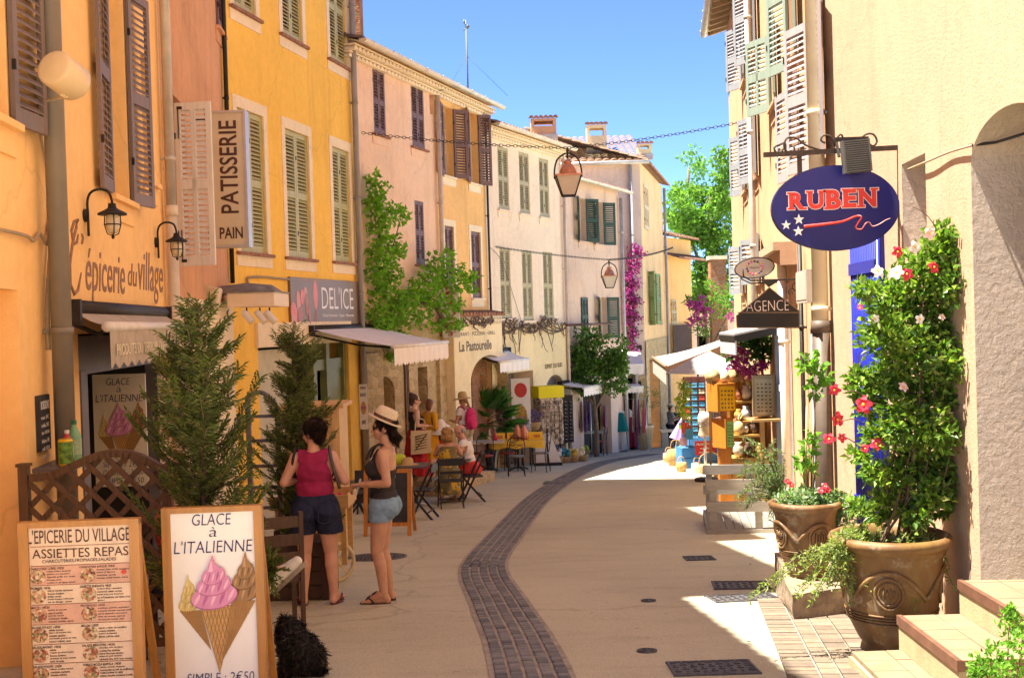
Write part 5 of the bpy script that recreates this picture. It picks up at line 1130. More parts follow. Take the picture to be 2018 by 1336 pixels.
def chain(name,label,A,B,sag,L=.09):
 n=int((B-A).length/(L*.78));b=MB();pts=[]
 for i in range(n+1):t_=i/n;p=A.lerp(B,t_);p.z-=sag*4*t_*(1-t_);pts.append(p)
 for i in range(n):
  p,q=pts[i],pts[i+1];d=(q-p).normalized();u_=d.cross(Vector((0,0,1))).normalized();v_=u_.cross(d);s_=u_ if i%2 else v_;c_=(p+q)/2;h=L*.5;w_=L*.24
  b.tube([c_+d*h*.62+s_*w_,c_+d*h,c_+d*h*.62-s_*w_,c_-d*h*.62-s_*w_,c_-d*h,c_-d*h*.62+s_*w_],.0065,5,closed=True)
 tag(b.build(name,chm),label,'chain');return pts
def lantern(name,label,T_,k):
 t=thing(name,label,'lantern',T_+Vector((0,0,-1.0*k)),group='copper lanterns hung over the street');copper=mat('copper',(.62,.26,.14),.45,.45,var=.25,vs=9);b=MB();b.T=Matrix.Translation(T_)@Matrix.Scale(k,4)
 b.tube(resample([Vector(p)for p in[(-.26,0,-.58),(-.255,0,-.40),(-.2,0,-.22),(-.08,0,-.12),(0,0,-.1),(.08,0,-.12),(.2,0,-.22),(.255,0,-.40),(.26,0,-.58)]],.04),.016,8);b.tube([(0,0,.0),(0,0,-.2)],.02,8);b.ball((0,0,-.06),.03,8);b.build('hoop',iron,t,True)
 b=MB();b.T=Matrix.Translation(T_)@Matrix.Scale(k,4);b.lathe([(0,-.22),(.055,-.225),(.06,-.25),(.085,-.255),(.085,-.28),(.06,-.29),(.09,-.32),(.145,-.40),(.165,-.46),(.17,-.50),(.2,-.52)],n=28);b.build('copper_cap',copper,t,True)
 b=MB();b.T=Matrix.Translation(T_)@Matrix.Scale(k,4)
 for i in range(4):
  a0_,a1_=pi/4+i*pi/2,pi/4+(i+1)*pi/2;P4=lambda a,r,z:(cos(a)*r,sin(a)*r,z);b.add([P4(a0_,.335,-.53),P4(a1_,.335,-.53),P4(a1_,.165,-.90),P4(a0_,.165,-.90)],[(3,2,1,0)],None,0,False)
  b.bar(P4(a0_,.345,-.53),P4(a0_,.17,-.91),.018,.018,1);b.bar(P4(a0_,.345,-.53),P4(a1_,.345,-.53),.03,.03,2);b.bar(P4(a0_,.17,-.91),P4(a1_,.17,-.91),.02,.02,1)
 b.add([(.24,.24,-.518),(-.24,.24,-.518),(-.24,-.24,-.518),(.24,-.24,-.518),(0,0,-.48)],[(0,1,4),(1,2,4),(2,3,4),(3,0,4)],None,2,False);b.build('glass_box',[mat('frosted_lantern_glass',(.62,.54,.44),.3,var=.06,spec=.6),iron,copper],t,True)
A=P(713,262,23.2);Bp=P(1490,235,21.0);M_=P(1118,292,22.3);chain('street_chain','nearer black chain slung across the street carrying a lantern',A,M_,.05);chain('street_chain','nearer chain length from the lantern up to the right hand house',M_,Bp,.05)
lantern('street_lantern','nearer copper lantern hanging from the upper chain',P(1118,292,22.3),1.0)
A=P(972,486,31.0);M_=P(1200,512,36);Bp=P(1326,488,50);chain('street_chain','farther thin chain from the blush house to its lantern',A,M_,.04,.10);chain('street_chain','farther thin chain running on from the lantern to the ochre house',M_,Bp,.1,.12);lantern('street_lantern','farther copper lantern hanging before the taupe house',P(1200,512,36),.95)
b=MB();A=P(922,172,32.5);b.cyl(A+Vector((0,0,-1.2)),P(918,40,32.5),.03,.02,8);tp=P(918,60,32.5)
b.tube([tp+Vector((-.08,0,0)),tp+Vector((.06,0,.05))],.02,6);b.ball(tp+Vector((.06,0,.1)),.05,8);b.ball(tp+Vector((-.05,0,.22)),.035,8);b.tube([tp+Vector((0,0,.1)),tp+Vector((-.05,0,.3))],.012,6)
for dx in(-.7,1.1):b.tube([P(919,110,32.5),P(922,172,32.5)+Vector((dx,.4,-.2))],.006,4)
tag(b.build('antenna_mast',mat('antenna_grey',(.10,.13,.16),.5)),'thin antenna mast standing above the pink house roof','antenna')
# ================================================================ POTS AND PLANTS
G_BRIGHT=leafm('leaf_bright_green',[(.07,.17,.02),(.12,.26,.03),(.18,.34,.05),(.09,.2,.03)],.4)
G_DEEP=leafm('leaf_deep_green',[(.03,.085,.02),(.05,.13,.025),(.08,.18,.035),(.04,.1,.02)],.3,.35)
G_VINE=leafm('leaf_vine',[(.10,.22,.02),(.16,.32,.03),(.22,.38,.05),(.12,.26,.025)],.45)
G_CON=leafm('leaf_conifer',[(.035,.055,.015),(.07,.11,.025),(.11,.165,.04),(.18,.22,.06),(.16,.12,.06)],.25)
G_GREY=leafm('leaf_grey_green',[(.12,.19,.10),(.18,.27,.14),(.24,.32,.17),(.14,.2,.09)],.35)
G_PALM=leafm('leaf_palm',[(.05,.14,.035),(.08,.2,.05),(.12,.25,.06)],.35,.4)
G_TREE=leafm('leaf_tree_far',[(.07,.15,.025),(.12,.23,.04),(.18,.31,.06),(.06,.13,.02)],.45)
stemm=mat('woody_stem',(.12,.075,.045),.85,var=.3,vs=20,bmp=.3);barkm=mat('bark',(.17,.12,.08),.9,var=.35,vs=12,bmp=.6,bs=25);soil=mat('potting_soil',(.05,.033,.022),.95,var=.4,vs=30,bmp=.6,bs=50)
def foliage(name,parts,m,parent):
 V,F=cat_arrays(parts);Mi=np.array(wm(parent).inverted());V=V@Mi[:3,:3].T+Mi[:3,3]
 return npmesh(name,V,F,m,parent)
def pc(px,py,Y):v=P(px,py,Y);return np.array(v)
def path_tubes(b,lines,m=0):
 for pts,r0,r1 in lines:
  p=resample([Vector(x)for x in pts],max(.04,sum((Vector(a)-Vector(c)).length for a,c in zip(pts,pts[1:]))/14));n=len(p);b.tube(p,[r0+(r1-r0)*i/max(1,n-1)for i in range(n)],6,m)
glaze=None
def glaze_mat(name,c,dark,gold):
 m,nt,b=base(name);b.inputs['Specular IOR Level'].default_value=.4
 n=noise(nt,2.6,7,.65,(1.6,1.6,.5));col=ramp(nt,n.outputs[0],[(.3,dark),(.48,c),(.62,gold),(.78,sc3(c,.7))])
 n2=noise(nt,7,7,.7);f=ramp(nt,n2 .outputs[0],[(.55,(0,0,0)),(.64,(.75,.75,.75))]);col=mixc(nt,f,col,(.30,.24,.16));n3=noise(nt,16,6,.7,(1,1,.35));f3=ramp(nt,n3 .outputs[0],[(.55,(0,0,0)),(.72,(.7,.7,.7))]);col=mixc(nt,f3,col,(.07,.04,.02))
 nt.links.new(col,b.inputs['Base Color']);r_=ramp(nt,n2 .outputs[0],[(.40,(.34,.34,.34)),(.62,(.8,.8,.8))]);nt.links.new(r_,b.inputs['Roughness'])
 bump(nt,b,n2 .outputs[0],.15,.01);return m
def urn(name,label,loc,Rr,H,m,rz=0):
 t=thing(name,label,'urn',loc,rz);b=MB();k=Rr
 prof=[(0,0),(k*.50,0),(k*.52,.03*H),(k*.49,.07*H),(k*.56,.12*H),(k*.68,.25*H),(k*.76,.40*H),(k*.80,.55*H),(k*.83,.74*H),(k*.86,.83*H),(k*.90,.855*H),(k*.89,.875*H),(k*.93,.89*H),(k*1.0,.925*H),(k*1.02,.955*H),(k*.99,.985*H),(k*.93,1.0*H),(k*.88,.985*H),(k*.85,.93*H),(k*.84,.90*H)]
 b.lathe(prof,n=56);b.build('body',m,t)
 b=MB();b.lathe([(0,.90*H+.01),(k*.5,.905*H),(k*.845,.89*H)],n=32);b.build('soil',soil,t)
 b=MB()
 for j in range(4):z=(.29+.025*j)*H;r_=k*(.68+(.29+.025*j-.25)*.53)+.006;b.tube([(cos(a)*r_,sin(a)*r_,z)for a in[2*pi*q/48 for q in range(48)]],.006,6,closed=True)
 rad=lambda z:k*(np.interp(z/H,[.12,.25,.4,.55,.74,.83],[.56,.68,.76,.80,.83,.86]))
 for c in range(4):
  a0=c*pi/2-pi/2-.35
  pts=[]
  for q in range(21):u=q/20;z=(.76-.30*sin(pi*u)**.7)*H if False else(.50+.24*sin(pi*u))*H;a=a0-pi/4+u*pi/2;r_=rad(z)+.008;pts.append((cos(a)*r_,sin(a)*r_,z))
  b.tube(pts,.014,8)
  zc=.56*H
  for rr,tt in((.085,.010),(.062,.007)):
   pts=[]
   for q in range(24):g=2*pi*q/24;z=zc+sin(g)*rr*1.15;a=a0+cos(g)*rr/rad(zc);r_=rad(z)+.004;pts.append((cos(a)*r_,sin(a)*r_,z))
   b.tube(pts,tt,6,closed=True)
  for q in range(4):a=a0+(q-1.5)*.018/rad(zc)*1.2;r_=rad(zc)+.006;b.tube([(cos(a)*r_,sin(a)*r_,zc-.035+.01*(q%2)),(cos(a)*r_,sin(a)*r_,zc+.04-.012*(q%2))],.006,6)
 b.build('relief',m,t);return t
YU=7.5;gp_=G(1715,1282);UC=P(1757,1200,YU);rimz=P(1757,1058,YU).z;base_z=gz(YU)+.01
U1=urn('glazed_urn','large honey brown glazed urn with rope reliefs beside the pale steps',(UC.x,YU,base_z),117/2300*YU,rimz-base_z+.03,glaze_mat('honey_glaze',(.155,.082,.028),(.075,.038,.016),(.21,.125,.042)),0)
Y2=9.25;c2=P(1590,1130,Y2);U2=urn('glazed_urn','darker glazed urn with ribbed relief on the stone block',(c2 .x,Y2,BLK),70/2300*Y2,P(1590,985,Y2).z-BLK,glaze_mat('umber_glaze',(.15,.08,.03),(.07,.035,.015),(.24,.14,.06)),.6)
def flower(b,c,n,r,m):
 n=Vector(n).normalized();u=n.orthogonal().normalized();v=n.cross(u);c=Vector(c);a0=rng.random()*6
 for k in range(5):
  a=a0+2*pi*k/5;d=u*cos(a)+v*sin(a);s_=n.cross(d);rr=r*rng.uniform(.85,1.1)
  b.add([c,c+d*rr*.55+s_*rr*.42+n*rr*.18,c+d*rr+n*rr*.05+s_*rr*.15,c+d*rr*.95-s_*rr*.2+n*rr*.02,c+d*rr*.55-s_*rr*.36+n*rr*.22],[(0,1,2,3,4)],None,m,False)
 b.ball(c+n*r*.12,r*.18,6,3)
FL=[mat('petal_crimson',(.55,.02,.05),.5,var=.15,vs=30),mat('petal_pale_pink',(.80,.55,.52),.5,var=.1,vs=30),mat('petal_white',(.85,.80,.74),.5,var=.05),mat('flower_heart',(.75,.45,.05),.6)]
cl=thing('flowering_climber','tall leafy climber with crimson and white trumpet flowers growing from the honey glazed urn','climbing plant',(UC.x,YU,rimz))
mass=[(1850,500,45),(1820,545,55),(1880,560,45),(1760,600,60),(1830,620,60),(1890,640,40),(1740,660,50),(1800,690,65),(1870,710,50),(1750,750,50),(1820,770,60),(1880,780,35),(1700,760,35),(1780,830,55),(1840,850,50),(1730,860,30),(1800,910,50),(1850,920,40),(1760,940,35),(1830,975,40),(1710,800,25),(1720,935,25),(1855,465,25),(1705,570,22),(1905,550,18),(1900,870,20),(1690,740,18),(1890,930,22),(1740,985,20),(1690,900,16),(1770,990,30),(1845,1000,26),(1725,1010,24),(1800,1020,26),(1870,960,22),(1690,1000,16)]
parts=[];cs_=[];rs_=[]
for px,py,r_ in mass:Yc=YU+rng.uniform(-.12,.16);cs_.append(pc(px,py,Yc));rs_.append((r_/2300*YU*1.1,.19,r_/2300*YU*1.05))
for c,r_ in zip(cs_,rs_):parts.append(clump_leaves([c],[r_],int(60+(r_[0]/.2)**2*560),.056,.034,up=.25,shell=.05))
foliage('foliage',parts,leafm('leaf_climber',[(.045,.11,.016),(.08,.17,.022),(.15,.26,.032),(.25,.36,.055),(.06,.12,.02),(.19,.21,.055)],.35,.38),cl)
b=MB();lines=[]
root=Vector((UC.x,YU,rimz-.05))
for i in range(11):
 px,py,_=mass[rng.choice([1,2,4,5,8,11,14,17,20,7,10])];top=Vector(pc(px+rng.uniform(-20,20),py,YU+rng.uniform(-.1,.1)));r0=root+Vector((rng.uniform(-.16,.2),rng.uniform(-.12,.12),0));mid=r0 .lerp(top,.45)+Vector((rng.uniform(-.1,.12),rng.uniform(-.06,.06),0));lines.append(([r0,r0 .lerp(mid,.5)+Vector((rng.uniform(-.03,.03),0,0)),mid,top],.011,.004))
for i in range(26):
 c=Vector(cs_[rng.randrange(len(cs_))]);e=c+Vector((rng.uniform(-.25,.22),rng.uniform(-.15,.05),rng.uniform(-.12,.2)));lines.append(([c,c.lerp(e,.5)+Vector((0,0,.04)),e],.004,.002))
path_tubes(b,lines);b.build('stems',stemm,cl,True)
for px,py,m_,r_ in[(1768,497,0,15),(1832,460,1,16),(1803,487,2,16),(1730,535,2,14),(1767,538,2,17),(1787,540,0,15),(1840,527,0,15),(1724,628,2,12),(1812,629,2,13),(1645,768,0,14),(1702,797,0,20),(1780,763,1,14),(1913,797,2,24),(1650,826,0,17),(1634,865,0,14),(1660,862,0,12),(1727,875,0,16),(1705,884,0,11),(1905,617,1,9),(1856,625,1,9),(1695,605,0,8)]:
 b=MB();flower(b,P(px,py,YU-.19),(rng.uniform(-.9,.5),-1,rng.uniform(-.3,.7)),r_/2300*YU*.9,m_);b.build('flower',FL,cl,True)
b=MB();lines=[]
for px,py in((1660,775),(1640,865),(1913,800),(1660,830),(1705,800)):
 e=P(px,py,YU-.18);lines.append(([P(px+(60 if px<1800 else-45),py+18,YU),P(px+25 if px<1800 else px-20,py-4,YU-.1),e],.004,.003))
path_tubes(b,lines);b.build('stems',stemm,cl,True)
tr=thing('trailing_plant','grey green trailing plant spilling over the left rim of the honey glazed urn','plant',(UC.x-.25,YU-.1,rimz));parts=[];lines=[]
for i in range(110):
 a=rng.uniform(.6,1.15)*pi if i%3 else rng.uniform(0,2)*pi;r0=UC+Vector((cos(a)*.2,-.1+.12*sin(a),0));r0 .z=rimz-.03
 L=rng.uniform(.15,.42)if i%4 else rng.uniform(.4,.62);dx=-abs(rng.gauss(.55,.35))if i%3 else rng.uniform(-.5,.6)
 e=r0+Vector((dx*L*1.1,rng.uniform(-.3,.05)*L,-L*rng.uniform(.0,.55)if i%4 else-L*.6));m_=r0 .lerp(e,.5)+Vector((0,0,rng.uniform(.05,.13)))
 pts=resample([r0,m_,e],.018);lines.append(([r0,m_,e],.004,.002));C=np.array([list(p)for p in pts]);C=np.repeat(C,2,0);parts.append(leaf_arrays(C,rand_dirs(len(C),.25)+np.array([-.35,-.2,0]),rand_dirs(len(C),.8),.040*nr.uniform(.7,1.3,len(C)),.012))
foliage('foliage',parts,leafm('leaf_yellow_green',[(.16,.22,.05),(.24,.30,.08),(.32,.36,.12),(.14,.2,.06)],.35),tr);b=MB();path_tubes(b,lines);b.build('stems',mat('green_stem',(.14,.17,.06),.7),tr,True)
c2v=Vector((c2 .x,Y2,P(1590,985,Y2).z-.05))
lp=thing('bedding_plants','low mixed bedding plants filling the darker urn on the stone block','plant',c2v);parts=[clump_leaves([np.array(c2v)+np.array([dx,dy,dz])],[(.13,.11,.09)],170,.045,.03,up=.4,shell=.1)for dx,dy,dz in((-.14,-.02,.06),(.0,-.08,.07),(.12,0,.06),(0,.08,.08),(.24,-.02,.06),(.30,-.05,.0),(.28,-.05,-.12))]
foliage('foliage',parts,G_GREY,lp)
for px,py in((1552,948),(1560,955),(1625,958),(1630,965),(1618,966)):b=MB();flower(b,P(px,py,Y2-.12),(rng.uniform(-.4,.4),-1,.6),.03,0);b.build('flower',FL,lp,True)
bv=thing('bean_vine','thin twining vine trained up bamboo canes in the darker urn','climbing plant',c2v+Vector((.1,0,0)));b=MB();lines=[];top=P(1600,705,Y2)
for i in range(4):r0=c2v+Vector((.0+.03*i,rng.uniform(-.05,.05),0));b.cyl(r0,P(1590+i*6,800+25*i,Y2),.008,n=6)
b.build('canes',wood('bamboo_cane',(.45,.30,.13)),bv,True);b=MB()
for k in range(3):lines.append(([c2v+Vector((.05,0,0)),P(1600,900,Y2)+Vector((.02*k,.02,0)),P(1606,820,Y2-.03*k),top+Vector((.03*(k-1),0,-.1*k))],.006,.003))
path_tubes(b,lines);b.build('stems',stemm,bv,True)
foliage('foliage',[clump_leaves([pc(px,py,Y2)],[(r_/2300*Y2,.07,r_/2300*Y2)],int(8+r_*.9),.075,.055,up=.2,shell=.1)for px,py,r_ in((1600,712,24),(1612,735,22),(1590,730,18),(1608,770,14),(1596,885,14),(1606,860,10),(1580,905,14),(1625,745,12),(1592,925,16))],G_BRIGHT,bv)
sh_=thing('arching_shrub','wispy grey green shrub arching over the slatted platform','shrub',P(1528,1000,9.9));parts=[];lines=[];r0_=P(1545,985,9.7)
for i in range(54):
 px,py=rng.uniform(1450,1532),rng.uniform(872,1000)if i%3 else rng.uniform(850,1045);e=P(px,py,9.7+rng.uniform(-.3,.5));m_=r0_.lerp(e,.55)+Vector((rng.uniform(-.05,.05),0,rng.uniform(.04,.16)));pts=resample([r0_,m_,e],.014);C=np.array([list(p)for p in pts])[6:];C=np.repeat(C,2,0);D=rand_dirs(len(C),.1);parts.append(leaf_arrays(C,D,rand_dirs(len(C),.5),.042*nr.uniform(.7,1.2,len(C)),.008));lines.append(([r0_,m_,e],.005,.002))
foliage('foliage',parts,leafm('leaf_olive_green',[(.09,.14,.05),(.13,.2,.07),(.2,.27,.11)],.3),sh_);b=MB();path_tubes(b,lines);b.build('stems',stemm,sh_,True)
hb=thing('leafy_herb','fresh green herb by the steps at the bottom right corner','plant',P(1990,1336,5.4));parts=[]
for px,py,r_ in((1985,1230,28),(2010,1265,30),(1960,1290,26),(1930,1310,22),(2005,1310,30),(1975,1325,26),(1945,1335,24),(2030,1240,26),(1990,1205,14),(1920,1330,14),(2000,1350,26),(1960,1360,26)):parts.append(clump_leaves([pc(px,py,5.5+rng.uniform(-.08,.08))],[(r_/2300*5.5,)*3],75,.030,.024,up=.5,shell=.1))
foliage('foliage',parts,G_BRIGHT,hb);b=MB();path_tubes(b,[([P(1975,1400,5.5),P(1985,1320,5.5),P(1988,1225,5.5)],.006,.003),([P(1985,1400,5.5),P(2010,1300,5.5),P(2015,1250,5.5)],.006,.003),([P(1965,1400,5.5),P(1945,1330,5.5),P(1935,1310,5.5)],.005,.003)]);b.build('stems',stemm,hb,True)
# ---------------------------------------------------------------- conifers on the left
def conifer(name,label,x,Y,H,Rm,z0,seed,base_w=.55,leanx=0,trunk=True):
 r_=random.Random(seed);t=thing(name,label,'conifer',(x,Y,z0));parts=[];b=MB();b.tube([Vector((x,Y,z0)),Vector((x+leanx*.5,Y,z0+H*.5)),Vector((x+leanx,Y,z0+H))],[.03,.018,.005],7)
 n=int(H*84);Cs=[];Ds=[];Ns=[]
 for i in range(n):
  u=(i+.5)/n;z=z0+H*(.03+.95*u);prof=(min(1,u/.12)*.4+.6)*(1-u)**.62*Rm+.05;L=prof*r_.uniform(.3,1.1)*(1.22 if r_.random()<.14 else 1)*(1+.22*sin(u*23+seed));a=i*2.399+r_.uniform(-.9,.9)
  p0=Vector((x+leanx*u,Y,z));tip=p0+Vector((cos(a)*L,sin(a)*L,L*r_.uniform(.15,1.35)));mid=p0 .lerp(tip,.55)+Vector((r_.uniform(-.1,.1)*L,r_.uniform(-.1,.1)*L,-L*r_.uniform(.0,.22)));pts=resample([p0,mid,tip],.035);b.tube([p0,mid,tip],[.006,.004,.002],5)
  k=len(pts)
  for j in range(max(1,int(k*.22)),k):
   d=(pts[j]-pts[j-1]).normalized();s_=d.cross(Vector((0,0,1))).normalized();w_=1-abs(j/k-.6)*.9
   for sg in(-1,1):
    sp=(d*.65+s_*sg*.75+Vector((0,0,r_.uniform(-.15,.35)))).normalized();sl=.105*w_*r_.uniform(.6,1.25)
    for q in range(4):
     f=q/4;c=pts[j]+sp*sl*f
     for s2 in(-1,1):dd=(sp*.8+d*.35*s2+s_*r_.uniform(-.2,.2)+Vector((0,0,.2*s2))).normalized();Cs.append(c);Ds.append(dd);Ns.append((-s_*sg*.4+Vector((r_.uniform(-.7,.7),r_.uniform(-.7,.7),.7))))
    Cs.append(pts[j]+sp*sl*.85);Ds.append(sp);Ns.append(Vector((r_.uniform(-.5,.5),r_.uniform(-.5,.5),.8)))
 C=np.array(Cs);D=np.array(Ds);N=np.array(Ns);print(name,len(C))
 foliage('foliage',[leaf_arrays(C,D,N,.046*nr.uniform(.7,1.3,len(C)),.012)],G_CON,t);b.build('trunk',barkm,t,True);return t
terrac=mat('terracotta_pot',(.34,.16,.09),.85,var=.2,vs=8,bmp=.2)
YC=7.2;x=P(395,1000,YC).x;conifer('potted_conifer','big feathery conifer in a pot between the menu boards and the lattice fence',x+.02,YC,P(395,590,YC).z-gz(YC)-.3,.43,gz(YC)+.3,3)
YC2=10.6;x2=P(590,1000,YC2).x;conifer('potted_conifer','slimmer conifer rising beside the woman in the magenta top',x2,YC2,P(592,640,YC2).z-gz(YC2)-.45,.36,gz(YC2)+.45,8)
def tub(label,x,Y,r,h):t=thing('plant_pot',label,'plant pot',(x,Y,gz(Y)));b=MB();b.lathe([(0,0),(r*.75,0),(r*.95,h*.9),(r*1.05,h*.9),(r*1.05,h),(r*.93,h),(r*.9,h*.85)],n=28);b.build('body',terrac,t);b=MB();b.lathe([(0,h*.88),(r*.9,h*.86)],n=20);b.build('soil',soil,t)
tub('terracotta pot holding the big feathery conifer behind the boards',P(395,1000,YC).x,YC,.22,.36)
wdark=wood('dark_planter_wood',(.075,.04,.028),.6)
t=thing('wooden_planter','dark wooden planter box behind the magenta topped woman','planter',(x2,YC2,gz(YC2)));b=MB()
for k in range(4):z=.03+k*.125;b.bb(-.26,.26,-.26,.26,z,z+.118)
for sx in(-1,1):
 for sy in(-1,1):b.bb(sx*.26-.03,sx*.26+.03,sy*.26-.03,sy*.26+.03,0,.56)
b.build('box',wdark,t);b=MB();b.bb(-.24,.24,-.24,.24,.5,.53);b.build('soil',soil,t)
sg=thing('conifer_sprig','low conifer sprig beside the white sneaker','conifer',P(540,1120,7.2));r_=random.Random(5);Cs=[];Ds=[]
for i in range(24):
 p0=P(528,1130,7.2);tip=P(r_.uniform(525,575),r_.uniform(1065,1175),7.2+r_.uniform(-.15,.15));pts=resample([p0,p0 .lerp(tip,.5)+Vector((0,0,.02)),tip],.016);d=(tip-p0).normalized()
 for p in pts[1:]:
  for k in range(5):Cs.append(p);Ds.append(d+Vector((r_.uniform(-1,1),r_.uniform(-1,1),r_.uniform(-.5,1)))*.7)
foliage('foliage',[leaf_arrays(np.array(Cs),np.array(Ds),rand_dirs(len(Cs),.5),.034,.010)],G_CON,sg)
# ---------------------------------------------------------------- grape vine on the pink house
gv=thing('grape_vine','bright green grape vine climbing the pink house and spreading along the stone front','climbing plant',W4 .w(.4,.1,gz(24)));parts=[]
vm=[(738,352,14),(745,375,22),(735,405,24),(755,425,26),(778,420,20),(745,455,26),(770,480,24),(740,500,24),(760,520,26),(790,495,16),(795,425,12),(735,540,22),(765,550,28),(745,580,26),(780,590,28),(810,590,26),(770,620,30),(740,625,28),(800,630,26),(830,570,28),(850,545,28),(865,520,22),(880,545,26),(900,560,24),(850,590,26),(880,600,22),(925,550,14),(935,545,10),(835,625,20),(865,640,16),(900,600,14),(780,665,22),(790,690,14),(755,655,22),(775,705,10),(910,530,14),(885,500,10),(893,640,13),(905,640,10),(930,570,9)]
for px,py,r_ in vm:
 Yv=23.8+(px-720)/250*5.0-.45;parts.append(clump_leaves([pc(px,py,Yv)],[(r_/2300*Yv*1.2,.34,r_/2300*Yv*1.15)],int(16+r_*r_*.13),.125,.105,up=-.05,shell=.0))
foliage('foliage',parts,G_VINE,gv);b=MB();L=[]
L.append(([P(905,760,28.5),P(893,730,28.2),P(888,690,27.6),P(880,640,27.2),P(850,600,26.6),P(790,600,25),P(750,560,24.4),P(748,450,24.3),P(742,370,24.2)],.075,.015));L.append(([P(748,560,24.4),P(770,500,24.5),P(790,430,24.6)],.02,.008));L.append(([P(850,600,26.6),P(890,560,27.6),P(940,548,28.6)],.02,.008));L.append(([P(790,600,25),P(740,640,23.9),P(760,700,24)],.02,.008))
path_tubes(b,L);b.build('stems',barkm,gv,True)
tk=thing('gnarled_trunk','thick gnarled old vine trunk leaning before the restaurant arch','tree trunk',G(905,935));b=MB();path_tubes(b,[([P(916,900,29.6),P(905,840,29.4),P(897,800,29.2),P(892,782,29.1),P(905,768,29),P(922,766,28.9),P(915,742,28.9),P(900,715,28.6),P(888,690,27.9)],.13,.06),([P(893,785,29.1),P(915,790,28.9),P(922,768,28.8)],.09,.07)]);b.build('trunk',barkm,tk,True)
dv=thing('bare_creeper','leafless dry creeper hanging along the ledge of the blush house','climbing plant',W6 .w(1,.1,1.4));b=MB();r_=random.Random(4);L=[]
for i in range(75):
 px=r_.uniform(985,1113);py=638+8*sin(px*.08);s,z=W6 .px(px,py,.08);q=[W6 .w(s,.08,z)]
 for k in range(4):q.append(q[-1]+W6 .d*r_.uniform(-.16,.16)+W6 .n*r_.uniform(-.02,.05)+Vector((0,0,r_.uniform(-.14,.09)if i%5 else r_.uniform(-.32,-.1))))
 L.append((q,.016,.007))
for k in range(4):s0,z0=W6 .px(985,634+k*4,.1);s1,z1=W6 .px(1113,640+k*3,.1);L.append(([W6 .w(s0+(s1-s0)*i/8,.1+.03*sin(i*1.7+k),z0+(z1-z0)*i/8+.09*sin(i*2.3+k)-.08)for i in range(9)],.02,.016))
path_tubes(b,L);b.build('stems',mat('dry_stem',(.13,.085,.055),.9,var=.3,vs=15),dv,True)
dv2=thing('bare_creeper','dry tangled creeper on the tile coping above the restaurant lettering','climbing plant',W5 .w(1,.4,1.6));b=MB();L=[]
for i in range(30):s,z=W5 .px(r_.uniform(906,968),636,.35);q=[W5 .w(s,.4,z)];[q.append(q[-1]+W5 .d*r_.uniform(-.2,.2)+Vector((0,0,r_.uniform(-.08,.1))))for k in range(4)];L.append((q,.025,.01))
path_tubes(b,L);b.build('stems',mat('dry_stem',(.13,.085,.055),.9),dv2,True)
G_BOUG=leafm('bract_magenta',[(.30,.02,.22),(.42,.04,.34),(.52,.10,.45),(.36,.03,.24)],.3)
bg_=thing('bougainvillea','purple bougainvillea climbing the mauve wall beside the grey downpipe','climbing plant',W8 .w(3,.1,gz(42)));parts=[];pg=[]
for i in range(34):
 py=490+i*6.6;px=1244+8*sin(i*1.3)+(8 if i<6 else 0);parts.append(clump_leaves([pc(px,py,41.75)],[(.30 if i<22 else.2,.18,.22)],46 if i<22 else 22,.11,.09,shell=.1))
 if i>10:pg.append(clump_leaves([pc(px,py,41.8)],[(.28,.15,.2)],16,.13,.09,shell=.1))
foliage('bracts',parts,G_BOUG,bg_);foliage('foliage',pg,leafm('leaf_dry',[(.14,.09,.06),(.2,.14,.09),(.1,.09,.04)],.2),bg_);b=MB();path_tubes(b,[([P(1246,880,41.85),P(1248,700,41.85),P(1243,500,41.85)],.06,.02)]);b.build('stems',stemm,bg_,True)
bh=thing('bougainvillea','magenta bougainvillea tumbling over the market stall by the white parasol','climbing plant',P(1480,740,17.6));parts=[];pg=[]
for px,py,r_ in((1450,690,16),(1460,715,18),(1445,725,13),(1475,735,15),(1495,725,14),(1470,700,10),(1505,720,10)):parts.append(clump_leaves([pc(px,py,17.5)],[(r_/2300*17.5,.2,r_/2300*17.5)],int(r_*r_*.5),.05,.045,shell=.1))
for px,py,r_ in((1480,690,26),(1500,670,24),(1510,700,24),(1485,660,24),(1460,670,18),(1520,680,16),(1440,700,14)):pg.append(clump_leaves([pc(px,py,17.9)],[(r_/2300*18,.22,r_/2300*18)],int(r_*r_*.4),.075,.05,shell=.1))
foliage('bracts',parts,G_BOUG,bh);foliage('foliage',pg,G_DEEP,bh);b=MB();path_tubes(b,[([P(1505,900,18),P(1505,760,18),P(1490,670,17.9)],.04,.015),([P(1505,760,17.9),P(1465,700,17.6)],.03,.01)]);b.build('stems',stemm,bh,True)
# ---------------------------------------------------------------- trees
def tree(name,label,base_p,lines,clumps,Y,per,leaf,lw,m,cat='tree',dY=.8,thick=1,mb=None):
 t=thing(name,label,cat,base_p);b=MB();path_tubes(b,lines);b.build('trunk',mb or barkm,t,True);parts=[]
 for px,py,r_ in clumps:rw_=r_/2300*Y;parts.append(clump_leaves([pc(px,py,Y+rng.uniform(-dY,dY))],[(rw_,rw_*1.0,rw_*.85)],int(per*rw_*rw_)+10,leaf,lw,up=.15,shell=.15))
 foliage('crown',parts,m,t);return t
r_=random.Random(12)
cl_=[(1167+max(-58,min(58,r_.gauss(0,36))),712+max(-55,min(60,r_.gauss(0,30))),r_.uniform(13,20))for i in range(64)]+[(1130,735,14),(1200,740,14),(1215,700,14),(1120,700,14),(1165,655,13),(1150,760,12),(1190,765,10),(1222,720,10),(1135,670,12),(1195,668,12)]
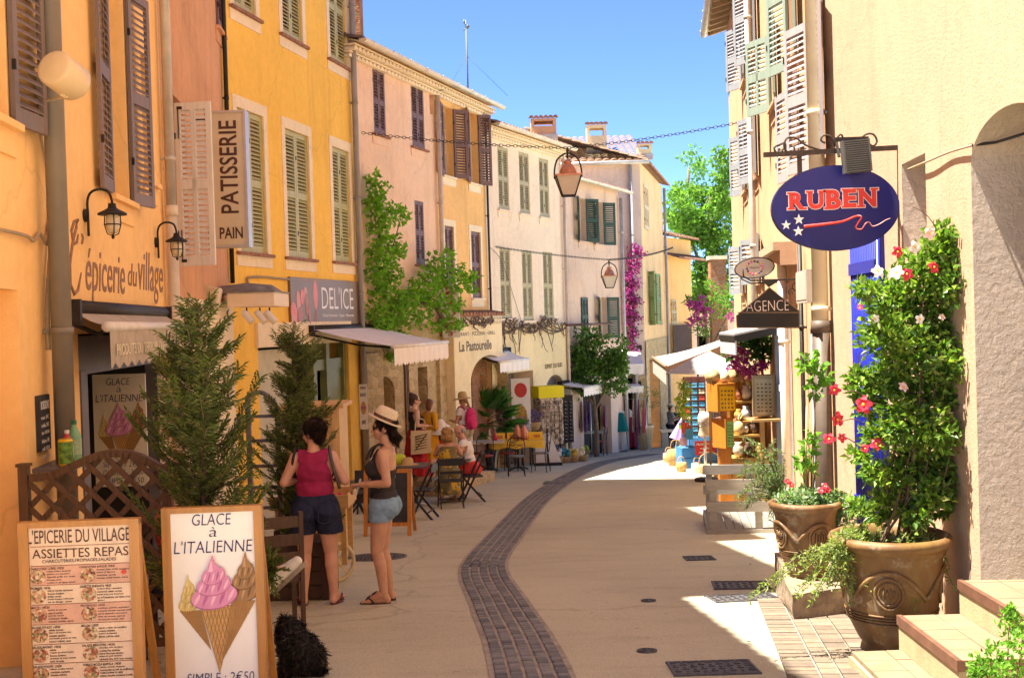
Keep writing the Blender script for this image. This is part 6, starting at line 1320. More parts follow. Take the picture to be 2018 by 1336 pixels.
Yt=36.0;gb=P(1176,903,Yt);gb.z=gz(Yt);tree('courtyard_tree','round headed green tree on a thin forked trunk among the souvenir racks',gb,[([gb,P(1176,860,Yt),P(1172,800,Yt),P(1165,765,Yt),P(1160,720,Yt)],.09,.03),([P(1172,800,Yt),P(1150,765,Yt),P(1140,720,Yt)],.05,.02),([P(1173,805,Yt),P(1190,770,Yt),P(1200,700,Yt)],.05,.02)],cl_,Yt,700,.14,.10,leafm('leaf_courtyard',[(.05,.11,.02),(.08,.17,.03),(.13,.23,.045),(.06,.13,.02)],.35),dY=.35)
def crown(cx,cy,wx,wy,n,rmin,rmax,seed):q=random.Random(seed);out=[];
def crown(cx,cy,wx,wy,n,rmin,rmax,seed):
 q=random.Random(seed);out=[]
 while len(out)<n:
  u,v=q.uniform(-1,1),q.uniform(-1,1)
  if u*u+v*v<1:out.append((cx+u*wx,cy+v*wy,q.uniform(rmin,rmax)*(1-.3*(u*u+v*v))))
 return out
YT=66;gT=Vector((P(1392,700,YT).x,YT,gz(60)));tree('plane_tree','tall bright green tree filling the gap beside the cream house',gT,[([gT,P(1392,650,YT),P(1395,520,YT),P(1400,380,YT)],.4,.1),([P(1394,560,YT),P(1360,470,YT)],.15,.05),([P(1394,540,YT),P(1430,440,YT)],.15,.05)],crown(1400,420,48,62,26,20,30,1)+crown(1395,520,60,70,34,20,30,2)+crown(1425,345,26,50,20,14,22,3)+crown(1350,430,34,70,22,16,24,33)+crown(1400,620,60,50,20,20,30,4),YT,230,.28,.2,G_TREE,dY=1.6)
YT=74;gT=Vector((P(1338,700,YT).x,YT,gz(60)));tree('slender_tree','looser slender tree behind the mauve house roof line',gT,[([gT,P(1345,600,YT),P(1350,450,YT),P(1358,330,YT)],.3,.08)],crown(1362,350,26,58,20,12,20,5)+crown(1335,420,24,50,18,14,22,6)+crown(1370,460,40,40,16,16,24,16),YT,120,.32,.2,leafm('leaf_poplar',[(.08,.18,.05),(.12,.25,.07),(.18,.32,.1)],.4),dY=1.2)
YT=44;gT=Vector((P(1400,700,YT).x,YT,gz(YT)));tree('oleander','loose leafy oleander bush with pink sprays above the market awning',gT,[([gT,P(1395,700,YT),P(1390,620,YT)],.12,.05),([P(1395,700,YT),P(1440,610,YT)],.06,.02)],crown(1400,590,48,30,22,9,15,7)+crown(1450,600,40,40,18,9,15,8)+crown(1385,640,25,25,9,8,12,9),YT,200,.26,.08,G_TREE,'shrub',dY=.8)
ob=thing('bougainvillea','patches of purple bougainvillea among the oleander beyond the ochre house','climbing plant',P(1380,640,43.5));foliage('bracts',[clump_leaves([pc(px,py,43.2)],[(r_2/2300*43,.3,r_2/2300*43)],int(r_2*r_2*.55),.12,.1,shell=.1)for px,py,r_2 in((1362,600,11),(1378,605,13),(1370,625,12),(1385,635,9),(1395,615,10),(1440,625,9),(1450,600,8),(1360,635,8),(1385,590,8))],G_BOUG,ob);b=MB();path_tubes(b,[([P(1375,760,43.5),P(1376,680,43.5),P(1372,610,43.3)],.04,.015)]);b.build('stems',stemm,ob,True)
YT=41;gT=P(1272,868,YT);gT.z=gz(YT)+.85;tree('potted_bush','bushy dark green shrub in the tall stone planter by the dresses',gT,[([gT,P(1272,820,YT),P(1276,780,YT)],.05,.02)],crown(1275,790,22,26,16,8,13,10),YT,420,.10,.02,G_DEEP,'shrub',dY=.2)
t=thing('stone_planter','tall tapering pale planter under the bushy shrub','planter',(gT.x,YT,gz(YT)));b=MB();b.lathe([(0,0),(.26,0),(.36,.78),(.40,.8),(.40,.88),(.34,.88),(.33,.8)],n=4,rot=(0,0,pi/4));b.build('body',ST['straw'],t)
YPm=30.6;pb=P(955,880,YPm);pb.z=gz(YPm)+.45;fp=thing('fan_palm','spiky fan palm before the restaurant arch','palm',(pb.x,YPm,pb.z));Cs=[];Ds=[];Ns=[];Ls=[];b=MB();r_=random.Random(2);hub=P(950,838,YPm)
for i in range(64):
 a=r_.uniform(0,2*pi);el=r_.uniform(-.25,1.3);L=r_.uniform(.55,.85);d=Vector((cos(a)*cos(el),sin(a)*cos(el)*.7,sin(el)));c=hub+d*L;b.tube([hub,hub+d*L*.5+Vector((0,0,.05)),c],[.014,.01,.008],5)
 s_=d.cross(Vector((0,0,1))).normalized();up_=s_.cross(d)
 for k in range(22):th=(k/21-.5)*2.9;dd=(d*cos(th)+s_*sin(th)-Vector((0,0,.12))).normalized();Cs.append(c);Ds.append(dd);Ns.append(up_+s_*.2);Ls.append(.52*(1-.18*abs(th)))
foliage('fronds',[leaf_arrays(np.array(Cs),np.array(Ds),np.array(Ns),np.array(Ls),.075)],G_PALM,fp);b.tube([pb,hub],.07,8);b.build('stem',barkm,fp,True)
t=thing('palm_tub','dark tub holding the fan palm','plant pot',(pb.x,YPm,gz(YPm)));b=MB();b.lathe([(0,0),(.24,0),(.3,.45),(.33,.47),(.33,.52),(.28,.52),(.27,.44),(0,.44)],n=24);b.build('body',wdark,t)
b=MB();
# ================================================================ PEOPLE
def capsule(a,b,ra,rb,n=14):
 a=Vector(a);b=Vector(b);d=b-a;L=max(d.length,1e-4);d=d/L;u=d.orthogonal().normalized();v=d.cross(u);vs=[a-d*ra];fs=[];rings=[]
 for t in(-60,-30):rings.append((a+d*ra*sin(R(t)),ra*cos(R(t))))
 for t in(0,.5,1):rings.append((a+d*L*t,ra+(rb-ra)*t))
 for t in(30,60):rings.append((b+d*rb*sin(R(t)),rb*cos(R(t))))
 for c,r in rings:
  for j in range(n):vs.append(c+(u*cos(2*pi*j/n)+v*sin(2*pi*j/n))*r)
 vs.append(b+d*rb);k=len(rings);e=len(vs)-1
 for j in range(n):fs.append((0,1+(j+1)%n,1+j));fs.append((e,e-n+j,e-n+(j+1)%n))
 for i in range(k-1):
  for j in range(n):fs.append((1+i*n+j,1+i*n+(j+1)%n,1+(i+1)*n+(j+1)%n,1+(i+1)*n+j))
 return vs,fs
class Body:
 """volumes that are fused into one continuous skin; each remembers which limb it belongs to"""
 def __init__(s):s.mb=MB();s.prims=[];s.T=Matrix()
 def cap(s,lab,a,b,ra,rb):
  a=s.T@Vector(a);b=s.T@Vector(b);v,f=capsule(a,b,ra,rb);s.mb.add(v,f);s.prims.append((lab,a,b,ra,rb))
 def ell(s,lab,c,r,rot=None):
  old=s.mb.T;s.mb.T=s.T;s.mb.ball(c,r,18,rot=rot);s.mb.T=old;cc=s.T@Vector(c);m=min(r);s.prims.append((lab,cc,cc,m,m))
 def mesh(s,name,vox,mats,parent,smooth=3):
  me=bpy.data.meshes.new('raw');me.from_pydata(s.mb.v,[],s.mb.f);o=bpy.data.objects.new('raw',me);COL.objects.link(o)
  r=o.modifiers.new('r','REMESH');r.mode='VOXEL';r.voxel_size=vox;r.use_smooth_shade=True;sm=o.modifiers.new('s','SMOOTH');sm.factor=.5;sm.iterations=smooth
  dg=bpy.context.evaluated_depsgraph_get();m2=bpy.data.meshes.new_from_object(o.evaluated_get(dg));bpy.data.objects.remove(o);bpy.data.meshes.remove(me)
  m2 .name=name;m2 .materials.clear();m2 .materials.append(mats);b=bpy.data.objects.new(name,m2);COL.objects.link(b);b.parent=parent
  n=len(m2 .vertices);V=np.empty(n*3,np.float32);m2 .vertices.foreach_get('co',V);s.V=V.reshape(-1,3);N=np.empty(n*3,np.float32);m2 .vertices.foreach_get('normal',N);s.N=N.reshape(-1,3)
  s.F=np.array([tuple(p.vertices)if len(p.vertices)==4 else tuple(p.vertices)+(p.vertices[-1],)for p in m2 .polygons],np.int32)
  D=[]
  for lab,a,c,ra,rb in s.prims:
   a=np.array(a);d=np.array(c)-a;L2=max(d@d,1e-9);t=np.clip((s.V-a)@d/L2,0,1);D.append(np.linalg.norm(s.V-(a+t[:,None]*d),axis=1)-(ra+(rb-ra)*t))
  s.lab=np.array([p[0]for p in s.prims])[np.argmin(np.array(D),0)];return b
 def garment(s,name,pred,off,m,parent,relax=4,fold=0,flare=None):
  x,y,z=s.V.T;ok=pred(s.lab,x,y,z);fsel=ok[s.F].all(1);F=s.F[fsel]
  if not len(F):return None
  used=np.unique(F);mp=-np.ones(len(s.V),int);mp[used]=np.arange(len(used));F=mp[F];V=s.V[used]+s.N[used]*off;N=s.N[used]
  for _ in range(relax):
   A=np.zeros_like(V);c=np.zeros(len(V))
   for k in range(4):
    i,j=F[:,k],F[:,(k+1)%4];np.add.at(A,i,V[j]);np.add.at(A,j,V[i]);np.add.at(c,i,1);np.add.at(c,j,1)
   V=V*.5+.5*A/np.maximum(c,1)[:,None]
  V=V+N*.003
  if fold:V=V+N*(fold*(np.sin(V[:,2:3]*60+V[:,0:1]*25+np.sin(V[:,1:2]*20)*2)*.5+np.sin(V[:,0:1]*70+V[:,2:3]*18)*.5))
  if flare:V=flare(V)
  n=len(V);Fi=F[:,::-1]+n;V2=np.concatenate([V,V-N*.004]);E={}
  for k in range(4):
   for i,j in zip(F[:,k],F[:,(k+1)%4]):
    if i!=j:E[(i,j)]=E.get((i,j),0)+1
  rim=np.array([(j,i,i+n,j+n)for(i,j)in E if(j,i)not in E],np.int32)
  return npmesh(name,V2,np.concatenate([F,Fi,rim])if len(rim)else np.concatenate([F,Fi]),m,parent,smooth=True)
def skinm(name,c):return mat(name,c,.48,var=.14,vs=9,bmp=.15,bs=90,spec=.35)
SK=[skinm('skin_tan',(.50,.27,.17)),skinm('skin_fair',(.62,.37,.27)),skinm('skin_rosy',(.58,.31,.22))]
HAIRC={}
def hairm(n,c):
 HAIRC[n]=c;return mat(n,c,.5,var=.45,vs=16,bmp=.7,bs=45,mapping=(3,3,.6),bd=.01)
def clothm(n,c,**k):return mat(n,c,.85,var=k.get('var',.1),vs=k.get('vs',14),bmp=.25,bs=140,spec=.15)
def hand(B,lab,w,d,side,curl=.5,up=Vector((0,0,1)),sc=1.0):
 """palm, four bent fingers of different length and a thumb from the side of the palm"""
 d=Vector(d).normalized();s_=d.cross(up).normalized()*side;nrm=s_.cross(d)*side;w=Vector(w);k=sc
 for i in range(4):
  o=(i-1.5)*.019*k;p=w+s_*o;B.cap(lab,w+s_*o*.6+d*.012*k,w+s_*o+d*.085*k,.0125*k,.0115*k)
  L=(.062,.072,.068,.052)[i]*k;r=.0085*k;a=p+d*.085*k;d1=(d*cos(curl*.8)-nrm*sin(curl*.8)).normalized();m=a+d1*L*.5;d2=(d*cos(curl*1.9)-nrm*sin(curl*1.9)).normalized();B.cap(lab,a,m,r*1.05,r);B.cap(lab,m,m+d2*L*.5,r,r*.85)
 t0=w-s_*.024*k+d*.025*k;t1=t0+(-s_*.8+d*.6-nrm*.25).normalized()*.040*k;B.cap(lab,t0,t1,.0115*k,.0095*k);B.cap(lab,t1,t1+(d*.9-s_*.15-nrm*.3).normalized()*.030*k,.0095*k,.008*k)
def figure(B,h=1.65,w=1.0,legs=None,arms=None,hip=(0,0,.88),head_yaw=0,head_pitch=0,lean=0,female=True,bare_feet=True,curl=(.5,.5),fine=True,belly=0):
 """legs: {side:(knee, ankle, toe_dir)}; arms: {side:(elbow, wrist)} local metres, facing +y"""
 k=h/1.65;H=Vector(hip);U=Matrix.Translation(H)@Matrix.Rotation(-lean,4,'X');up=lambda x,y,z:U@Vector((x*k,y*k,z*k));inf={}
 B.T=U@Matrix.Scale(k,4)
 B.ell('pelvis',(0,-.01,.03),(.165*w,.115*w,.115));
 for s in(-1,1):B.ell('pelvis',(s*.075*w,-.065*w,-.03),(.088*w,.085*w,.095))
 B.ell('belly',(0,.005+belly*.4,.16),(.138*w,.10*w+belly,.14));B.ell('chest',(0,-.005,.33),(.148*w,.105*w,.16));B.ell('chest',(0,-.03,.40),(.13*w,.075*w,.10))
 if female:
  for s in(-1,1):B.ell('chest',(s*.07*w,.085*w,.30),(.066*w,.062*w,.068))
 sw=.150*(.55+.45*w)
 for s in(-1,1):inf['sh%d'%s]=U@Vector((s*sw*k,-.015*k,.445*k));
 B.T=Matrix()
 for s in(-1,1):B.cap('chest',up(0,-.02,.46),inf['sh%d'%s],.052*k,.05*k)
 B.cap('neck',up(0,-.025,.45),up(0,.005,.58),.058*k,.049*k)
 HM=U@Matrix.Translation((0,.012*k,.655*k))@Matrix.Rotation(head_yaw,4,'Z')@Matrix.Rotation(head_pitch,4,'X')@Matrix.Scale(k,4);B.T=HM;inf['HM']=HM
 B.ell('head',(0,-.008,.035),(.074,.094,.088));B.ell('head',(0,.022,-.02),(.062,.070,.082));B.ell('head',(0,.045,-.072),(.036,.040,.032));B.cap('head',(0,.088,.008),(0,.108,-.028),.009,.0135)
 for s in(-1,1):B.ell('head',(s*.072,-.008,-.006),(.012,.022,.032));B.ell('head',(s*.036,.066,-.028),(.024,.022,.022));B.cap('head',(s*.012,.088,.028),(s*.045,.076,.024),.011,.010);B.ell('head',(s*.009,.106,-.032),(.009,.009,.007))
 B.cap('head',(-.016,.090,-.058),(.016,.090,-.058),.008,.008);B.cap('head',(-.012,.088,-.067),(.012,.088,-.067),.008,.008)
 B.T=Matrix()
 for s in(-1,1):
  hj=H+Vector((s*.085*w*k,0,-.02*k));kn,an,td=legs[s];kn=Vector(kn);an=Vector(an);td=Vector(td).normalized()
  B.cap('thigh',hj,kn,.094*w*k,.058*k*(.5+.5*w));cf=kn.lerp(an,.32)+Vector((0,-.012,0));B.cap('shin',kn,cf,.054*k*(.5+.5*w),.056*k*(.4+.6*w));B.cap('shin',cf,an,.054*k*(.5+.5*w),.036*k)
  hl=an+Vector((0,0,-.045*k))-td*.025*k;B.cap('foot',an,hl,.037*k,.034*k);ball=an+td*.135*k;ball.z=an.z+td.z*.135*k-.050*k;B.cap('foot',an+td*.03*k,ball,.038*k,.026*k);sd_=td.cross(Vector((0,0,1))).normalized()
  B.cap('foot',hl,ball,.03*k,.027*k);B.cap('foot',ball-sd_*.02*k,ball+sd_*.022*k,.025*k,.023*k)
  if bare_feet:
   for i in range(5):o=sd_*((i-2)*.0165*k)*(-s);L=(.062,.056,.050,.043,.036)[i]*k;B.cap('foot',ball+o,ball+o+td*L-Vector((0,0,.004)),.0125*k if i==0 else.0095*k,.0115*k if i==0 else.0085*k)
  inf['an%d'%s]=(an,td,hl,ball)
  sh=inf['sh%d'%s];el,wr=arms[s];el=Vector(el);wr=Vector(wr);B.cap('uarm',sh,el,.050*k*(.4+.6*w),.038*k*(.5+.5*w));md=el.lerp(wr,.3);B.cap('farm',el,md,.037*k*(.5+.5*w),.036*k*(.5+.5*w));B.cap('farm',md,wr,.036*k*(.5+.5*w),.025*k)
  if fine:hand(B,'hand',wr,wr-el,s,curl[0 if s<0 else 1],sc=k)
  else:d=(wr-el).normalized();B.cap('hand',wr,wr+d*.10,.026,.022)
  inf['wr%d'%s]=(wr,(wr-el).normalized())
 return inf
def hair_mesh(HM,parts,m,parent,vox=.008,name='hair'):
 B=Body();B.T=HM
 for p in parts:
  if p[0]=='e':B.ell('h',*p[1:])
  else:B.cap('h',*p[1:])
 o=B.mesh(name,vox,m,parent,1)
 if vox<.012:
  k=nr.choice(len(B.V),2600 if vox<.01 else 1200);N=B.N[k];up=np.array(HM.to_3x3()@Vector((0,.25,-1)));Rn=up+nr.normal(size=(len(k),3))*.45;D=Rn-(Rn*N).sum(1)[:,None]*N+N*.10;C=B.V[k]+N*.001;V_,F_=leaf_arrays(C,D,N+nr.normal(size=N.shape)*.2,.055*nr.uniform(.5,1.3,len(k)),.0035,.2);c=m.node_tree.nodes['Principled BSDF'];hc=HAIRC[m.name]
  npmesh('hair_strands',V_,F_,leafm('strand_'+m.name,[sc3(hc,.6),hc,sc3(hc,1.9)],0,.4),o)
 return o
def flipflops(inf,m,parent,strap):
 for s in(-1,1):
  an,td,hl,ball=inf['an%d'%s];sd_=td.cross(Vector((0,0,1))).normalized();z=0;c=hl.lerp(ball+td*.05,.5);c.z=.010;b=MB();pts=[]
  for i in range(28):a=2*pi*i/28;pts.append((cos(a)*.047*(1-.18*(sin(a)<0)*abs(sin(a))),sin(a)*.135))
  T=Matrix((sd_,td,Vector((0,0,1)))).transposed().to_4x4();T.translation=Vector((c.x,c.y,0));b.T=T
  b.add([(x,y,.0)for x,y in pts]+[(x,y,.018)for x,y in pts],[tuple(range(27,-1,-1)),tuple(range(28,56))]+[(i,(i+1)%28,28+(i+1)%28,28+i)for i in range(28)],None,0);
  for q in(-1,1):b.tube(resample([Vector((.0,.085,.03)),Vector((q*.028,.055,.062)),Vector((q*.046,.0,.02))],.01),.007,6,1)
  b.build('sandal',[m,strap],parent)
def shades(HM,parent,m=None):
 b=MB();b.T=HM
 for s in(-1,1):b.ball((s*.034,.089,.006),(.027,.010,.022),12);b.tube([(s*.058,.08,.012),(s*.074,.02,.012),(s*.075,-.02,.004)],.0035,5)
 b.tube([(-.012,.102,.012),(.012,.102,.012)],.004,5);b.build('sunglasses',m or mat('sunglass_black',(.012,.010,.010),.12,var=0,spec=.6),parent)
def lips_eyes(HM,parent):
 b=MB();b.T=HM;b.ball((0,.0975,-.0625),(.020,.006,.007),10,0)
 for s in(-1,1):b.ball((s*.031,.0875,.006),(.012,.007,.006),10,1);b.ball((s*.031,.0925,.006),(.005,.004,.005),8,2);b.tube([(s*.014,.0965,.028),(s*.032,.093,.033),(s*.05,.078,.027)],.003,5,2)
 b.build('face',[mat('lip_rose',(.42,.14,.11),.5),mat('eye_white',(.7,.66,.6),.3),mat('eye_dark',(.03,.02,.015),.3)],parent)
# ---- woman in magenta, back to the camera
g=G(628,1191);W=thing('person','woman in a magenta sleeveless top and dark denim shorts seen from behind','person',g,R(4));B=Body()
inf=figure(B,1.585,1.14,legs={-1:((-.105,.03,.455),(-.125,-.01,.085),(-.22,1,0)),1:((.115,.03,.455),(.135,.0,.085),(.25,1,0))},arms={-1:((-.255,-.06,1.075),(-.17,.16,1.06)),1:((.265,-.05,1.07),(.17,.17,1.06))},hip=(0,0,.855),head_yaw=R(52),head_pitch=R(-6),belly=.02)
B.mesh('body',.0065,SK[2],W)
tor=lambda l:(l=='pelvis')|(l=='belly')|(l=='chest')
magenta=clothm('magenta_jersey',(.30,.022,.085),var=.12);denim=clothm('dark_denim',(.022,.026,.06),var=.35,vs=30)
B.garment('tank_top',lambda l,x,y,z:(tor(l)|(l=='neck')|(l=='thigh'))&(z>.915)&(z<1.355-np.maximum(0,.10-np.abs(x))*.35+.0*x)&(np.abs(x)<.172-.0*z)&~((z>1.25)&(np.abs(x)>.150)),.013,magenta,W,8,.0035)
B.garment('shorts',lambda l,x,y,z:(tor(l)|(l=='thigh'))&(z<.955)&(z>.615)&(l!='hand')&(l!='farm'),.016,denim,W,6,.004,lambda V:np.column_stack([V[:,0]*(1+.16*np.clip((.86-V[:,2])/.25,0,1)),V[:,1]*(1+.12*np.clip((.86-V[:,2])/.25,0,1)),V[:,2]]))
b=MB();st_=mat('denim_stitch',(.07,.08,.13),.8)
for s in(-1,1):b.tube(resample([Vector((s*.045,-.178,.84)),Vector((s*.04,-.205,.76)),Vector((s*.09,-.200,.735)),Vector((s*.135,-.175,.76)),Vector((s*.125,-.165,.84)),Vector((s*.045,-.178,.84))],.02),.0016,4)
b.build('pocket_stitching',st_,W)
hb_=hairm('hair_dark_brown',(.030,.016,.011));hair_mesh(inf['HM'],[('e',(0,-.022,.045),(.084,.096,.088)),('e',(0,-.07,-.01),(.066,.05,.07)),('e',(0,-.108,.045),(.05,.042,.05)),('c',(0,-.12,.06),(.03,-.135,.10),.018,.01),('e',(.052,-.02,.03),(.032,.06,.055)),('e',(-.052,-.02,.03),(.032,.06,.055)),('c',(0,-.09,-.05),(.015,-.07,-.10),.02,.006)],hb_,W);lips_eyes(inf['HM'],W)
flipflops(inf,mat('sandal_plum',(.12,.035,.06),.7),W,mat('sandal_strap',(.16,.05,.07),.6))
b=MB();strapm=mat('bag_strap_grey',(.10,.085,.075),.7);b.tube(resample([Vector((.12,.11,1.15)),Vector((.135,.02,1.365)),Vector((.15,-.075,1.30)),Vector((.185,-.10,1.15)),Vector((.215,-.02,1.0))],.03),.014,6);b.build('strap',strapm,W);b=MB();b.tube(resample([Vector((-.13,.10,1.2)),Vector((-.14,.0,1.365)),Vector((-.165,-.07,1.30)),Vector((-.19,-.05,1.16))],.03),.012,6);b.build('strap',mat('strap_black',(.015,.013,.013),.6),W)
# ---- woman in the straw hat, facing left
g=G(757,1186);W=thing('person','woman in a cream straw hat, charcoal vest and pale denim shorts standing in profile','person',g,R(84));B=Body()
inf=figure(B,1.62,.97,legs={-1:((-.07,.035,.46),(-.075,-.02,.08),(-.05,1,0)),1:((.075,.02,.46),(.08,-.035,.08),(.1,1,0))},arms={-1:((-.215,-.105,1.06),(-.14,.135,1.045)),1:((.2,-.06,1.07),(.03,.175,1.02))},hip=(0,-.015,.87),head_yaw=R(8),head_pitch=R(-3),lean=R(-4),curl=(.9,.9))
B.mesh('body',.0062,SK[0],W)
char=clothm('charcoal_jersey',(.040,.034,.036));pden=clothm('pale_denim',(.20,.31,.43),var=.2,vs=25)
B.garment('vest',lambda l,x,y,z:(tor(l)|(l=='neck')|(l=='thigh'))&(z>.875)&(z<1.25+.10*(y>.0)+.14*np.clip(y*8,-.6,.6))&((np.abs(x)<.15)|(z<1.16)),.011,char,W,7,.0032)
B.garment('shorts',lambda l,x,y,z:(tor(l)|(l=='thigh'))&(z<.925)&(z>.715),.013,pden,W,5,.0035)
b=MB()
for s in(-1,1):b.tube(resample([Vector((s*.07,.10,1.25)),Vector((s*.075,.05,1.345)),Vector((s*.055,-.03,1.375)),Vector((s*.02,-.09,1.33)),Vector((0,-.115,1.22))],.02),.011,6)
b.build('strap',char,W)
hair_mesh(inf['HM'],[('e',(0,-.02,.035),(.082,.094,.082)),('e',(0,-.075,-.045),(.055,.04,.06)),('e',(0,-.105,-.085),(.042,.036,.04)),('c',(.01,-.11,-.1),(.015,-.12,-.15),.018,.008)],hb_,W);shades(inf['HM'],W);lips_eyes(inf['HM'],W)
def hat(HM,parent,m,band,tilt=0,z=.075,brim=.15,crown=.11,dent=True,r0=.092,flop=.0,yo=-.005):
 b=MB();b.T=HM@Matrix.Translation((0,yo,z))@Matrix.Rotation(tilt,4,'X')
 b.lathe([(r0*.98,-.012),(brim,-.008-flop),(brim+.004,-.002-flop),(r0*1.02,.004),(r0*1.0,crown*.35),(r0*.92,crown*.8),(r0*.75,crown*1.0),(r0*.45,crown*(.98 if dent else 1.1)),(0,crown*(.90 if dent else 1.14))],n=36,sy=1.16);o=b.build('hat',m,parent)
 if band:b=MB();b.T=HM@Matrix.Translation((0,yo,z))@Matrix.Rotation(tilt,4,'X');b.lathe([(r0*1.035,.004),(r0*1.035,.032),(r0*1.0,.034)],n=36,sy=1.16);c=b.build('hat_band',band,o);c.location=(0,0,0)
 return o
strawm=mat('straw_cream',(.66,.55,.38),.8,var=.12,vs=60,bmp=.5,bs=160);strawg=mat('straw_gold',(.50,.34,.15),.8,var=.15,vs=50,bmp=.5,bs=120)
hat(inf['HM'],W,strawm,mat('hat_band_print',(.10,.045,.025),.7,var=.8,vs=45),R(24),brim=.142,crown=.108,r0=.090)
flipflops(inf,mat('sandal_brown',(.05,.025,.02),.7),W,mat('sandal_strap_dark',(.03,.02,.018),.6))
wr,d=inf['wr-1'];b=MB();b.box((-.10,.17,1.02),(.05,.012,.14),(.3,.25,.1));wr_=b.build('folded_paper',mat('paper_grey',(.5,.47,.42),.7),None);tag(wr_,'folded leaflet held by the woman in the straw hat','leaflet');M_=wm(W);wr_.location=M_@wr_.location;wr_.rotation_euler=W.rotation_euler
# ---- background figures (smaller in the picture)
def loft_skirt(W,name,m,z1,z0,r1,r0,c=(0,0),waves=9,amp=.03,sy=.8):
 b=MB();n=48;vs=[]
 for i in range(9):
  t=i/8;z=z1+(z0-z1)*t;r=r1+(r0-r1)*t**.8
  for j in range(n):a=2*pi*j/n;q=r+amp*t*sin(waves*a+t*2);vs.append((c[0]+cos(a)*q,c[1]+sin(a)*q*sy,z))
 b.add(vs,[(i*n+j,i*n+(j+1)%n,(i+1)*n+(j+1)%n,(i+1)*n+j)for i in range(8)for j in range(n)],None,0,True);return b.build(name,m,W)
def stand_legs(s=.09):return{-1:((-s,.02,.46),(-s-.01,-.02,.08),(-.15,1,0)),1:((s,.02,.46),(s+.01,-.01,.08),(.15,1,0))}
def sit_legs(zs=.5,kn=.44,sp=.10,ank=.40):return{-1:((-sp,kn,zs+.02),(-sp,ank,.08),(-.1,1,0)),1:((sp,kn,zs+.02),(sp+.02,ank-.04,.08),(.1,1,0))}
def ground_at(px,Y,dz=0):p=P(px,800,Y);return Vector((p.x,Y,gz(Y)+dz))
ter=MB();tp=[W4 .w(-.75,.0,0),W4 .w(-.75,2.05,0),W4 .w(2.9,1.75,0),W4 .w(2.9,0,0)];dzt=.32;vs=[(p.x,p.y,gz(p.y)-.3)for p in tp]+[(p.x,p.y,gz(p.y)+dzt-.10*(i in(2,3)))for i,p in enumerate(tp)]
ter.add(vs,[(4,5,6,7),(0,1,5,4),(1,2,6,5),(2,3,7,6),(3,0,4,7)]);tag(ter.build('stone_terrace',stonem),'low stone terrace step along the pink house','terrace')
redm=clothm('red_print',(.42,.025,.03),var=.35,vs=20)
W=thing('person','woman in a dark vest and long red skirt carrying a printed tote bag','person',ground_at(817,22.2,.30),R(-62));B=Body()
inf=figure(B,1.66,1.0,legs=stand_legs(),arms={-1:((-.2,-.05,1.08),(-.13,.16,1.0)),1:((.235,-.06,1.07),(.19,.17,1.05))},hip=(0,0,.87),head_yaw=R(-10),bare_feet=False);B.mesh('body',.011,SK[1],W,2)
B.garment('vest',lambda l,x,y,z:(tor(l)|(l=='neck'))&(z>.9)&(z<1.33)&(np.abs(x)<.15),.012,char,W,4);loft_skirt(W,'skirt',redm,.98,.12,.16,.32);hair_mesh(inf['HM'],[('e',(0,-.02,.04),(.084,.098,.086)),('e',(0,-.07,-.03),(.06,.05,.07)),('e',(0,-.07,.12),(.045,.045,.04))],hairm('hair_brown',(.06,.032,.02)),W,.012);shades(inf['HM'],W)
t=thing('tote_bag','canvas tote bag with a dark leaf print hanging from the red skirted woman','bag',W.location+Vector((.12,-.30,.56)),R(8));b=MB();b.prism([(-.19,-.02),(.19,0),(.20,.42),(-.18,.42)],-.04,.04);b.build('body',mat('tote_canvas',(.60,.48,.29),.85,var=.08),t);b=MB()
for i in range(6):b.prism([(-.12,.06+i*.045),(.10,.10+i*.05),(.12,.115+i*.05),(-.10,.085+i*.048)],-.044,-.04)
b.prism([(-.13,.05),(-.11,.05),(.13,.36),(.11,.37)],-.046,-.04);b.build('leaf_print',mat('tote_print',(.09,.06,.03),.8),t);b=MB()
for y in(-.035,.035):b.tube(resample([Vector((-.1,y,.42)),Vector((-.07,y,.62)),Vector((.07,y,.62)),Vector((.1,y,.42))],.04),.010,5)
b.build('handle',mat('tote_canvas',(.60,.48,.29)),t)
W=thing('person','person in a mustard yellow tunic standing behind the red skirted woman','person',ground_at(846,23.4,.24),R(-40));B=Body();inf=figure(B,1.58,.98,legs=stand_legs(),arms={-1:((-.22,-.03,1.03),(-.17,.1,.85)),1:((.22,-.05,1.03),(.16,.14,.92))},hip=(0,0,.86),head_yaw=R(20),bare_feet=False,fine=False);B.mesh('body',.013,SK[2],W,2)
must=clothm('mustard_linen',(.62,.32,.02));B.garment('tunic_top',lambda l,x,y,z:(tor(l)|(l=='uarm'))&(z>.85),.016,must,W,3);loft_skirt(W,'tunic',must,1.0,.4,.17,.24,waves=7);hair_mesh(inf['HM'],[('e',(0,-.015,.04),(.084,.1,.09)),('e',(0,-.06,-.04),(.07,.05,.09))],hairm('hair_auburn',(.16,.06,.03)),W,.013);lips_eyes(inf['HM'],W)
b=MB();b.tube(resample([Vector((.1,.08,1.15)),Vector((.11,-.0,1.34)),Vector((.14,-.08,1.2)),Vector((.2,-.05,.95))],.04),.014,6);b.build('strap',mat('strap_black',(.015,.013,.013),.6),W)
t=thing('handbag','small dark shoulder bag at the mustard tunic','bag',W.location+Vector((.24,-.06,.78)));b=MB();b.prism([(-.11,0),(.11,0),(.13,.18),(0,.22),(-.13,.18)],-.04,.04);b.build('body',mat('bag_dark',(.03,.022,.022),.5),t)
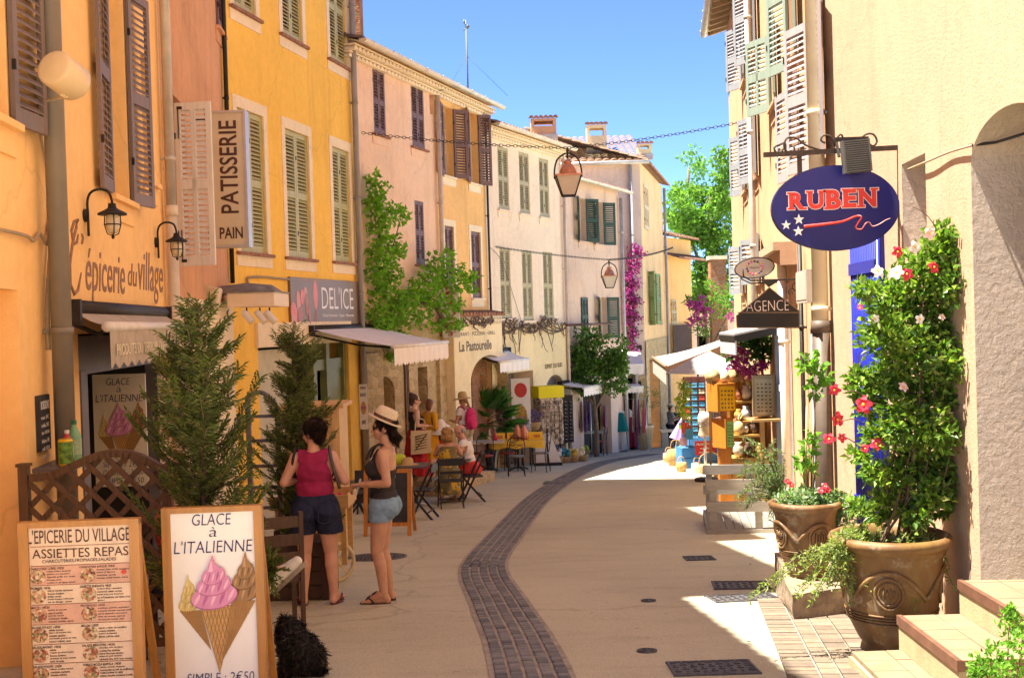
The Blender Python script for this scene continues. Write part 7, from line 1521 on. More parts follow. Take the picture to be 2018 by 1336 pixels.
W=thing('person','woman in a straw sun hat and white shirt wearing a pink backpack','person',ground_at(914,25.4,.26),R(48));B=Body();inf=figure(B,1.62,1.0,legs=stand_legs(),arms={-1:((-.21,.03,1.06),(-.14,.24,1.08)),1:((.21,.0,1.06),(.12,.25,1.05))},hip=(0,0,.87),head_yaw=R(18),head_pitch=R(-14),bare_feet=False,fine=False);B.mesh('body',.013,SK[0],W,2)
wsh=clothm('white_cotton',(.74,.70,.66));B.garment('shirt',lambda l,x,y,z:(tor(l)|(l=='uarm'))&(z>.9)&((l!='uarm')|(z>1.2)),.016,wsh,W,3);B.garment('trousers',lambda l,x,y,z:(tor(l)|(l=='thigh')|(l=='shin'))&(z<.93)&(z>.2),.018,clothm('beige_linen',(.42,.34,.25)),W,3)
hair_mesh(inf['HM'],[('e',(0,-.015,.03),(.082,.098,.08)),('c',(0,-.08,-.04),(0,-.11,-.16),.035,.02)],hairm('hair_dark_blond',(.30,.17,.07)),W,.013);hat(inf['HM'],W,strawg,None,R(8),brim=.20,crown=.12,dent=False,flop=.03);lips_eyes(inf['HM'],W)
bp=thing('backpack','bright pink backpack on the back of the woman in the sun hat','backpack',W.location+Vector((0,0,1.0)),R(48));pk=clothm('pink_nylon',(.60,.04,.17));B=Body();B.ell('b',(0,-.20,.13),(.145,.10,.25));B.ell('b',(0,-.28,.02),(.11,.05,.11));B.mesh('body',.014,pk,bp,2);b=MB()
for s in(-1,1):b.tube(resample([Vector((s*.09,-.12,.33)),Vector((s*.12,.0,.40)),Vector((s*.12,.11,.26)),Vector((s*.14,.02,.03)),Vector((s*.1,-.14,-.02))],.04),.017,6)
b.tube([(-.12,-.26,.22),(0,-.305,.26),(.12,-.26,.22)],.006,5);b.build('strap',clothm('pink_strap',(.40,.02,.10)),bp)
W=thing('person','blonde woman in a yellow floral dress seated with her back to the street','person',ground_at(880,20.55),R(6));B=Body();inf=figure(B,1.64,1.06,legs=sit_legs(.56,.42,.11,.36),arms={-1:((-.23,.10,.86),(-.16,.33,.86)),1:((.23,.08,.86),(.15,.32,.86))},hip=(0,0,.57),head_yaw=R(-20),lean=R(5));B.mesh('body',.011,SK[0],W,2)
def floral():
 m,nt,b=base('floral_cotton');b.inputs['Roughness'].default_value=.85;tc=nd(nt,'ShaderNodeTexCoord');v=nd(nt,'ShaderNodeTexVoronoi');v.inputs['Scale'].default_value=11;n=nd(nt,'ShaderNodeTexNoise');n.inputs['Scale'].default_value=9;nt.links.new(tc.outputs['Object'],n.inputs['Vector']);vv=mixc(nt,.35,tc.outputs['Object'],n.outputs['Color']);nt.links.new(vv,v.inputs['Vector'])
 sp=nd(nt,'ShaderNodeSeparateColor');nt.links.new(v.outputs['Color'],sp.inputs[0]);c=ramp(nt,sp.outputs[0],[(0,(.16,.13,.05)),(.34,(.60,.38,.03)),(.5,(.20,.17,.08)),(.66,(.58,.52,.36)),(.74,(.13,.13,.07)),(.9,(.55,.34,.03))]);c_=[x for x in nt.nodes if x.type=='VALTORGB'][-1];c_.color_ramp.interpolation='CONSTANT';nt.links.new(c,b.inputs['Base Color']);return m
flm=floral();B.garment('dress',lambda l,x,y,z:(tor(l)|(l=='thigh')|(l=='neck'))&(z<1.02),.017,flm,W,4);b=MB();loft_skirt(W,'skirt',flm,.60,.17,.21,.25,(0,.12),8,.03,1.0)
bl=hairm('hair_blonde',(.46,.28,.10));hair_mesh(inf['HM'],[('e',(0,-.02,.035),(.095,.105,.095)),('e',(0,-.055,-.05),(.10,.07,.085)),('e',(.05,-.03,-.09),(.05,.06,.05)),('e',(-.05,-.03,-.09),(.05,.06,.05)),('e',(0,-.06,-.11),(.06,.045,.04))],bl,W,.011);lips_eyes(inf['HM'],W)
W=thing('person','bald man in a white shirt and red shorts seated at the round table','person',ground_at(924,21.3),R(78));B=Body();inf=figure(B,1.74,1.08,legs=sit_legs(.55,.30,.10,.22),arms={-1:((-.24,.12,.90),(-.13,.30,.80)),1:((.24,.14,.92),(.12,.36,.84))},hip=(0,0,.57),lean=R(14),head_pitch=R(-18),female=False);B.mesh('body',.011,SK[2],W,2)
B.garment('shirt',lambda l,x,y,z:(tor(l)|(l=='uarm'))&(z>.54)&((l!='uarm')|(z>.98)),.016,wsh,W,3);B.garment('shorts',lambda l,x,y,z:((l=='thigh')|(l=='pelvis'))&(y<.27),.018,clothm('coral_cotton',(.62,.06,.05)),W,3);lips_eyes(inf['HM'],W);hair_mesh(inf['HM'],[('e',(0,-.055,-.005),(.078,.05,.05))],hairm('hair_grey',(.3,.27,.24)),W,.012)
b=MB()
for s in(-1,1):
 an,td,hl,ball=inf['an%d'%s];b.bar(hl-td*.03+Vector((0,0,-.02)),ball+td*.07+Vector((0,0,-.014)),.09,.02)
 b.bar(ball+Vector((-.045,0,.02)),ball+Vector((.045,0,.02)),.03,.012)
b.build('sandals',mat('sandal_leather',(.12,.06,.03),.6),W)
W=thing('person','person in red with a pointed white sun hat seated beyond the table','person',ground_at(868,23.4,.1),R(170));B=Body();inf=figure(B,1.55,1.0,legs=sit_legs(.5),arms={-1:((-.22,.1,.8),(-.15,.3,.76)),1:((.22,.1,.8),(.15,.3,.76))},hip=(0,0,.50),head_pitch=R(-12),bare_feet=False,fine=False);B.mesh('body',.013,SK[1],W,2);B.garment('top',lambda l,x,y,z:(tor(l)|(l=='uarm'))&(z>.45),.016,clothm('scarlet_cotton',(.60,.03,.02)),W,3);lips_eyes(inf['HM'],W)
b=MB();b.T=inf['HM'];n=40;v=[]
for i in range(7):t_=i/6;v+=[(cos(2*pi*j/n)*(.02+.24*t_+.012*t_*sin(8*2*pi*j/n)),sin(2*pi*j/n)*(.02+.24*t_),.25-.27*t_+.015*sin(t_*12))for j in range(n)]
b.add(v,[(i*n+j,i*n+(j+1)%n,(i+1)*n+(j+1)%n,(i+1)*n+j)for i in range(6)for j in range(n)],None,0,True);b.build('sun_hat',clothm('white_lace',(.78,.74,.68)),W)
YS=8.15;W=thing('person','seated customer in a red patterned shirt behind the conifer showing one white sneaker','person',ground_at(335,YS),R(-84));B=Body()
fp_=wm(W).inverted()@P(543,1160,YS-.55);ft=wm(W).inverted()@P(586,1120,YS-.55);td=(ft-fp_).normalized();an=fp_+Vector((0,-.03,.09))
inf=figure(B,1.7,1.0,legs={-1:((-.1,.40,.50),(-.1,.38,.08),(0,1,0)),1:((.14,.42,.58),tuple(an),tuple(td))},arms={-1:((-.22,.12,.78),(-.1,.3,.8)),1:((.22,.12,.78),(.12,.32,.76))},hip=(0,0,.52),bare_feet=False,fine=False,female=False);B.mesh('body',.010,SK[2],W,2);B.garment('shirt',lambda l,x,y,z:(tor(l)|(l=='uarm'))&(z>.5),.016,clothm('red_patterned',(.50,.10,.08),var=.9,vs=40),W,3);B.garment('trousers',lambda l,x,y,z:(l=='pelvis')|(l=='thigh')|((l=='shin')&(z>.16)),.018,clothm('dark_twill',(.05,.045,.05)),W,3);hair_mesh(inf['HM'],[('e',(0,-.02,.04),(.085,.1,.09))],hb_,W,.011);lips_eyes(inf['HM'],W)
S_=Body();s2=td.cross(Vector((0,0,1))).normalized();nrm=s2 .cross(td).normalized();hl=fp_+nrm*.035-td*.01
S_.cap('s',hl,hl+td*.20,.052,.044);S_.cap('s',hl+td*.12,hl+td*.235,.048,.036);S_.cap('s',hl+td*.02,hl+nrm*.09+td*.03,.050,.046);S_.cap('s',hl+td*.08+nrm*.03,hl+td*.20+nrm*.0,.042,.036);S_.mesh('sneaker',.007,mat('white_canvas_shoe',(.66,.62,.56),.8,var=.08),W,2)
b=MB();T=Matrix((s2,td,nrm)).transposed().to_4x4();T.translation=fp_+td*.11-nrm*.012;b.T=T;pts=[(cos(2*pi*i/28)*.048,sin(2*pi*i/28)*.15)for i in range(28)];b.add([(x,y,-.012)for x,y in pts]+[(x,y,.014)for x,y in pts],[tuple(range(27,-1,-1)),tuple(range(28,56))]+[(i,(i+1)%28,28+(i+1)%28,28+i)for i in range(28)]);b.build('shoe_sole',mat('shoe_sole_grey',(.26,.22,.17),.8,var=.2,vs=30),W)
def far_person(label,px,Y,h,rz,top,bottom,hairc,hatm=None,skirt=False):
 W=thing('person',label,'person',ground_at(px,Y),rz);B=Body();inf=figure(B,h,1.02,legs=stand_legs(),arms={-1:((-.22,.02,1.06),(-.12,.24,1.12)),1:((.22,.02,1.06),(.12,.24,1.14))},hip=(0,0,.87*h/1.65),bare_feet=False,fine=False);B.mesh('body',.018,SK[1],W,1);B.garment('shirt',lambda l,x,y,z:(tor(l)|(l=='uarm'))&(z>.88)&((l!='uarm')|(z>1.2)),.02,top,W,2);B.garment('trousers',lambda l,x,y,z:(tor(l)|(l=='thigh')|(l=='shin'))&(z<.93)&(z>.3),.022,bottom,W,2);hair_mesh(inf['HM'],[('e',(0,-.02,.04),(.088,.1,.092)),('e',(0,-.05,-.04),(.07,.06,.07))],hairc,W,.018)
 if hatm:hat(inf['HM'],W,hatm,mat('hat_band_print',(.10,.045,.025)),0,brim=.17)
 lips_eyes(inf['HM'],W);return W
far_person('far off man in a grey shirt and brimmed hat bending to talk',1321,46,1.68,R(-70),clothm('grey_shirt',(.36,.35,.33)),clothm('dark_twill',(.05,.045,.05)),hb_,strawm);far_person('far off woman in a maroon top with dark hair',1348,45.5,1.62,R(60),clothm('maroon_jersey',(.20,.015,.03)),clothm('dark_twill',(.05,.045,.05)),hb_);far_person('far off woman with raised hands standing between the other two',1334,47,1.66,R(150),clothm('black_jersey',(.03,.025,.025)),clothm('red_print',(.42,.025,.03)),hb_)
# ---- black dog
gd_=G(588,1330);D=thing('dog','shaggy black dog lying beside the ice cream board with its back to the street','dog',gd_,R(8));D.scale=(.86,)*3;B=Body()
B.ell('b',(.02,.05,.15),(.14,.22,.15));B.ell('b',(-.03,.02,.21),(.12,.15,.13));B.ell('b',(.08,.0,.12),(.12,.14,.12));B.ell('b',(-.07,.12,.31),(.09,.10,.09));B.ell('b',(-.05,.05,.24),(.10,.12,.12));B.cap('b',(-.09,.10,.38),(-.11,.08,.41),.03,.02);B.cap('b',(-.07,.2,.26),(-.09,.29,.22),.05,.036);B.ell('b',(-.13,.13,.27),(.03,.05,.07));B.ell('b',(.02,.15,.28),(.03,.05,.07))
for s in(-1,1):B.cap('b',(s*.09+.02,-.06,.10),(s*.12+.02,.05,.05),.06,.04);B.cap('b',(s*.12+.02,.05,.05),(s*.12+.02,-.07,.035),.035,.03);B.cap('b',(s*.07-.03,.2,.12),(s*.08-.03,.27,.03),.035,.03)
B.cap('b',(.12,-.08,.09),(.19,-.10,.06),.035,.02);furm=mat('black_fur',(.010,.008,.007),.6,var=.4,vs=30,bmp=.6,bs=70,spec=.25);B.mesh('body',.011,furm,D,2)
idx=nr.choice(len(B.V),24000);C=B.V[idx]-B.N[idx]*.01;Rn=nr.normal(size=(len(idx),3))*.8+np.array([.35,-.3,-.9]);Dd=Rn-(Rn*B.N[idx]).sum(1)[:,None]*B.N[idx]*.85+B.N[idx]*.22;V_,F_=leaf_arrays(C,Dd,rand_dirs(len(idx)),np.where(nr.rand(len(idx))<.1,.08,.042)*nr.uniform(.5,1.3,len(idx)),.006,.6);npmesh('fur',V_,F_,leafm('fur_strand',[(.008,.007,.006),(.016,.012,.010),(.03,.024,.02)],0,.45),D)
# ================================================================ FURNITURE AND STALLS
blackw=mat('black_painted_wood',(.018,.015,.016),.5,var=.25,vs=10);steel=mat('brushed_steel',(.55,.53,.5),.35,.7,var=.08)
def folding_chair():
 t=thing('folding_chair','x','chair')
 b=MB()
 for k in range(5):b.bb(-.20,.20,-.19+k*.078,-.19+k*.078+.068,.455,.472)
 b.build('seat',blackw,t);b=MB();b.bb(-.215,.215,-.225,-.205,.74,.86);b.bb(-.20,.20,-.225,-.207,.60,.65);b.build('backrest',blackw,t)
 for s in(-1,1):b=MB();b.bar((s*.215,-.235,.88),(s*.215,.20,0),.022,.034);b.build('leg',blackw,t);b=MB();b.bar((s*.19,.16,.455),(s*.19,-.22,0),.022,.034);b.build('leg',blackw,t)
 b=MB();b.bar((-.215,.13,.13),(.215,.13,.13),.02,.02);b.build('stretcher',blackw,t);b=MB();b.bar((-.19,-.15,.13),(.19,-.15,.13),.02,.02);b.build('stretcher',blackw,t);return t
def put(px,py):g=G(px,py);return(g.x,g.y,g.z)
fch=folding_chair();CG='black folding chairs at the cafe tables'
spots=[(702,1030,R(-80),'black folding chair left of the chalkboard easel'),(832,1022,R(80),'black folding chair with its side to the easel, nearest the street'),(890,1000,R(8),'black folding chair with the blonde woman sitting on it'),(930,988,R(100),'black folding chair under the bald man'),(797,985,R(-70),'black folding chair behind the straw hat on the table')]
for i,(px,py,rz,lb)in enumerate(spots):
 if i==0:fch.location=put(px,py);fch.rotation_euler=(0,0,rz);tag(fch,lb,None,CG)
 else:dup(fch,put(px,py),rz,lb,CG)
def cafe_table(name,label,loc,r,h,m,square=None,cloth=None,base=steel):
 t=thing(name,label,'table',loc);b=MB()
 if square:b.bb(-square[0],square[0],-square[1],square[1],h-.03,h)
 else:b.lathe([(0,h-.03),(r-.01,h-.03),(r,h-.02),(r,h-.005),(r-.01,h),(0,h)],n=32)
 b.build('tabletop',m,t);b=MB();b.cyl((0,0,.05),(0,0,h-.03),.028,n=12);b.build('column',base,t);b=MB()
 for k in range(4):a=k*pi/2+.5;b.tube(resample([Vector((0,0,.10)),Vector((cos(a)*.16,sin(a)*.16,.06)),Vector((cos(a)*.30,sin(a)*.30,.015))],.04),[.022]*20 if False else.02,8)
 b.build('foot',base,t);return t
tabm=mat('table_slate',(.10,.09,.10),.35,var=.1);ct=cafe_table('cafe_table','small round dark cafe table between the seated couple',put(898,985),.32,.76,tabm);cafe_table('cafe_table','square dark cafe table carrying the straw hat',put(812,1000),.3,.74,tabm,(.30,.30))
hg=put(806,1000);b=MB();b.T=Matrix.Translation((hg[0],hg[1],hg[2]+.742));b.lathe([(.10,.01),(.19,.0),(.195,.006),(.10,.018),(.095,.09),(.07,.12),(0,.125)],n=32);tag(b.build('straw_hat',strawg),'straw hat lying on the square cafe table','hat')
b=MB();b.T=Matrix.Translation((hg[0]-.2,hg[1]+.1,hg[2]+.742));b.lathe([(.08,0),(.13,.06),(.12,.15),(.06,.18),(0,.17)],n=16,sx=1.3);tag(b.build('lime_bag',mat('lime_cloth',(.45,.55,.03),.7,var=.2,vs=12,bmp=.5,bs=20)),'crumpled lime green beach bag behind the straw hat','bag')
orw=wood('orange_pine',(.50,.20,.04),.4);slate=mat('chalk_slate',(.035,.035,.04),.8,var=.35,vs=6);chalk=mat('chalk_white',(.6,.58,.55),.9)
def easel(name,label,px0,px1,pyt,pyb,lines,rz=0,frame=orw):
 g=G((px0+px1)/2,pyb);Y=g.y;w_=(px1-px0)/2300*Y;h_=P((px0+px1)/2,pyt,Y).z-g.z;t=thing(name,label,'chalkboard',g,rz);tilt=Matrix.Rotation(R(-9),4,'X')
 b=MB();b.T=tilt;b.bb(-w_/2+.03,w_/2-.03,-.008,.008,.16,h_-.03);b.build('slate',slate,t)
 for q in((-w_/2,-w_/2+.055,0,h_),(w_/2-.055,w_/2,0,h_),(-w_/2+.055,w_/2-.055,h_-.055,h_),(-w_/2+.055,w_/2-.055,.13,.18)):b=MB();b.T=tilt;b.bb(q[0],q[1],-.02,.02,q[2],q[3]);b.build('frame',frame,t)
 for s in(-1,1):b=MB();b.bar((s*(w_/2-.03),.12,h_*.97),(s*(w_/2-.03),.42,0),.045,.025);b.build('back_leg',frame,t)
 b=MB();b.T=tilt;n=len(lines)
 for i,(tx,xx,ww)in enumerate(lines):hh=(h_-.34)/n;b.text(tx,-w_/2+.07+xx*w_,h_-.11-(i+1)*hh*.92+hh*.2,ww*w_,hh*.42,y=-.010,shear=.3,bold=-.01)
 b.build('chalk_writing',chalk,t);return t
easel('chalkboard','orange framed chalkboard easel behind the woman in the straw hat',716,812,925,1056,[('Menu',.1,.3),('salades 9€',.05,.5),('glaces',.05,.35),('crêpes 5€',.05,.5),('café 2€',.05,.4),('citronnade',.05,.5),('granité 4€',.05,.5)],R(-6))
g=G(735,1012);t=thing('price_slate','small unframed price slate propped behind the black folding chair','chalkboard',g);b=MB();b.T=Matrix.Rotation(R(-12),4,'X');b.bb(-.30,.30,-.01,.01,.18,.72);b.build('slate',slate,t);b=MB();b.T=Matrix.Rotation(R(-12),4,'X');b.text('2.50',.0,.58,.2,.06,y=-.012);b.text('café 2.00',-.18,.46,.36,.06,y=-.012);b.text('boissons',-.2,.3,.3,.06,y=-.012,shear=.3);b.build('chalk_writing',chalk,t);
for s in(-1,1):b=MB();b.bar((s*.2,.02,.1),(s*.2,.25,0),.03,.02);b.build('leg',blackw,t);b=MB();b.bar((s*.25,-.02,.0),(s*.25,.06,.3),.03,.02);b.build('leg',blackw,t)
pine=wood('pale_pine_board',(.58,.34,.13),.5,.75,4,'x');YK=14.2;a=P(560,800,YK);c=P(668,800,YK);zk=P(615,797,YK).z;t=thing('pine_kiosk','pale pine board kiosk beside the gelateria door','kiosk',(c.x,YK,gz(YK)))
b=MB();z=gz(YK)
while z<zk-.06:b.bb(a.x,c.x-.09,YK,YK+.03,z+.003,min(z+.14,zk-.05));z+=.145
b.build('front_boards',pine,t,True);b=MB();b.bb(c.x-.09,c.x,YK-.02,YK+.7,gz(YK),zk-.05);b.build('side_panel',wood('pale_pine_post',(.62,.40,.17),.5,.8,4),t,True);b=MB();b.bb(a.x-.05,c.x+.06,YK-.06,YK+.72,zk-.05,zk);b.build('top_shelf',pine,t,True)
YW=11.4;g=G(668,1130);t=thing('handcart','pine tray handcart with a cream spoked wheel behind the magenta topped woman','cart',(P(668,1100,YW).x,YW,gz(YW)));cw=P(664,1098,YW);rw_=36/2300*YW;crm=mat('cream_paint',(.60,.48,.28),.6,var=.15)
b=MB();b.T=Matrix.Translation((cw.x-t.location.x,0,gz(YW)*0+rw_+.02));b.tube([(cos(q*2*pi/36)*rw_*.5,sin(q*2*pi/36)*rw_*.0+.0,0)for q in range(3)],.001,3)
b.T=Matrix.Translation((cw.x-t.location.x,0,rw_+.02))@Matrix.Rotation(R(35),4,'Z');b.tube([(cos(q*2*pi/36)*rw_,0,sin(q*2*pi/36)*rw_)for q in range(36)],.022,8,closed=True)
for k in range(8):b.bar((0,0,0),(cos(k*pi/4)*rw_,0,sin(k*pi/4)*rw_),.022,.022)
b.ball((0,0,0),.04,10);b.build('wheel',crm,t);zt_=P(670,985,YW).z-gz(YW);b=MB();b.bb(-.62,.12,-.2,.35,zt_-.02,zt_)
for q in((-.62,.12,-.22,-.2),(-.62,.12,.35,.37)):b.bb(*q,zt_-.05,zt_+.08)
b.bb(.12,.14,-.22,.37,zt_-.05,zt_+.08);b.build('tray',pine,t)
for xx in(-.58,.05):
 for yy in(-.15,.3):b=MB();b.bb(xx,xx+.05,yy,yy+.05,0 if xx<0 else.2,zt_-.02);b.build('leg',pine,t)
b=MB();b.T=Matrix.Translation((t.location.x-.02,YW,gz(YW)+zt_));[b.ball((dx,-.05+.05*k,.035),.035,8)for k,dx in enumerate((-.05,.0,.05))];tag(b.build('red_fruit',mat('fruit_red',(.55,.03,.04),.35)),'few red fruits in the handcart tray','fruit')
YG=11.0;lav=mat('lavender_grey_paint',(.20,.17,.18),.5,var=.12,vs=6);t=thing('iron_trellis','lavender grey iron trellis with an arched top between the conifers','trellis',(P(522,1000,YG).x,YG,gz(YG)));x0,x1=P(492,900,YG).x-t.location.x,P(550,900,YG).x-t.location.x;z1=P(495,780,YG).z-gz(YG);z2=P(545,800,YG).z-gz(YG)
b=MB()
for xx,zz in((x0,z1),(x1,z2)):b.bar((xx,0,0),(xx,0,zz),.045,.045)
b.tube(resample([Vector((x0,0,z1)),Vector(((x0+x1)/2,0,z1+.03)),Vector((x1,0,z2))],.04),.022,6)
for py in(820,868,918,960,1000):zz=P(520,py,YG).z-gz(YG);b.bar((x0,0,zz),(x1,0,zz),.03,.03)
b.build('frame',lav,t)
def slat_chair(label,loc,rz):
 t=thing('wooden_chair',label,'chair',loc,rz);bw=wood('brown_slat_wood',(.085,.042,.025),.5);b=MB();[b.bb(-.21,.21,-.2+k*.08,-.2+k*.08+.07,.44,.46)for k in range(5)];b.build('seat',bw,t);b=MB();[b.bb(-.2,.2,-.225,-.205,.58+k*.13,.66+k*.13)for k in range(3)];b.build('backrest',bw,t)
 for s in(-1,1):b=MB();b.bar((s*.2,-.215,.95),(s*.2,-.19,0),.03,.045);b.build('leg',bw,t);b=MB();b.bar((s*.2,.19,.44),(s*.2,.2,0),.03,.045);b.build('leg',bw,t)
 return t
slat_chair('brown slatted chair behind the right edge of the ice cream board',(P(532,1100,8.6).x,8.6,gz(8.6)),R(20));slat_chair('brown slatted chair under the customer in red behind the conifer',tuple(ground_at(335,YS)),R(-84))
YL=7.6;lw=wood('dark_lattice_wood',(.135,.075,.038),.6);x0,x1=P(48,950,YL).x,P(330,950,YL).x;z0=gz(YL);t=thing('lattice_fence','dark wooden lattice fence with an arched top rail in front of the shop','fence',((x0+x1)/2,YL,z0))
b=MB();ztp=P(50,922,YL).z;b.bb(x0-.03,x0+.03,YL-.03,YL+.03,z0,ztp+.01);b.bb(x0-.04,x0+.04,YL-.04,YL+.04,ztp+.01,ztp+.03);b.bb(x1-.03,x1+.03,YL-.03,YL+.03,z0,ztp);b.build('post',lw,t,True)
arcp=[Vector((P(px,py,YL).x,YL,P(px,py,YL).z))for px,py in((60,942),(105,935),(150,915),(200,896),(245,893),(285,905),(328,930))];b=MB();rs=resample(arcp,.04)
for p,q in zip(rs,rs[1:]):b.bar(p,q+(q-p)*.1,.05,.05)
b.build('top_rail',lw,t,True);b=MB();ztop=lambda x:np.interp(x,[p.x for p in rs],[p.z for p in rs]);zb_=z0+.18;b.bar((x0,YL,zb_),(x1,YL,zb_),.045,.05)
for sg in(-1,1):
 k=x0-2.2
 while k<x1+2.2:
  pts=[]
  for i in range(80):x=k+sg*i*.02;z=zb_+i*.02;(pts.append((x,YL+sg*.008,z))if x0<x<x1 and z<ztop(x)else None)
  if len(pts)>2:b.bar(pts[0],pts[-1],.012,.036,up=(0,1,0))if False else b.bar(pts[0],pts[-1],.036,.012,up=(0,1,0))
  k+=.165
b.build('lattice',lw,t,True)
s0,_=W1 .px(78,920,.05);shz=W1 .px(95,924,.12)[1];b=MB();b.T=W1 .M;b.bb(s0,s0+.55,-.26,0,shz-.03,shz);tag(b.build('wall_shelf',greywood),'narrow grey shelf on the apricot wall holding drinks','shelf')
def bottle(label,s,out,r,h,prof,mats):t=thing('drink_bottle' if h>.2 else 'drink_can',label,'bottle' if h>.2 else 'can',W1 .w(s,out,shz));b=MB();b.lathe([(p*r,q*h)for p,q in prof],n=20);b.build('body',mats[0],t);b=MB();b.lathe([(r*1.01,h*.18),(r*1.01,h*.55)]if h>.2 else[(r*1.01,h*.1),(r*1.01,h*.9)],n=20);b.build('printed_wrap',mats[1],t);b=MB();b.lathe([(r*.42,h*.9),(r*.42,h),(0,h)]if h>.2 else[(r*.9,h),(0,h*.99)],n=14);b.build('cap',mats[2],t)
bp_=[(0,0),(.95,0),(1,.05),(1,.6),(.75,.72),(.4,.85),(.36,.9),(.36,.98)];cp_=[(0,0),(.85,0),(1,.06),(1,.93),(.88,1),(.0,.99)]
yel=mat('can_yellow',(.75,.48,.02),.3,.2);bottle('yellow drink can at the near end of the wall shelf',s0+.10,.20,.05,.19,cp_,(yel,mat('can_print_green',(.12,.25,.03),.4,var=.9,vs=25),alu));bottle('white labelled bottle between the yellow can and the green bottle',s0+.22,.18,.042,.24,bp_,(mat('bottle_red',(.5,.04,.03),.3),mat('label_white',(.7,.66,.55),.5,var=.3,vs=40),mat('cap_white',(.7,.68,.62),.4)));bottle('pale green bottle with a green cap on the wall shelf',s0+.34,.2,.048,.30,bp_,(mat('bottle_pale_green',(.20,.42,.22),.15,var=.1),mat('label_mint',(.35,.50,.30),.5,var=.3,vs=30),mat('cap_green',(.02,.16,.06),.4)))
q=W1 .rect(70,91,778,888);t=thing('drinks_slate','narrow drinks list chalkboard on the apricot wall above the shelf','chalkboard',W1 .w(q[0],0,q[2]));b=MB();b.T=W1 .M;b.bb(q[0],q[1],-.03,0,q[2],q[3]);b.build('slate',slate,t,True);b=MB();b.T=W1 .M;b.text('BOISSONS',q[0]+.03,q[3]-.10,q[1]-q[0]-.06,.06,y=-.032);[b.text(tx,q[0]+.03,q[3]-.17-.055*i,(q[1]-q[0])*.7,.03,y=-.032)for i,tx in enumerate(('eau 1€','cola 2€','jus 2€50','bière 3€','café 1€50','thé 2€'))];b.build('chalk_writing',chalk,t,True)
q=W1 .rect(313,329,730,960);t=thing('menu_cards','tall strip of printed menu cards on the pier right of the shop door','menu',W1 .w(q[0],0,q[2]));b=MB();b.T=W1 .M;b.bb(q[0],q[1]+.1,-.02,0,q[2],q[3],0);[b.bb(q[0]+.03,q[1]+.07,-.023,-.02,q[2]+.06+i*.22,q[2]+.2+i*.22,1 if i%2 else 2)for i in range(6)];b.build('panel',papers,t,True)
YN=11.9;t=thing('neon_sign','small red and green neon open sign in the dark shop doorway','neon sign',P(200,725,YN));b=MB();A=P(183,726,YN);B=P(214,705,YN);b.text('OUVERT',A.x,A.z,B.x-A.x,B.z-A.z,y=YN,bold=-.01,depth=.01);b.build('red_tube',emit('neon_red',(.5,.01,.015),.35),t,True);b=MB();b.tube(resample([P(182,702,YN),P(192,698,YN),P(198,702,YN),P(208,694,YN),P(216,692,YN)],.01),.012,6);b.build('green_tube',emit('neon_green',(.01,.45,.08),.6),t,True)
YB_=16.6;t=thing('bakery_canopy','cream box canopy over the bakery front with grey covered top','canopy',P(490,605,YB_));x0,x1=P(448,590,YB_).x,P(540,590,YB_).x;z0,z1=P(490,604,YB_).z,P(490,577,YB_).z;b=MB();b.bb(x0,x1,YB_,YB_+1.1,z0,z1);b.build('fascia',mat('canopy_cream',(.82,.68,.50),.6,var=.05),t,True);b=MB();b.lathe([(0,0),(.5,0),(.5,.02),(.36,.12),(.1,.15),(0,.16)],(P(470,570,YB_).x,YB_+.5,z1),24,sx=1.05,sy=.9);b.bb(x0-.02,x1+.02,YB_-.02,YB_+1.1,z1,z1+.02);b.build('cover',mat('grey_tarp',(.20,.19,.19),.7,var=.3,vs=6,bmp=.6,bs=8,bd=.03),t,True)
for px,lb in((486,'leftmost white spotlight under the bakery canopy'),(512,'middle white spotlight under the bakery canopy'),(531,'rightmost white spotlight under the bakery canopy')):
 p=P(px,606,YB_-.05);t=thing('spotlight',lb,'spotlight',p,group='spotlights under the bakery canopy');b=MB();b.bar((0,0,0),(0,0,-.07),.02,.02);b.build('stem',iron,t);b=MB();b.tube([(-.06,.0,-.05),(-.03,0,-.08),(.05,0,-.18),(.075,0,-.21)],[.035,.05,.05,.055],14);b.build('lamp_body',mat('spot_white',(.72,.69,.62),.4,var=0),t)
p=P(415,585,15.9);t=thing('speaker_box','ivory rounded box unit under the bakery sign','box',p);b=MB();b.T=Matrix.Rotation(R(12),4,'Y');b.prism([(-.10+.03*0,-.14),(.10,-.14),(.12,-.11),(.12,.11),(.10,.14),(-.08,.14),(-.11,.11),(-.11,-.11)],-.1,.1);b.build('body',mat('ivory_box',(.72,.64,.48),.5),t)
b=MB();b.prism([(-.09,-.12),(.09,-.12),(.09,.12),(-.08,.12)],-.104,-.1);b.T=Matrix.Rotation(R(12),4,'Y');b.build('grille',mat('grille_cream',(.6,.52,.38),.7,var=.3,vs=90),t)
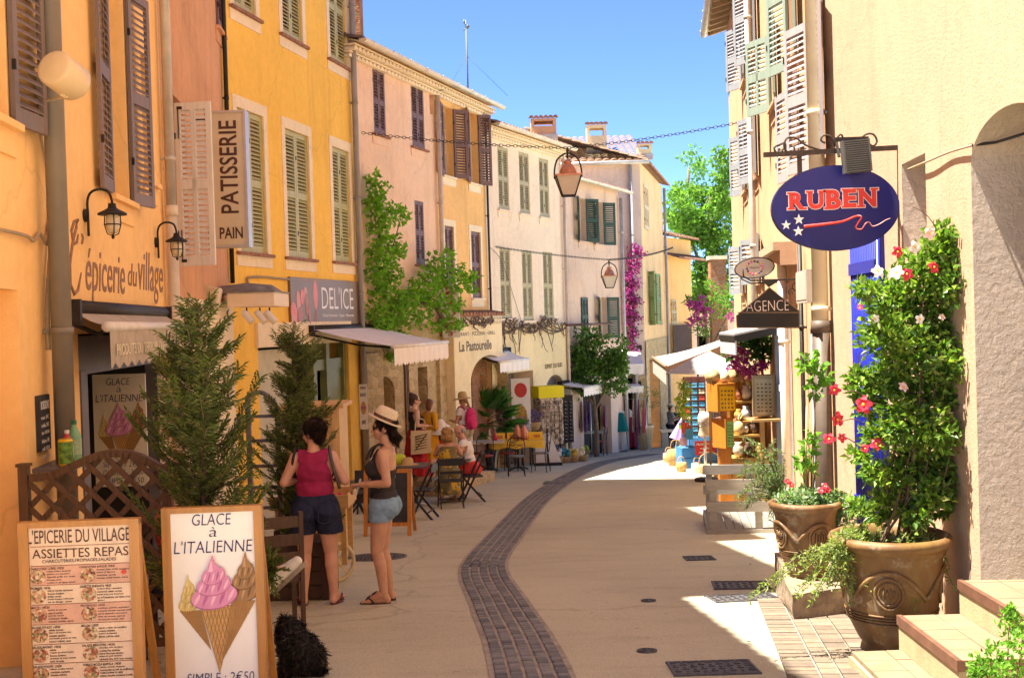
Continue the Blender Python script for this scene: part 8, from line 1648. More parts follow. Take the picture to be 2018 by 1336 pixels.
# ---------------------------------------------------------------- restaurant terrace
wire_=mat('black_wire_iron',(.03,.025,.022),.5,.4)
def bistro_chair(seatm,name):
 t=thing('bistro_chair','x','chair');b=MB();b.lathe([(0,.44),(.19,.44),(.2,.45),(.2,.47),(0,.475)],n=20);b.build('seat',seatm,t)
 b=MB();b.tube(resample([Vector((-.19,-.16,.45)),Vector((-.2,-.21,.72)),Vector((-.15,-.235,.88)),Vector((0,-.24,.9)),Vector((.15,-.235,.88)),Vector((.2,-.21,.72)),Vector((.19,-.16,.45))],.04),.011,6);b.tube(resample([Vector((-.19,-.2,.66)),Vector((-.08,-.22,.72)),Vector((0,-.222,.68)),Vector((.08,-.22,.72)),Vector((.19,-.2,.66))],.03),.008,5);b.tube([(-.2,-.21,.74),(.2,-.21,.74)],.008,5);b.build('backrest',wire_,t)
 for sx in(-1,1):
  for sy in(-1,1):b=MB();b.tube([(sx*.16,sy*.15,.45),(sx*.19,sy*.19,0)],.011,6);b.build('leg',wire_,t)
 b=MB();b.tube([(.14*cos(a),.14*sin(a),.2)for a in[2*pi*k/16 for k in range(16)]],.007,5,closed=True);b.build('stretcher',wire_,t);return t
cr=bistro_chair(mat('seat_red',(.30,.03,.02),.5,var=.15),'red');cgm=bistro_chair(mat('seat_grey',(.16,.15,.15),.5),'grey');RG='iron bistro chairs on the restaurant terrace'
rsp=[(cr,957,936,R(180),'red seated iron chair nearest the gnarled vine trunk'),(cr,1000,929,R(60),'red seated iron chair half under the yellow clothed table'),(cgm,1018,938,R(2),'grey seated iron chair with its back to the street at the yellow table'),(cgm,1066,930,R(75),'grey seated iron chair at the right end of the yellow table'),(cr,938,930,R(-80),'red seated iron chair left of the marble table'),(cr,1182,898,R(70),'red seated iron chair at the small table by the tree')]
seen=set()
for src_,px,py,rz,lb in rsp:
 if id(src_)not in seen:seen.add(id(src_));src_.location=put(px,py);src_.rotation_euler=(0,0,rz);tag(src_,lb,None,RG)
 else:dup(src_,put(px,py),rz,lb,RG)
marb=mat('marble_top',(.62,.54,.44),.3,var=.08,vs=5);cafe_table('terrace_table','small marble topped table left of the yellow clothed table',put(962,930),.4,.76,marb,(.42,.36),base=wire_);tb=cafe_table('terrace_table','longer terrace table beneath the yellow cloth',put(1022,927),.4,.75,marb,(.62,.36),base=wire_);cafe_table('terrace_table','small pale table under the courtyard tree',put(1165,897),.4,.76,mat('pale_green_top',(.45,.50,.40),.4),(.42,.34),base=wire_)
o_=tb.location;b=MB();zc=.755;b.bb(-.64,.64,-.38,.38,zc,zc+.004);n=60;v=[]
per=[(-.645+1.29*i/20,-.385)for i in range(20)]+[(.645,-.385+.77*i/10)for i in range(10)]+[(.645-1.29*i/20,.385)for i in range(20)]+[(-.645,.385-.77*i/10)for i in range(10)]
for i,(x,y)in enumerate(per):k=1+.02*sin(i*1.7);v+=[(x,y,zc+.004),(x*k,y*k,zc-.16-.02*sin(i*.8))]
b.add(v,[(2*i,2*((i+1)%n),2*((i+1)%n)+1,2*i+1)for i in range(n)],None,0,True);b.v=[(p[0]+o_.x,p[1]+o_.y,p[2]+o_.z)for p in b.v];tag(b.build('tablecloth',mat('cloth_yellow',(.72,.46,.05),.8,var=.15,vs=5)),'sunny yellow cloth draped over the longer terrace table','tablecloth')
for i,(dx,c)in enumerate(((-.45,0),(-.12,0),(.2,0),(.48,0))):
 t=thing('souvenir_box',['yellow gift box at the left end of the clothed table','yellow gift box second from the left on the clothed table','yellow gift box third from the left on the clothed table','yellow gift box at the right end of the clothed table'][i],'box',(o_.x+dx,o_.y+.12,o_.z+.76));b=MB();b.bb(-.14,.14,-.09,.09,0,.17);b.build('body',mat('box_yellow',(.80,.50,.02),.5,var=.1),t);b=MB();b.bb(-.08,.08,-.094,-.09,.04,.12);b.build('printed_front',mat('box_print',(.50,.2,.04),.6,var=.6,vs=30),t)
for i,(px,lb,c)in enumerate(((978,'red flowered bottle on the marble table',(.5,.03,.06)),(967,'cream bottle on the marble table',(.65,.55,.35)))):
 b=MB();g=put(px,929);b.lathe([(0,0),(.05,0),(.055,.1),(.02,.18),(.018,.28),(0,.28)],(g[0],g[1],g[2]+.76),14);tag(b.build('bottle',mat('table_bottle_%d'%i,c,.3)),lb,'bottle')
for px,lb in((1022,'flame shaped red and white lantern standing left on the yellow cloth'),(1035,'flame shaped red and white lantern standing right on the yellow cloth')):
 g=put(px,927);t=thing('table_lantern',lb,'lantern',(g[0],o_.y,o_.z+.76),group='red and white lanterns on the yellow cloth');b=MB();b.lathe([(0,0),(.09,0),(.11,.12),(.08,.24),(.03,.36),(0,.38)],n=8);b.build('shade',mat('lantern_stripe',(.62,.20,.10),.5,var=.9,vs=14,mapping=(1,1,.1)),t);b=MB();b.tube([(0,0,.37),(0,0,.42)],.012,6);b.build('finial',iron,t)
# ---------------------------------------------------------------- souvenir racks
def dots(name,c1,c2,c3,sc_):
 if name in _mc:return _mc[name]
 m,nt,b=base(name);b.inputs['Roughness'].default_value=.5;tc=nd(nt,'ShaderNodeTexCoord');v=nd(nt,'ShaderNodeTexVoronoi');v.inputs['Scale'].default_value=sc_;nt.links.new(tc.outputs['Object'],v.inputs['Vector']);sp=nd(nt,'ShaderNodeSeparateColor');nt.links.new(v.outputs['Color'],sp.inputs[0]);c=ramp(nt,sp.outputs[0],[(0,c1),(.4,c2),(.75,c3)]);[x for x in nt.nodes if x.type=='VALTORGB'][-1].color_ramp.interpolation='CONSTANT';nt.links.new(c,b.inputs['Base Color']);_mc[name]=m;return m
g=G(1083,912);Yk=g.y;k_=Yk/2300;t=thing('jewellery_stand','tall jewellery stand with a bright yellow box top','display stand',g,R(20));zt_=P(1083,760,Yk).z-g.z
b=MB();b.bb(-.38,.38,-.30,.30,zt_-.32,zt_);b.build('top_box',mat('display_yellow',(.80,.68,.0),.5,var=.04),t);b=MB();b.bb(-.33,.33,-.26,.26,.55,zt_-.32,0);b.build('core',dots('trinket_cards',(.50,.38,.26),(.14,.09,.06),(.62,.5,.38),16),t)
for i in range(9):
 for s_ in(0,1):
  b=MB()
  for j in range(5):x=-.26+j*.13;z=.62+i*(zt_-1.0)/9;(b.bb(x-.045,x+.045,-.29,-.265,z,z+.11)if s_==0 else b.bb(.335,.36,-.2+j*.1-.035,-.2+j*.1+.035,z,z+.11))
  b.build('card_row',dots('trinket_cards_b' if s_==0 else 'trinket_cards_c',(.25,.17,.12),(.55,.45,.35),(.08,.06,.06),13)if s_==0 else dots('trinket_cards_c',(.66,.52,.40),(.30,.18,.12),(.7,.6,.5),13),t)
b=MB();b.cyl((0,0,.05),(0,0,.6),.03);b.bb(-.3,.3,-.25,.25,0,.05);b.build('foot',iron,t)
def sunrack(label,px,wpx,pyt,loc_y):
 g=G(px,906 if px<1115 else 904);t=thing('sunglasses_rack',label,'display stand',g,R(8));h_=P(px,pyt,g.y).z-g.z;w_=wpx/2300*g.y;b=MB();b.bb(-w_/2,w_/2,-.03,.03,.5,h_);b.build('panel',mat('rack_black',(.02,.02,.025),.5),t)
 for i in range(11):
  for j in range(2 if w_>.35 else 1):
   b=MB();z=.6+i*(h_-.75)/10.5;x=(-w_/4+j*w_/2)if w_>.35 else 0
   for s in(-1,1):b.ball((x+s*.07,-.05,z),(.055,.012,.045),8,0);b.ball((x+s*.07-.015,-.062,z+.012),(.016,.006,.012),6,1)
   b.tube([(x-.02,-.05,z+.01),(x+.02,-.05,z+.01)],.006,4,0);b.build('sunglasses',[mat('sunglass_black',(.012,.010,.010),.12),mat('lens_glint',(.6,.55,.5),.3)],t)
 b=MB();b.bb(-.1,.1,-.02,.02,h_,h_+.22);b.build('header',mat('rack_header',(.34,.33,.33),.5),t);b=MB();b.cyl((0,0,.03),(0,0,.5),.025);b.lathe([(0,0),(.25,0),(.25,.03),(0,.05)],n=20);b.build('foot',iron,t)
sunrack('wide sunglasses rack right of the jewellery stand',1105,30,778,0);sunrack('narrow sunglasses rack with a white tag on top',1122,20,778,0)
def hangrack(name,label,px,py,n,cols,h_=1.7,w_=.8,rz=0,L=(.7,1.1)):
 g=G(px,py);t=thing(name,label,'clothes rack',g,rz);b=MB();b.tube([(-w_/2,0,0),(-w_/2,0,h_),(w_/2,0,h_),(w_/2,0,0)],.018,6);[b.bar((s*w_/2,-.25,.02),(s*w_/2,.25,.02),.03,.03)for s in(-1,1)];b.build('frame',steel,t)
 for i in range(n):
  x=-w_/2+(i+.5)*w_/n;l_=rng.uniform(*L);c=cols[i%len(cols)];b=MB();v=[];
  for q in range(6):z=h_-.02-l_*q/5;wd=.02+.05*min(1,q/2)+.012*sin(q+i);v+=[(x-.012*q*.3,-wd*2.2,z),(x+.02+.012*sin(i+q),-wd,z),(x+.03,wd,z),(x-.01,wd*2.2,z)]
  b.add(v,[(4*q+a_,4*q+(a_+1)%4,4*q+4+(a_+1)%4,4*q+4+a_)for q in range(5)for a_ in range(4)],None,0,True);b.build('scarf',clothm('scarf_%d_%d_%d'%tuple(int(x_*99)for x_ in c),c,var=.3),t)
hangrack('scarf_rack','rack of violet and striped scarves behind the sunglasses',1142,900,7,[(.16,.08,.26),(.30,.22,.30),(.45,.05,.06),(.10,.10,.3),(.5,.45,.45),(.25,.12,.3)],1.75,.8,R(10));hangrack('clothes_rack','rail of long red and plum dresses under the fringed canopy',1245,888,6,[(.34,.03,.05),(.22,.03,.07),(.08,.06,.08),(.45,.25,.2),(.20,.05,.12)],1.8,1.1,R(-20),(1.1,1.5));hangrack('clothes_rack','short rail with a pink garment beside the courtyard tree',1180,893,4,[(.45,.08,.12),(.12,.12,.12),(.5,.3,.12)],1.6,.6,R(5))
g=G(1222,890);t=thing('mannequin','dress form in a teal top over a pale striped skirt','mannequin',g);B=Body();B.ell('b',(0,0,1.18),(.14,.1,.2));B.ell('b',(0,0,.98),(.15,.11,.12));B.cap('b',(0,0,1.3),(0,0,1.48),.05,.045);B.cap('b',(-.14,0,1.34),(.14,0,1.34),.05,.05);B.mesh('body',.015,mat('form_ivory',(.6,.55,.48),.6),t,2);teal=clothm('teal_cotton',(.005,.12,.12));loft_skirt(t,'dress',teal,1.34,.70,.15,.30,waves=7,amp=.025);loft_skirt(t,'skirt',mat('striped_linen',(.36,.33,.29),.8,var=.4,vs=14,mapping=(2,2,.05)),.80,.08,.2,.24,waves=10,amp=.02);b=MB();b.cyl((0,0,0),(0,0,.9),.02);b.lathe([(0,0),(.2,0),(.2,.02),(0,.03)],n=20);b.build('stand',iron,t)
g=G(1240,886);t=thing('mannequin','dress form in a long wine red dress with a pale shawl','mannequin',g);B=Body();B.ell('b',(0,0,1.18),(.14,.1,.2));B.ell('b',(0,0,.98),(.15,.11,.12));B.cap('b',(0,0,1.3),(0,0,1.5),.05,.045);B.cap('b',(-.14,0,1.34),(.14,0,1.34),.05,.05);B.mesh('body',.015,mat('form_ivory',(.6,.55,.48),.6),t,2);loft_skirt(t,'dress',clothm('wine_cotton',(.22,.02,.045)),1.32,.10,.15,.27,waves=8,amp=.025);loft_skirt(t,'shawl',clothm('pale_lace',(.6,.52,.45)),1.44,1.18,.08,.22,waves=9,amp=.02);b=MB();b.cyl((0,0,0),(0,0,.9),.02);b.lathe([(0,0),(.2,0),(.2,.02),(0,.03)],n=20);b.build('stand',iron,t)
for px,py0,py1,w_,lb,c in((1027,745,860,34,'white banner with a red circle and ochre motif by the souvenir door',0),(987,758,830,22,'narrow shelf of dark jars and picture cards by the arch',1)):
 Yp=31.6 if c==0 else 30.7;a=P(px-w_/2,py1,Yp);e=P(px+w_/2,py0,Yp);t=thing('banner' if c==0 else 'card_shelf',lb,'banner' if c==0 else 'shelf',(a.x,Yp,gz(Yp)))
 if c==0:b=MB();b.bb(a.x,e.x,Yp,Yp+.04,a.z,e.z);b.build('panel',white,t,True);b=MB();xm=(a.x+e.x)/2;b.prism([(xm+cos(q*2*pi/20)*.17,e.z-.32+sin(q*2*pi/20)*.2)for q in range(20)],Yp-.006,Yp,0);b.prism([(xm+cos(q*2*pi/14)*.16*(1+.2*sin(q*3)),a.z+.55+sin(q*2*pi/14)*.3)for q in range(14)],Yp-.006,Yp,1);b.build('printed_motif',[mat('motif_red',(.5,.04,.03),.5),mat('motif_ochre',(.45,.28,.06),.6,var=.5,vs=12)],t,True);[[b:=MB(),b.bb(x_-.02,x_+.02,Yp+.04,Yp+.08,gz(Yp),a.z+.1),b.build('post',iron,t,True)]for x_ in(a.x+.05,e.x-.05)]
 else:
  b=MB();[b.bb(a.x,e.x,Yp,Yp+.2,z,z+.02)for z in np.linspace(a.z,e.z-.25,4)];[b.bb(x_-.015,x_+.015,Yp,Yp+.2,gz(Yp),e.z-.2)for x_ in(a.x,e.x)];b.build('frame',wdark,t,True);b=MB()
  for z in np.linspace(a.z,e.z-.25,4):
   for j in range(3):b.bb(a.x+.03+j*.09,a.x+.1+j*.09,Yp-.01,Yp+.1,z+.02,z+.02+rng.uniform(.14,.2))
  b.build('jars',dots('jar_mix',(.05,.03,.03),(.45,.38,.3),(.25,.06,.04),9),t,True)
lavp=leafm('lavender_sprig',[(.16,.10,.30),(.22,.15,.38),(.12,.08,.24),(.3,.25,.42)],.2);wick=mat('wicker',(.42,.26,.11),.8,var=.4,vs=40,bmp=.7,bs=70)
for i,(px,py,lb)in enumerate(((1000,922,'lavender basket left of the white pyramid board'),(1030,917,'lavender basket behind the yellow clothed table'),(1050,915,'lavender basket on the low stand by the banner'))):
 g=G(px,py);z=g.z+[.55,.75,.95][i];t=thing('lavender_basket',lb,'basket',(g.x,g.y,z),group='lavender baskets by the souvenir door');b=MB();b.lathe([(0,0),(.2,0),(.27,.2),(.28,.22),(.25,.22),(.2,.15),(0,.15)],n=20);b.build('basket',wick,t);foliage('lavender',[clump_leaves([np.array([g.x,g.y,z+.36])],[(.26,.22,.18)],160,.14,.03,up=.8,shell=.1)],lavp,t);b=MB();b.cyl((0,0,-(z-g.z)),(0,0,0),.03);b.build('stand',wdark,t)
g=G(1080,917);t=thing('pyramid_board','white triangular pavement board below the jewellery stand','sign board',g);b=MB();b.prism([(-.36,.08),(.36,.08),(.08,.86),(-.08,.86)],-.02,.02);b.build('panel',white,t);b=MB();b.bb(-.38,.38,-.15,.15,0,.08);b.bar((0,-.04,.05),(0,-.04,1.0),.04,.04);b.build('stand',iron,t)
for i,(px,py,c,lb)in enumerate(((1112,912,(.02,.16,.22),'teal soft toy pile at the foot of the racks'),(1128,911,(.5,.32,.04),'amber gift basket at the foot of the scarf rack'),(1146,909,(.60,.52,.3),'cream gift basket at the foot of the scarf rack'),(1152,898,(.40,.48,.03),'lime green bag hung by the small table'),(1096,914,(.6,.55,.48),'white souvenir bundle beside the pyramid board'))):
 g=G(px,py);t=thing('gift_basket',lb,'basket',g);b=MB();b.lathe([(0,0),(.15,0),(.2,.16),(.21,.18),(.18,.18),(0,.14)],n=16);b.build('basket',wick,t);b=MB()
 for k in range(9):b.ball((rng.uniform(-.13,.13),rng.uniform(-.1,.1),.2+rng.uniform(0,.16)),(rng.uniform(.05,.08),)*2+(rng.uniform(.06,.1),),8)
 b.build('wares',mat('wares_%d'%i,c,.6,var=.5,vs=9),t)
# ---------------------------------------------------------------- market stall on the right
YM1=23.7
def mk(px,py,Y):return P(px,py,Y)
t=thing('market_awning','large sunlit white awning slanting out over the gift stall','awning',mk(1370,720,27));N1,N2=mk(1312,722,25.2),mk(1286,704,30);B1,B2=mk(1446,668,25.2),mk(1425,668,30);b=MB();n=8;v=[]
for i in range(n+1):u=i/n;p=N1 .lerp(B1,u);q=N2 .lerp(B2,u);s_=-.05*sin(pi*u);v+=[p+Vector((0,0,s_)),q+Vector((0,0,s_))]
b.add(v,[(2*i,2*i+2,2*i+3,2*i+1)for i in range(n)],None,0,True);b.build('canvas',mat('market_canvas',(.36,.34,.30),.8,var=.04),t,True);b=MB();d=Vector((0,0,-.40));b.add([N1,N2,N2+d,N1+d],[(0,1,2,3)]);b.build('valance',mat('market_canvas',(.36,.34,.30)),t,True);b=MB();b.tube([N1,N2],.04,8);b.bar(N1+Vector((0,0,-.06)),B1+Vector((0,0,-.10)),.06,.10);b.bar(N1 .lerp(B1,.02)+Vector((0,.5,-.2)),B1+Vector((0,.5,-.45)),.04,.04);b.build('arm',mat('awning_arm_brown',(.22,.13,.08),.6),t,True)
t=thing('stall_parasol','white market parasol under the awning edge','parasol',(mk(1392,800,YM1).x,YM1,gz(YM1)));ax=0;zr_=mk(1392,733,YM1).z-gz(YM1);za=mk(1402,692,YM1).z-gz(YM1);rr=100/2300*YM1;b=MB();n=8;v=[(.1,0,za)]+[(cos(2*pi*i/n+.2)*rr*.82,sin(2*pi*i/n+.2)*rr*.82,zr_)for i in range(n)];mid_=[((v[0][0]+p[0])*.5,p[1]*.5,(za+p[2])/2+.03)for p in v[1:]];v+=mid_
b.add(v,[f for i in range(n)for f in((0,9+i,9+(i+1)%n),(9+i,1+i,1+(i+1)%n,9+(i+1)%n))],None,0,False);b.build('canopy',mat('parasol_white',(.40,.395,.40),.8,var=.03),t);b=MB();b.cyl((0.05,0,0),(.1,0,za+.04),.025);b.build('pole',wood('parasol_pole',(.4,.25,.1)),t);b=MB();b.lathe([(0,0),(.28,0),(.28,.06),(0,.09)],n=20);b.build('foot',iron,t)
t=thing('black_awning','rolled dark awning with a pale top above the bougainvillea','awning',mk(1470,665,17.5));a=mk(1432,668,17.2);c=mk(1512,648,17.2);b=MB();b.bar(a,c+Vector((.1,0,0)),1.2,.10);b.build('cassette',blk,t,True);b=MB();b.bar(a+Vector((0,0,.07)),c+Vector((.1,0,.07)),1.22,.03);b.bar(a+Vector((.02,0,-.02)),a+Vector((.02,0,-.22)),1.2,.02,up=(1,0,0));b.build('canvas',mat('grey_canvas',(.42,.42,.42),.8,var=.1),t,True)
g=G(1372,905);t=thing('postcard_rack','tall revolving postcard rack full of sea blue and red cards','display stand',g,R(-12));zt_=mk(1375,742,g.y).z-g.z;b=MB();b.bb(-.3,.3,-.02,.02,.35,zt_);[b.bb(x-.01,x+.01,-.05,-.02,.35,zt_)for x in(-.3,-.1,.1,.3)];b.build('panel',mat('rack_maroon',(.12,.035,.03),.6),t)
pcs=[mat('card_%d'%i,c,.35,var=.5,vs=18)for i,c in enumerate([(.05,.22,.45),(.45,.06,.04),(.5,.42,.3),(.08,.3,.5),(.3,.12,.08),(.55,.5,.45)])]
for i in range(10):
 for j in range(3):b=MB();x=-.2+j*.2;z=.42+i*(zt_-.55)/10;b.box((x,-.045,z+.07),(.15,.008,.12),(-.15,0,0));b.build('postcard',pcs[(i*5+j*3+i*j)%6],t)
b=MB();[b.tube([(-.32,-.06,.42+i*(zt_-.55)/10),(.32,-.06,.42+i*(zt_-.55)/10)],.006,4)for i in range(11)];b.cyl((0,.05,0),(0,.05,.4),.03);b.lathe([(0,0),(.3,0),(.3,.03),(0,.05)],n=20);b.build('stand',iron,t)
orm=wood('orange_varnish',(.56,.20,.03),.3,.75,3,'z',.05);tanm=mat('tan_board',(.36,.28,.17),.6,var=.1)
def case(name,label,pxl,pxm,pxr,pyt,pyb,Y,front,frame,lined,txt=True):
 L,M_,Rr=mk(pxl,(pyt+pyb)/2,Y+.25),mk(pxm,(pyt+pyb)/2,Y),mk(pxr,(pyt+pyb)/2,Y+.2);z0,z1=mk(pxm,pyb,Y).z,mk(pxm,pyt,Y).z;t=thing(name,label,'menu case',(M_.x,Y,z0));b=MB();b.add([Vector((p.x,p.y,z))for z in(z0,z1)for p in(L,M_,Rr,L+(Rr-M_))],[(0,1,5,4),(1,2,6,5),(2,3,7,6),(3,0,4,7),(4,5,6,7),(3,2,1,0)]);b.build('box',frame,t,True)
 d=(Rr-M_);n_=Vector((d.y,-d.x,0)).normalized();ins=lambda u,v_,o:M_+d*u+Vector((0,0,z0+(z1-z0)*v_-M_.z))+n_*o;b=MB();b.add([ins(.1,.06,.006),ins(.93,.06,.006),ins(.93,.93,.006),ins(.1,.93,.006)],[(0,1,2,3)]);b.build('printed_sheet',front,t,True);b=MB()
 for i in range(lined):
  for j in range(4):
   u0=.18+j*.18;v0=.13+i*.75/lined;w_=rng.uniform(.06,.12);b.add([ins(u0,v0,.009),ins(u0+w_,v0,.009),ins(u0+w_,v0+.3/lined,.009),ins(u0,v0+.3/lined,.009)],[(0,1,2,3)])
 b.build('printed_items',mat('print_dark',(.12,.07,.03),.6,var=.6,vs=40),t,True)
case('menu_case','orange wooden menu case with a yellow sheet on top of the post',1393,1414,1450,757,812,16.85,mat('sheet_yellow',(.78,.42,.01),.5,var=.08),orm,5);case('menu_case','orange wooden menu case with a green sheet lower on the post',1404,1430,1446,826,884,16.85,mat('sheet_green',(.28,.58,.16),.5,var=.08),orm,7);case('menu_case','tall tan menu case beside the blue shop front',1482,1483,1527,741,822,16.6,mat('sheet_tan',(.46,.38,.25),.6,var=.08),tanm,8)
gq=G(1428,940);Yq=17.05;b=MB();xq=mk(1430,900,Yq).x;b.bb(xq-.09,xq+.09,Yq,Yq+.16,gz(Yq),mk(1430,884,Yq).z+.02);b.bb(xq-.04,xq+.04,Yq+.02,Yq+.10,mk(1430,884,Yq).z,mk(1430,760,Yq).z);tag(b.build('sign_post',orm),'stout orange varnished post carrying the menu cases','post')
xq=mk(1506,850,16.75).x;b=MB();b.bb(xq-.03,xq+.03,16.85,16.91,gz(16.8),mk(1506,822,16.8).z);b.bb(xq-.22,xq+.2,16.55,16.95,mk(1506,826,16.75).z-.02,mk(1506,824,16.75).z);tag(b.build('pine_stand',pine),'slim pine stand with a small shelf under the tall tan menu case','stand')
g=G(1391,935);Yg=g.y-.6;t=thing('gumball_machine','clear domed gumball machine with a cream base on a pole','vending machine',(mk(1390,900,Yg).x,Yg,gz(Yg)));zo=gz(Yg);zA,zB,zC=mk(1390,859,Yg).z-zo,mk(1390,838,Yg).z-zo,mk(1390,812,Yg).z-zo;b=MB();b.cyl((0,0,.03),(0,0,zA),.03);b.lathe([(0,0),(.18,0),(.18,.04),(0,.06)],n=20);b.build('pole',steel,t);b=MB();b.lathe([(0,zA),(.13,zA),(.14,zA+.03),(.10,zB-.02),(.12,zB),(0,zB)],n=24);b.build('base',mat('cream_enamel',(.66,.60,.44),.35),t);b=MB();b.lathe([(.11,zB),(.14,zB+.06),(.145,zB+.16),(.12,zC-.03),(.05,zC),(0,zC+.005)],n=24);b.build('dome',mat('dome_plastic',(.52,.46,.42),.12,var=.5,vs=22,spec=.7),t)
bluep=mat('blue_crate_paint',(.05,.20,.50),.55,var=.15,vs=5)
def crate(label,px,py,w_,d_,h_,fill,rz=0,z=0):g=G(px,py);t=thing('blue_crate',label,'crate',g+Vector((0,0,z)),rz,'blue wooden display crates at the gift stall');b=MB();b.bb(-w_/2,w_/2,-d_/2,d_/2,0,.02);[b.bb(-w_/2,w_/2,s*d_/2-.012,s*d_/2+.012,.02+k*h_/2,.02+k*h_/2+h_/2-.015)for s in(-1,1)for k in(0,1)];[b.bb(s*w_/2-.012,s*w_/2+.012,-d_/2,d_/2,.02,h_)for s in(-1,1)];b.build('box',bluep,t);b=MB();[b.ball((rng.uniform(-w_*.35,w_*.35),rng.uniform(-d_*.3,d_*.3),h_*.8+rng.uniform(0,.08)),(.08,.07,.06),8)for k in range(10)];b.build('wares',fill,t);return t
crate('blue crate of turquoise goods nearest the red notice',1418,925,.75,.5,.42,mat('turquoise_cloth',(.05,.42,.45),.7,var=.3,vs=9),R(-10));crate('upright blue crate at the street corner of the stall',1356,922,.42,.4,.5,mat('blue_wares',(.06,.2,.35),.6,var=.5,vs=9),R(12));crate('blue crate behind and above the upright one',1376,905,.6,.45,.62,mat('blue_wares',(.06,.2,.35),.6),R(6));crate('dark blue crate against the orange post',1402,912,.6,.45,.5,mat('grey_wares',(.3,.3,.32),.6,var=.5,vs=9),R(-6))
g=G(1387,925);t=thing('red_notice','red price notice with white lettering on the blue crates','sign',g+Vector((0,-.35,.38)));b=MB();b.T=Matrix.Rotation(R(-10),4,'X');b.bb(-.24,.24,-.01,.01,0,.32);b.build('panel',mat('notice_red',(.55,.03,.03),.5),t);b=MB();b.T=Matrix.Rotation(R(-10),4,'X');b.text('PROMOTION',0,.22,.40,.05,y=-.012,align='C',bold=.01);b.text('en filet',0,.13,.26,.05,y=-.012,align='C',bold=.01);b.text('voir dedans',0,.04,.32,.05,y=-.012,align='C',bold=.01);b.build('lettering',white,t);b=MB();b.bar((0,.02,-.36),(0,.02,.05),.03,.03);b.build('stake',iron,t)
g=G(1400,938);t=thing('wicker_basket','wicker basket with a tall hoop handle in front of the blue crates','basket',g);b=MB();b.lathe([(0,0),(.15,0),(.20,.10),(.22,.22),(.225,.24),(.19,.24),(.17,.1),(0,.06)],n=26,sx=1.15);b.build('body',mat('wicker_pale',(.55,.40,.22),.8,var=.4,vs=40,bmp=.8,bs=60),t);b=MB();b.tube(resample([Vector((-.24,0,.22)),Vector((-.2,0,.42)),Vector((0,0,.52)),Vector((.2,0,.42)),Vector((.24,0,.22))],.04),.013,6);b.build('handle',wick,t)
for px,py,c,lb,s in((1333,918,(.42,.26,.10),'tan raffia bag at the street corner of the stall',1.1),(1343,930,(.45,.3,.12),'small straw purse before the upright blue crate',.6),(1374,932,(.70,.66,.58),'white paper bag below the red notice',.6),(1318,912,(.5,.36,.2),'straw bag behind the tan raffia bag',.7)):
 g=G(px,py);t=thing('straw_bag',lb,'bag',g);b=MB();b.lathe([(0,0),(.16*s,0),(.22*s,.2*s),(.2*s,.36*s),(.15*s,.38*s),(.17*s,.2*s),(0,.05)],n=18,sy=.7);b.build('body',mat('raffia_%d'%px,c,.85,var=.35,vs=25,bmp=.6,bs=50),t);b=MB();b.tube(resample([Vector((-.13*s,0,.36*s)),Vector((-.08*s,0,.56*s)),Vector((.08*s,0,.56*s)),Vector((.13*s,0,.36*s))],.04),.012,5);b.build('handle',wick,t)
g=G(1334,905);t=thing('folded_umbrella','lilac folded umbrella leaning at the gift stall','umbrella',g+Vector((0,0,.5)),0);b=MB();b.T=Matrix.Rotation(R(14),4,'Y');v=[];n=24
for i in range(6):u=i/5;v+=[(cos(2*pi*j/n)*(.02+.17*u)*(1+.16*cos(6*2*pi*j/n)),sin(2*pi*j/n)*(.02+.17*u)*(1+.16*cos(6*2*pi*j/n)),.62-.55*u)for j in range(n)]
b.add(v,[(i*n+j,i*n+(j+1)%n,(i+1)*n+(j+1)%n,(i+1)*n+j)for i in range(5)for j in range(n)],None,0,True);b.build('canopy',clothm('lilac_cloth',(.40,.27,.62)),t);b=MB();b.T=Matrix.Rotation(R(14),4,'Y');b.cyl((0,0,-.5),(0,0,.7),.012);b.build('shaft',steel,t)
cafe_table('stall_table','small cream table end beyond the gift stall',put(1330,893),.4,.74,mat('cream_top',(.7,.6,.42),.5),(.45,.3),base=wire_)
g=G(1350,905);t=thing('price_flag','lime green card on a wire above the crates','sign',g+Vector((0,-.1,.85)));b=MB();b.bb(-.16,.16,-.01,.01,0,.18);b.bb(-.16,.16,-.012,-.01,.12,.18,1);b.build('panel',[mat('lime_card',(.35,.58,.03),.5),bluep],t);b=MB();b.cyl((0,0,-.85),(0,0,.02),.008,n=6);b.build('wire',iron,t)
YSh=17.3;x0,x1=mk(1442,850,YSh).x,mk(1532,850,YSh).x;t=thing('pine_shelving','stepped pine shelving of the gift stall full of pottery','shelving',((x0+x1)/2,YSh,gz(YSh)));shl=[(902,1442,1532,0),(858,1446,1500,.12),(832,1446,1480,.2),(792,1450,1492,.3),(750,1440,1495,.4)];gold=wood('honey_pine',(.52,.30,.08),.5,.7,4,'x');b=MB()
for py,pa,pb_,dy in shl:b=MB();xa,xb=mk(pa,py,YSh).x,mk(pb_,py,YSh).x;z=mk(1480,py,YSh).z;b.bb(xa,xb,YSh+dy-.02,YSh+.55,z-.035,z);b.build('shelf',gold,t,True)
b=MB();zt2=mk(1480,748,YSh).z;b.bb(x0,x1,YSh+.56,YSh+.60,gz(YSh),zt2);[b.bb(x,x+.06,YSh+.42,YSh+.55,gz(YSh),zt2-.02)for x in(x0,(x0+x1)/2-.1,x1-.06)];b.bb(x0,x1,YSh-.02,YSh,gz(YSh),mk(1480,902,YSh).z-.04);b.build('carcass',gold,t,True)
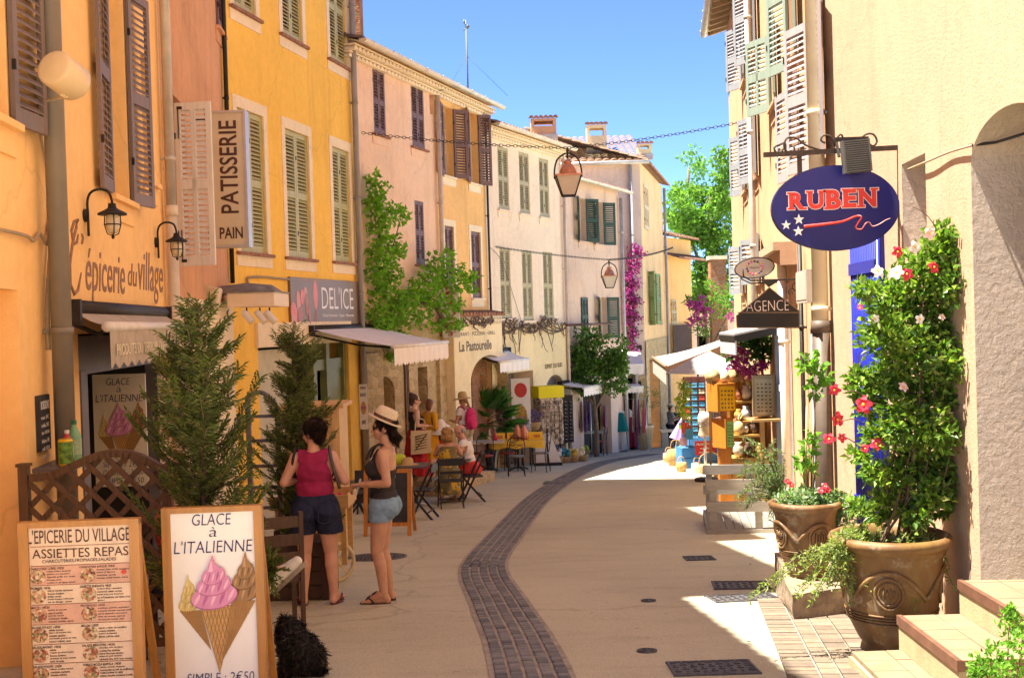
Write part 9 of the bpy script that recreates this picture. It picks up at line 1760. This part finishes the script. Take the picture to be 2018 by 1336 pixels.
pots_=[(1455,900),(1475,900),(1500,900),(1520,898),(1452,856),(1468,856),(1486,856),(1455,830),(1470,830),(1456,790),(1470,790),(1486,790),(1462,748),(1480,748),(1448,748)];dyj=[0]*4+[.12]*3+[.2]*2+[.28]*3+[.34]*3;pcol=[(.62,.55,.42),(.10,.06,.04),(.55,.32,.08),(.6,.6,.56),(.28,.10,.05)]
for i,(px,py)in enumerate(pots_):
 zz=mk(px,py,YSh).z;s=rng.uniform(.8,1.2)*.9;b=MB();s*=.8;b.lathe([(0,0),(.06*s,0),(.10*s,.08*s),(.09*s,.16*s),(.05*s,.21*s),(.065*s,.25*s),(.05*s,.25*s),(0,.2*s)],(mk(px,py,YSh+.12+dyj[i]).x,YSh+.10+dyj[i],zz),16);tag(b.build('pottery_jar',mat('pottery_%d'%(i%5),pcol[i%5],.4,var=.2,vs=12)),['ivory','dark brown','honey','pale grey','rust'][i%5]+' pottery jar on the '+['bottom shelf','bottom shelf','bottom shelf','bottom shelf','second shelf','second shelf','second shelf','middle shelf','middle shelf','upper shelf','upper shelf','upper shelf','top shelf','top shelf','top shelf'][i]+' of the gift stall','jar','pottery jars on the gift stall shelving')
b=MB();p=mk(1463,846,YSh-.1);zz=mk(1463,858,YSh).z;b.lathe([(0,0),(.06,0),(.085,.08),(.07,.17),(.03,.2),(0,.2)],(p.x,YSh+.18,zz),14);[b.bar((p.x,YSh+.18,zz+.19),(p.x+cos(a)*.07,YSh+.18+sin(a)*.05,zz+.30),.03,.006)for a in(0,1.2,2.5,3.7,5)];tag(b.build('ceramic_pineapple',mat('pineapple_cream',(.68,.50,.22),.4,var=.15,vs=25)),'cream ceramic pineapple on the gift stall shelf','ornament')
b=MB();p=mk(1470,935,20.5);b.lathe([(0,0),(.12,0),(.2,.12),(.17,.26),(.1,.3),(.12,.34),(0,.3)],(p.x,20.5,gz(20.5)),20);tag(b.build('terracotta_jar',terrac),'terracotta jar on the ground in front of the pine shelving','jar')
a=G(1548,1010);t0=P(1596,905,a.y-.6);b=MB();b.bar(a+Vector((0,0,.08)),t0,.30,.04,up=(.9,-.3,0));tag(b.build('leaning_board',mat('pale_blue_paint',(.42,.50,.62))),'pale blue painted board leaning at the blue shop front','board')
p=P(945,755,30.25);b=MB();b.lathe([(0,.0),(.12,.02),(.2,.06),(.235,.10),(.21,.10),(.12,.05),(0,.03)],(0,0,0),28);b.v=[(v[0]+p.x,-v[2]+p.y,v[1]+p.z)for v in b.v];tag(b.build('woven_tray',wick),'round woven tray hanging on the brick inside the restaurant arch','tray')
HG='goods hung from the gift stall awning'
for i,(px,py,Yh,lb,c,r_)in enumerate(((1404,742,17.0,'straw hat hanging at the left above the yellow menu sheet',(.45,.31,.14),.11),(1424,745,17.1,'pale straw hat hanging in the middle above the yellow menu sheet',(.55,.43,.25),.10),(1443,742,17.2,'darker straw hat hanging at the right above the yellow menu sheet',(.32,.2,.09),.10))):
 p=P(px,py,Yh);b=MB();b.lathe([(r_,0),(r_*1.05,.01),(r_*.5,.02),(r_*.46,.07),(r_*.3,.09),(0,.09)],n=22);b.v=[(v[0]+p.x,p.y-v[2],p.z+v[1])for v in b.v];tag(b.build('hanging_hat',mat('hat_straw_%d'%i,c,.8,var=.2,vs=40,bmp=.5,bs=90)),lb,'hat',HG)
bagc=[(.55,.08,.05),(.08,.25,.4),(.6,.42,.08),(.2,.35,.1),(.5,.3,.4),(.45,.3,.15)]
for i,(px,py,lb)in enumerate(((1350,832,'red cloth bag hung lowest left on the stall front'),(1358,845,'blue cloth bag hung beside the postcard rack'),(1398,900,'ochre cloth bag hung over the dark blue crate'),(1412,902,'green cloth bag hung beside the orange post'),(1347,862,'mauve cloth bag hung over the lilac umbrella'))):
 g=G(px,915);p=P(px,py,g.y-.2);t=thing('hanging_bag',lb,'bag',p,group=HG);b=MB();b.prism([(-.09,-.26),(.09,-.26),(.10,0),(-.10,0)],-.03,.03);b.build('body',clothm('bag_cloth_%d'%i,bagc[i],var=.3),t);b=MB();b.tube(resample([Vector((-.07,0,0)),Vector((0,0,.16)),Vector((.07,0,0))],.03),.007,5);b.build('handle',wick,t);b=MB();b.cyl((0,.05,.15),(0,.05,gz(g.y)-p.z),.008,n=6);b.build('hook_stand',iron,t)
gl=thing('leaf_garland','yellow green leaf garland hanging left of the postcard rack','garland',P(1350,800,27.2));foliage('foliage',[clump_leaves([pc(1346+5*sin(k),752+k*8,27.2)],[(.11,.1,.11)],26,.16,.05,up=-.6,shell=.1)for k in range(9)],leafm('leaf_garland',[(.2,.26,.03),(.34,.32,.04),(.14,.22,.03)],.4),gl);b=MB();b.tube([P(1347,745,27.2),P(1347,830,27.2)],.01,5);b.build('cord',wick,gl)
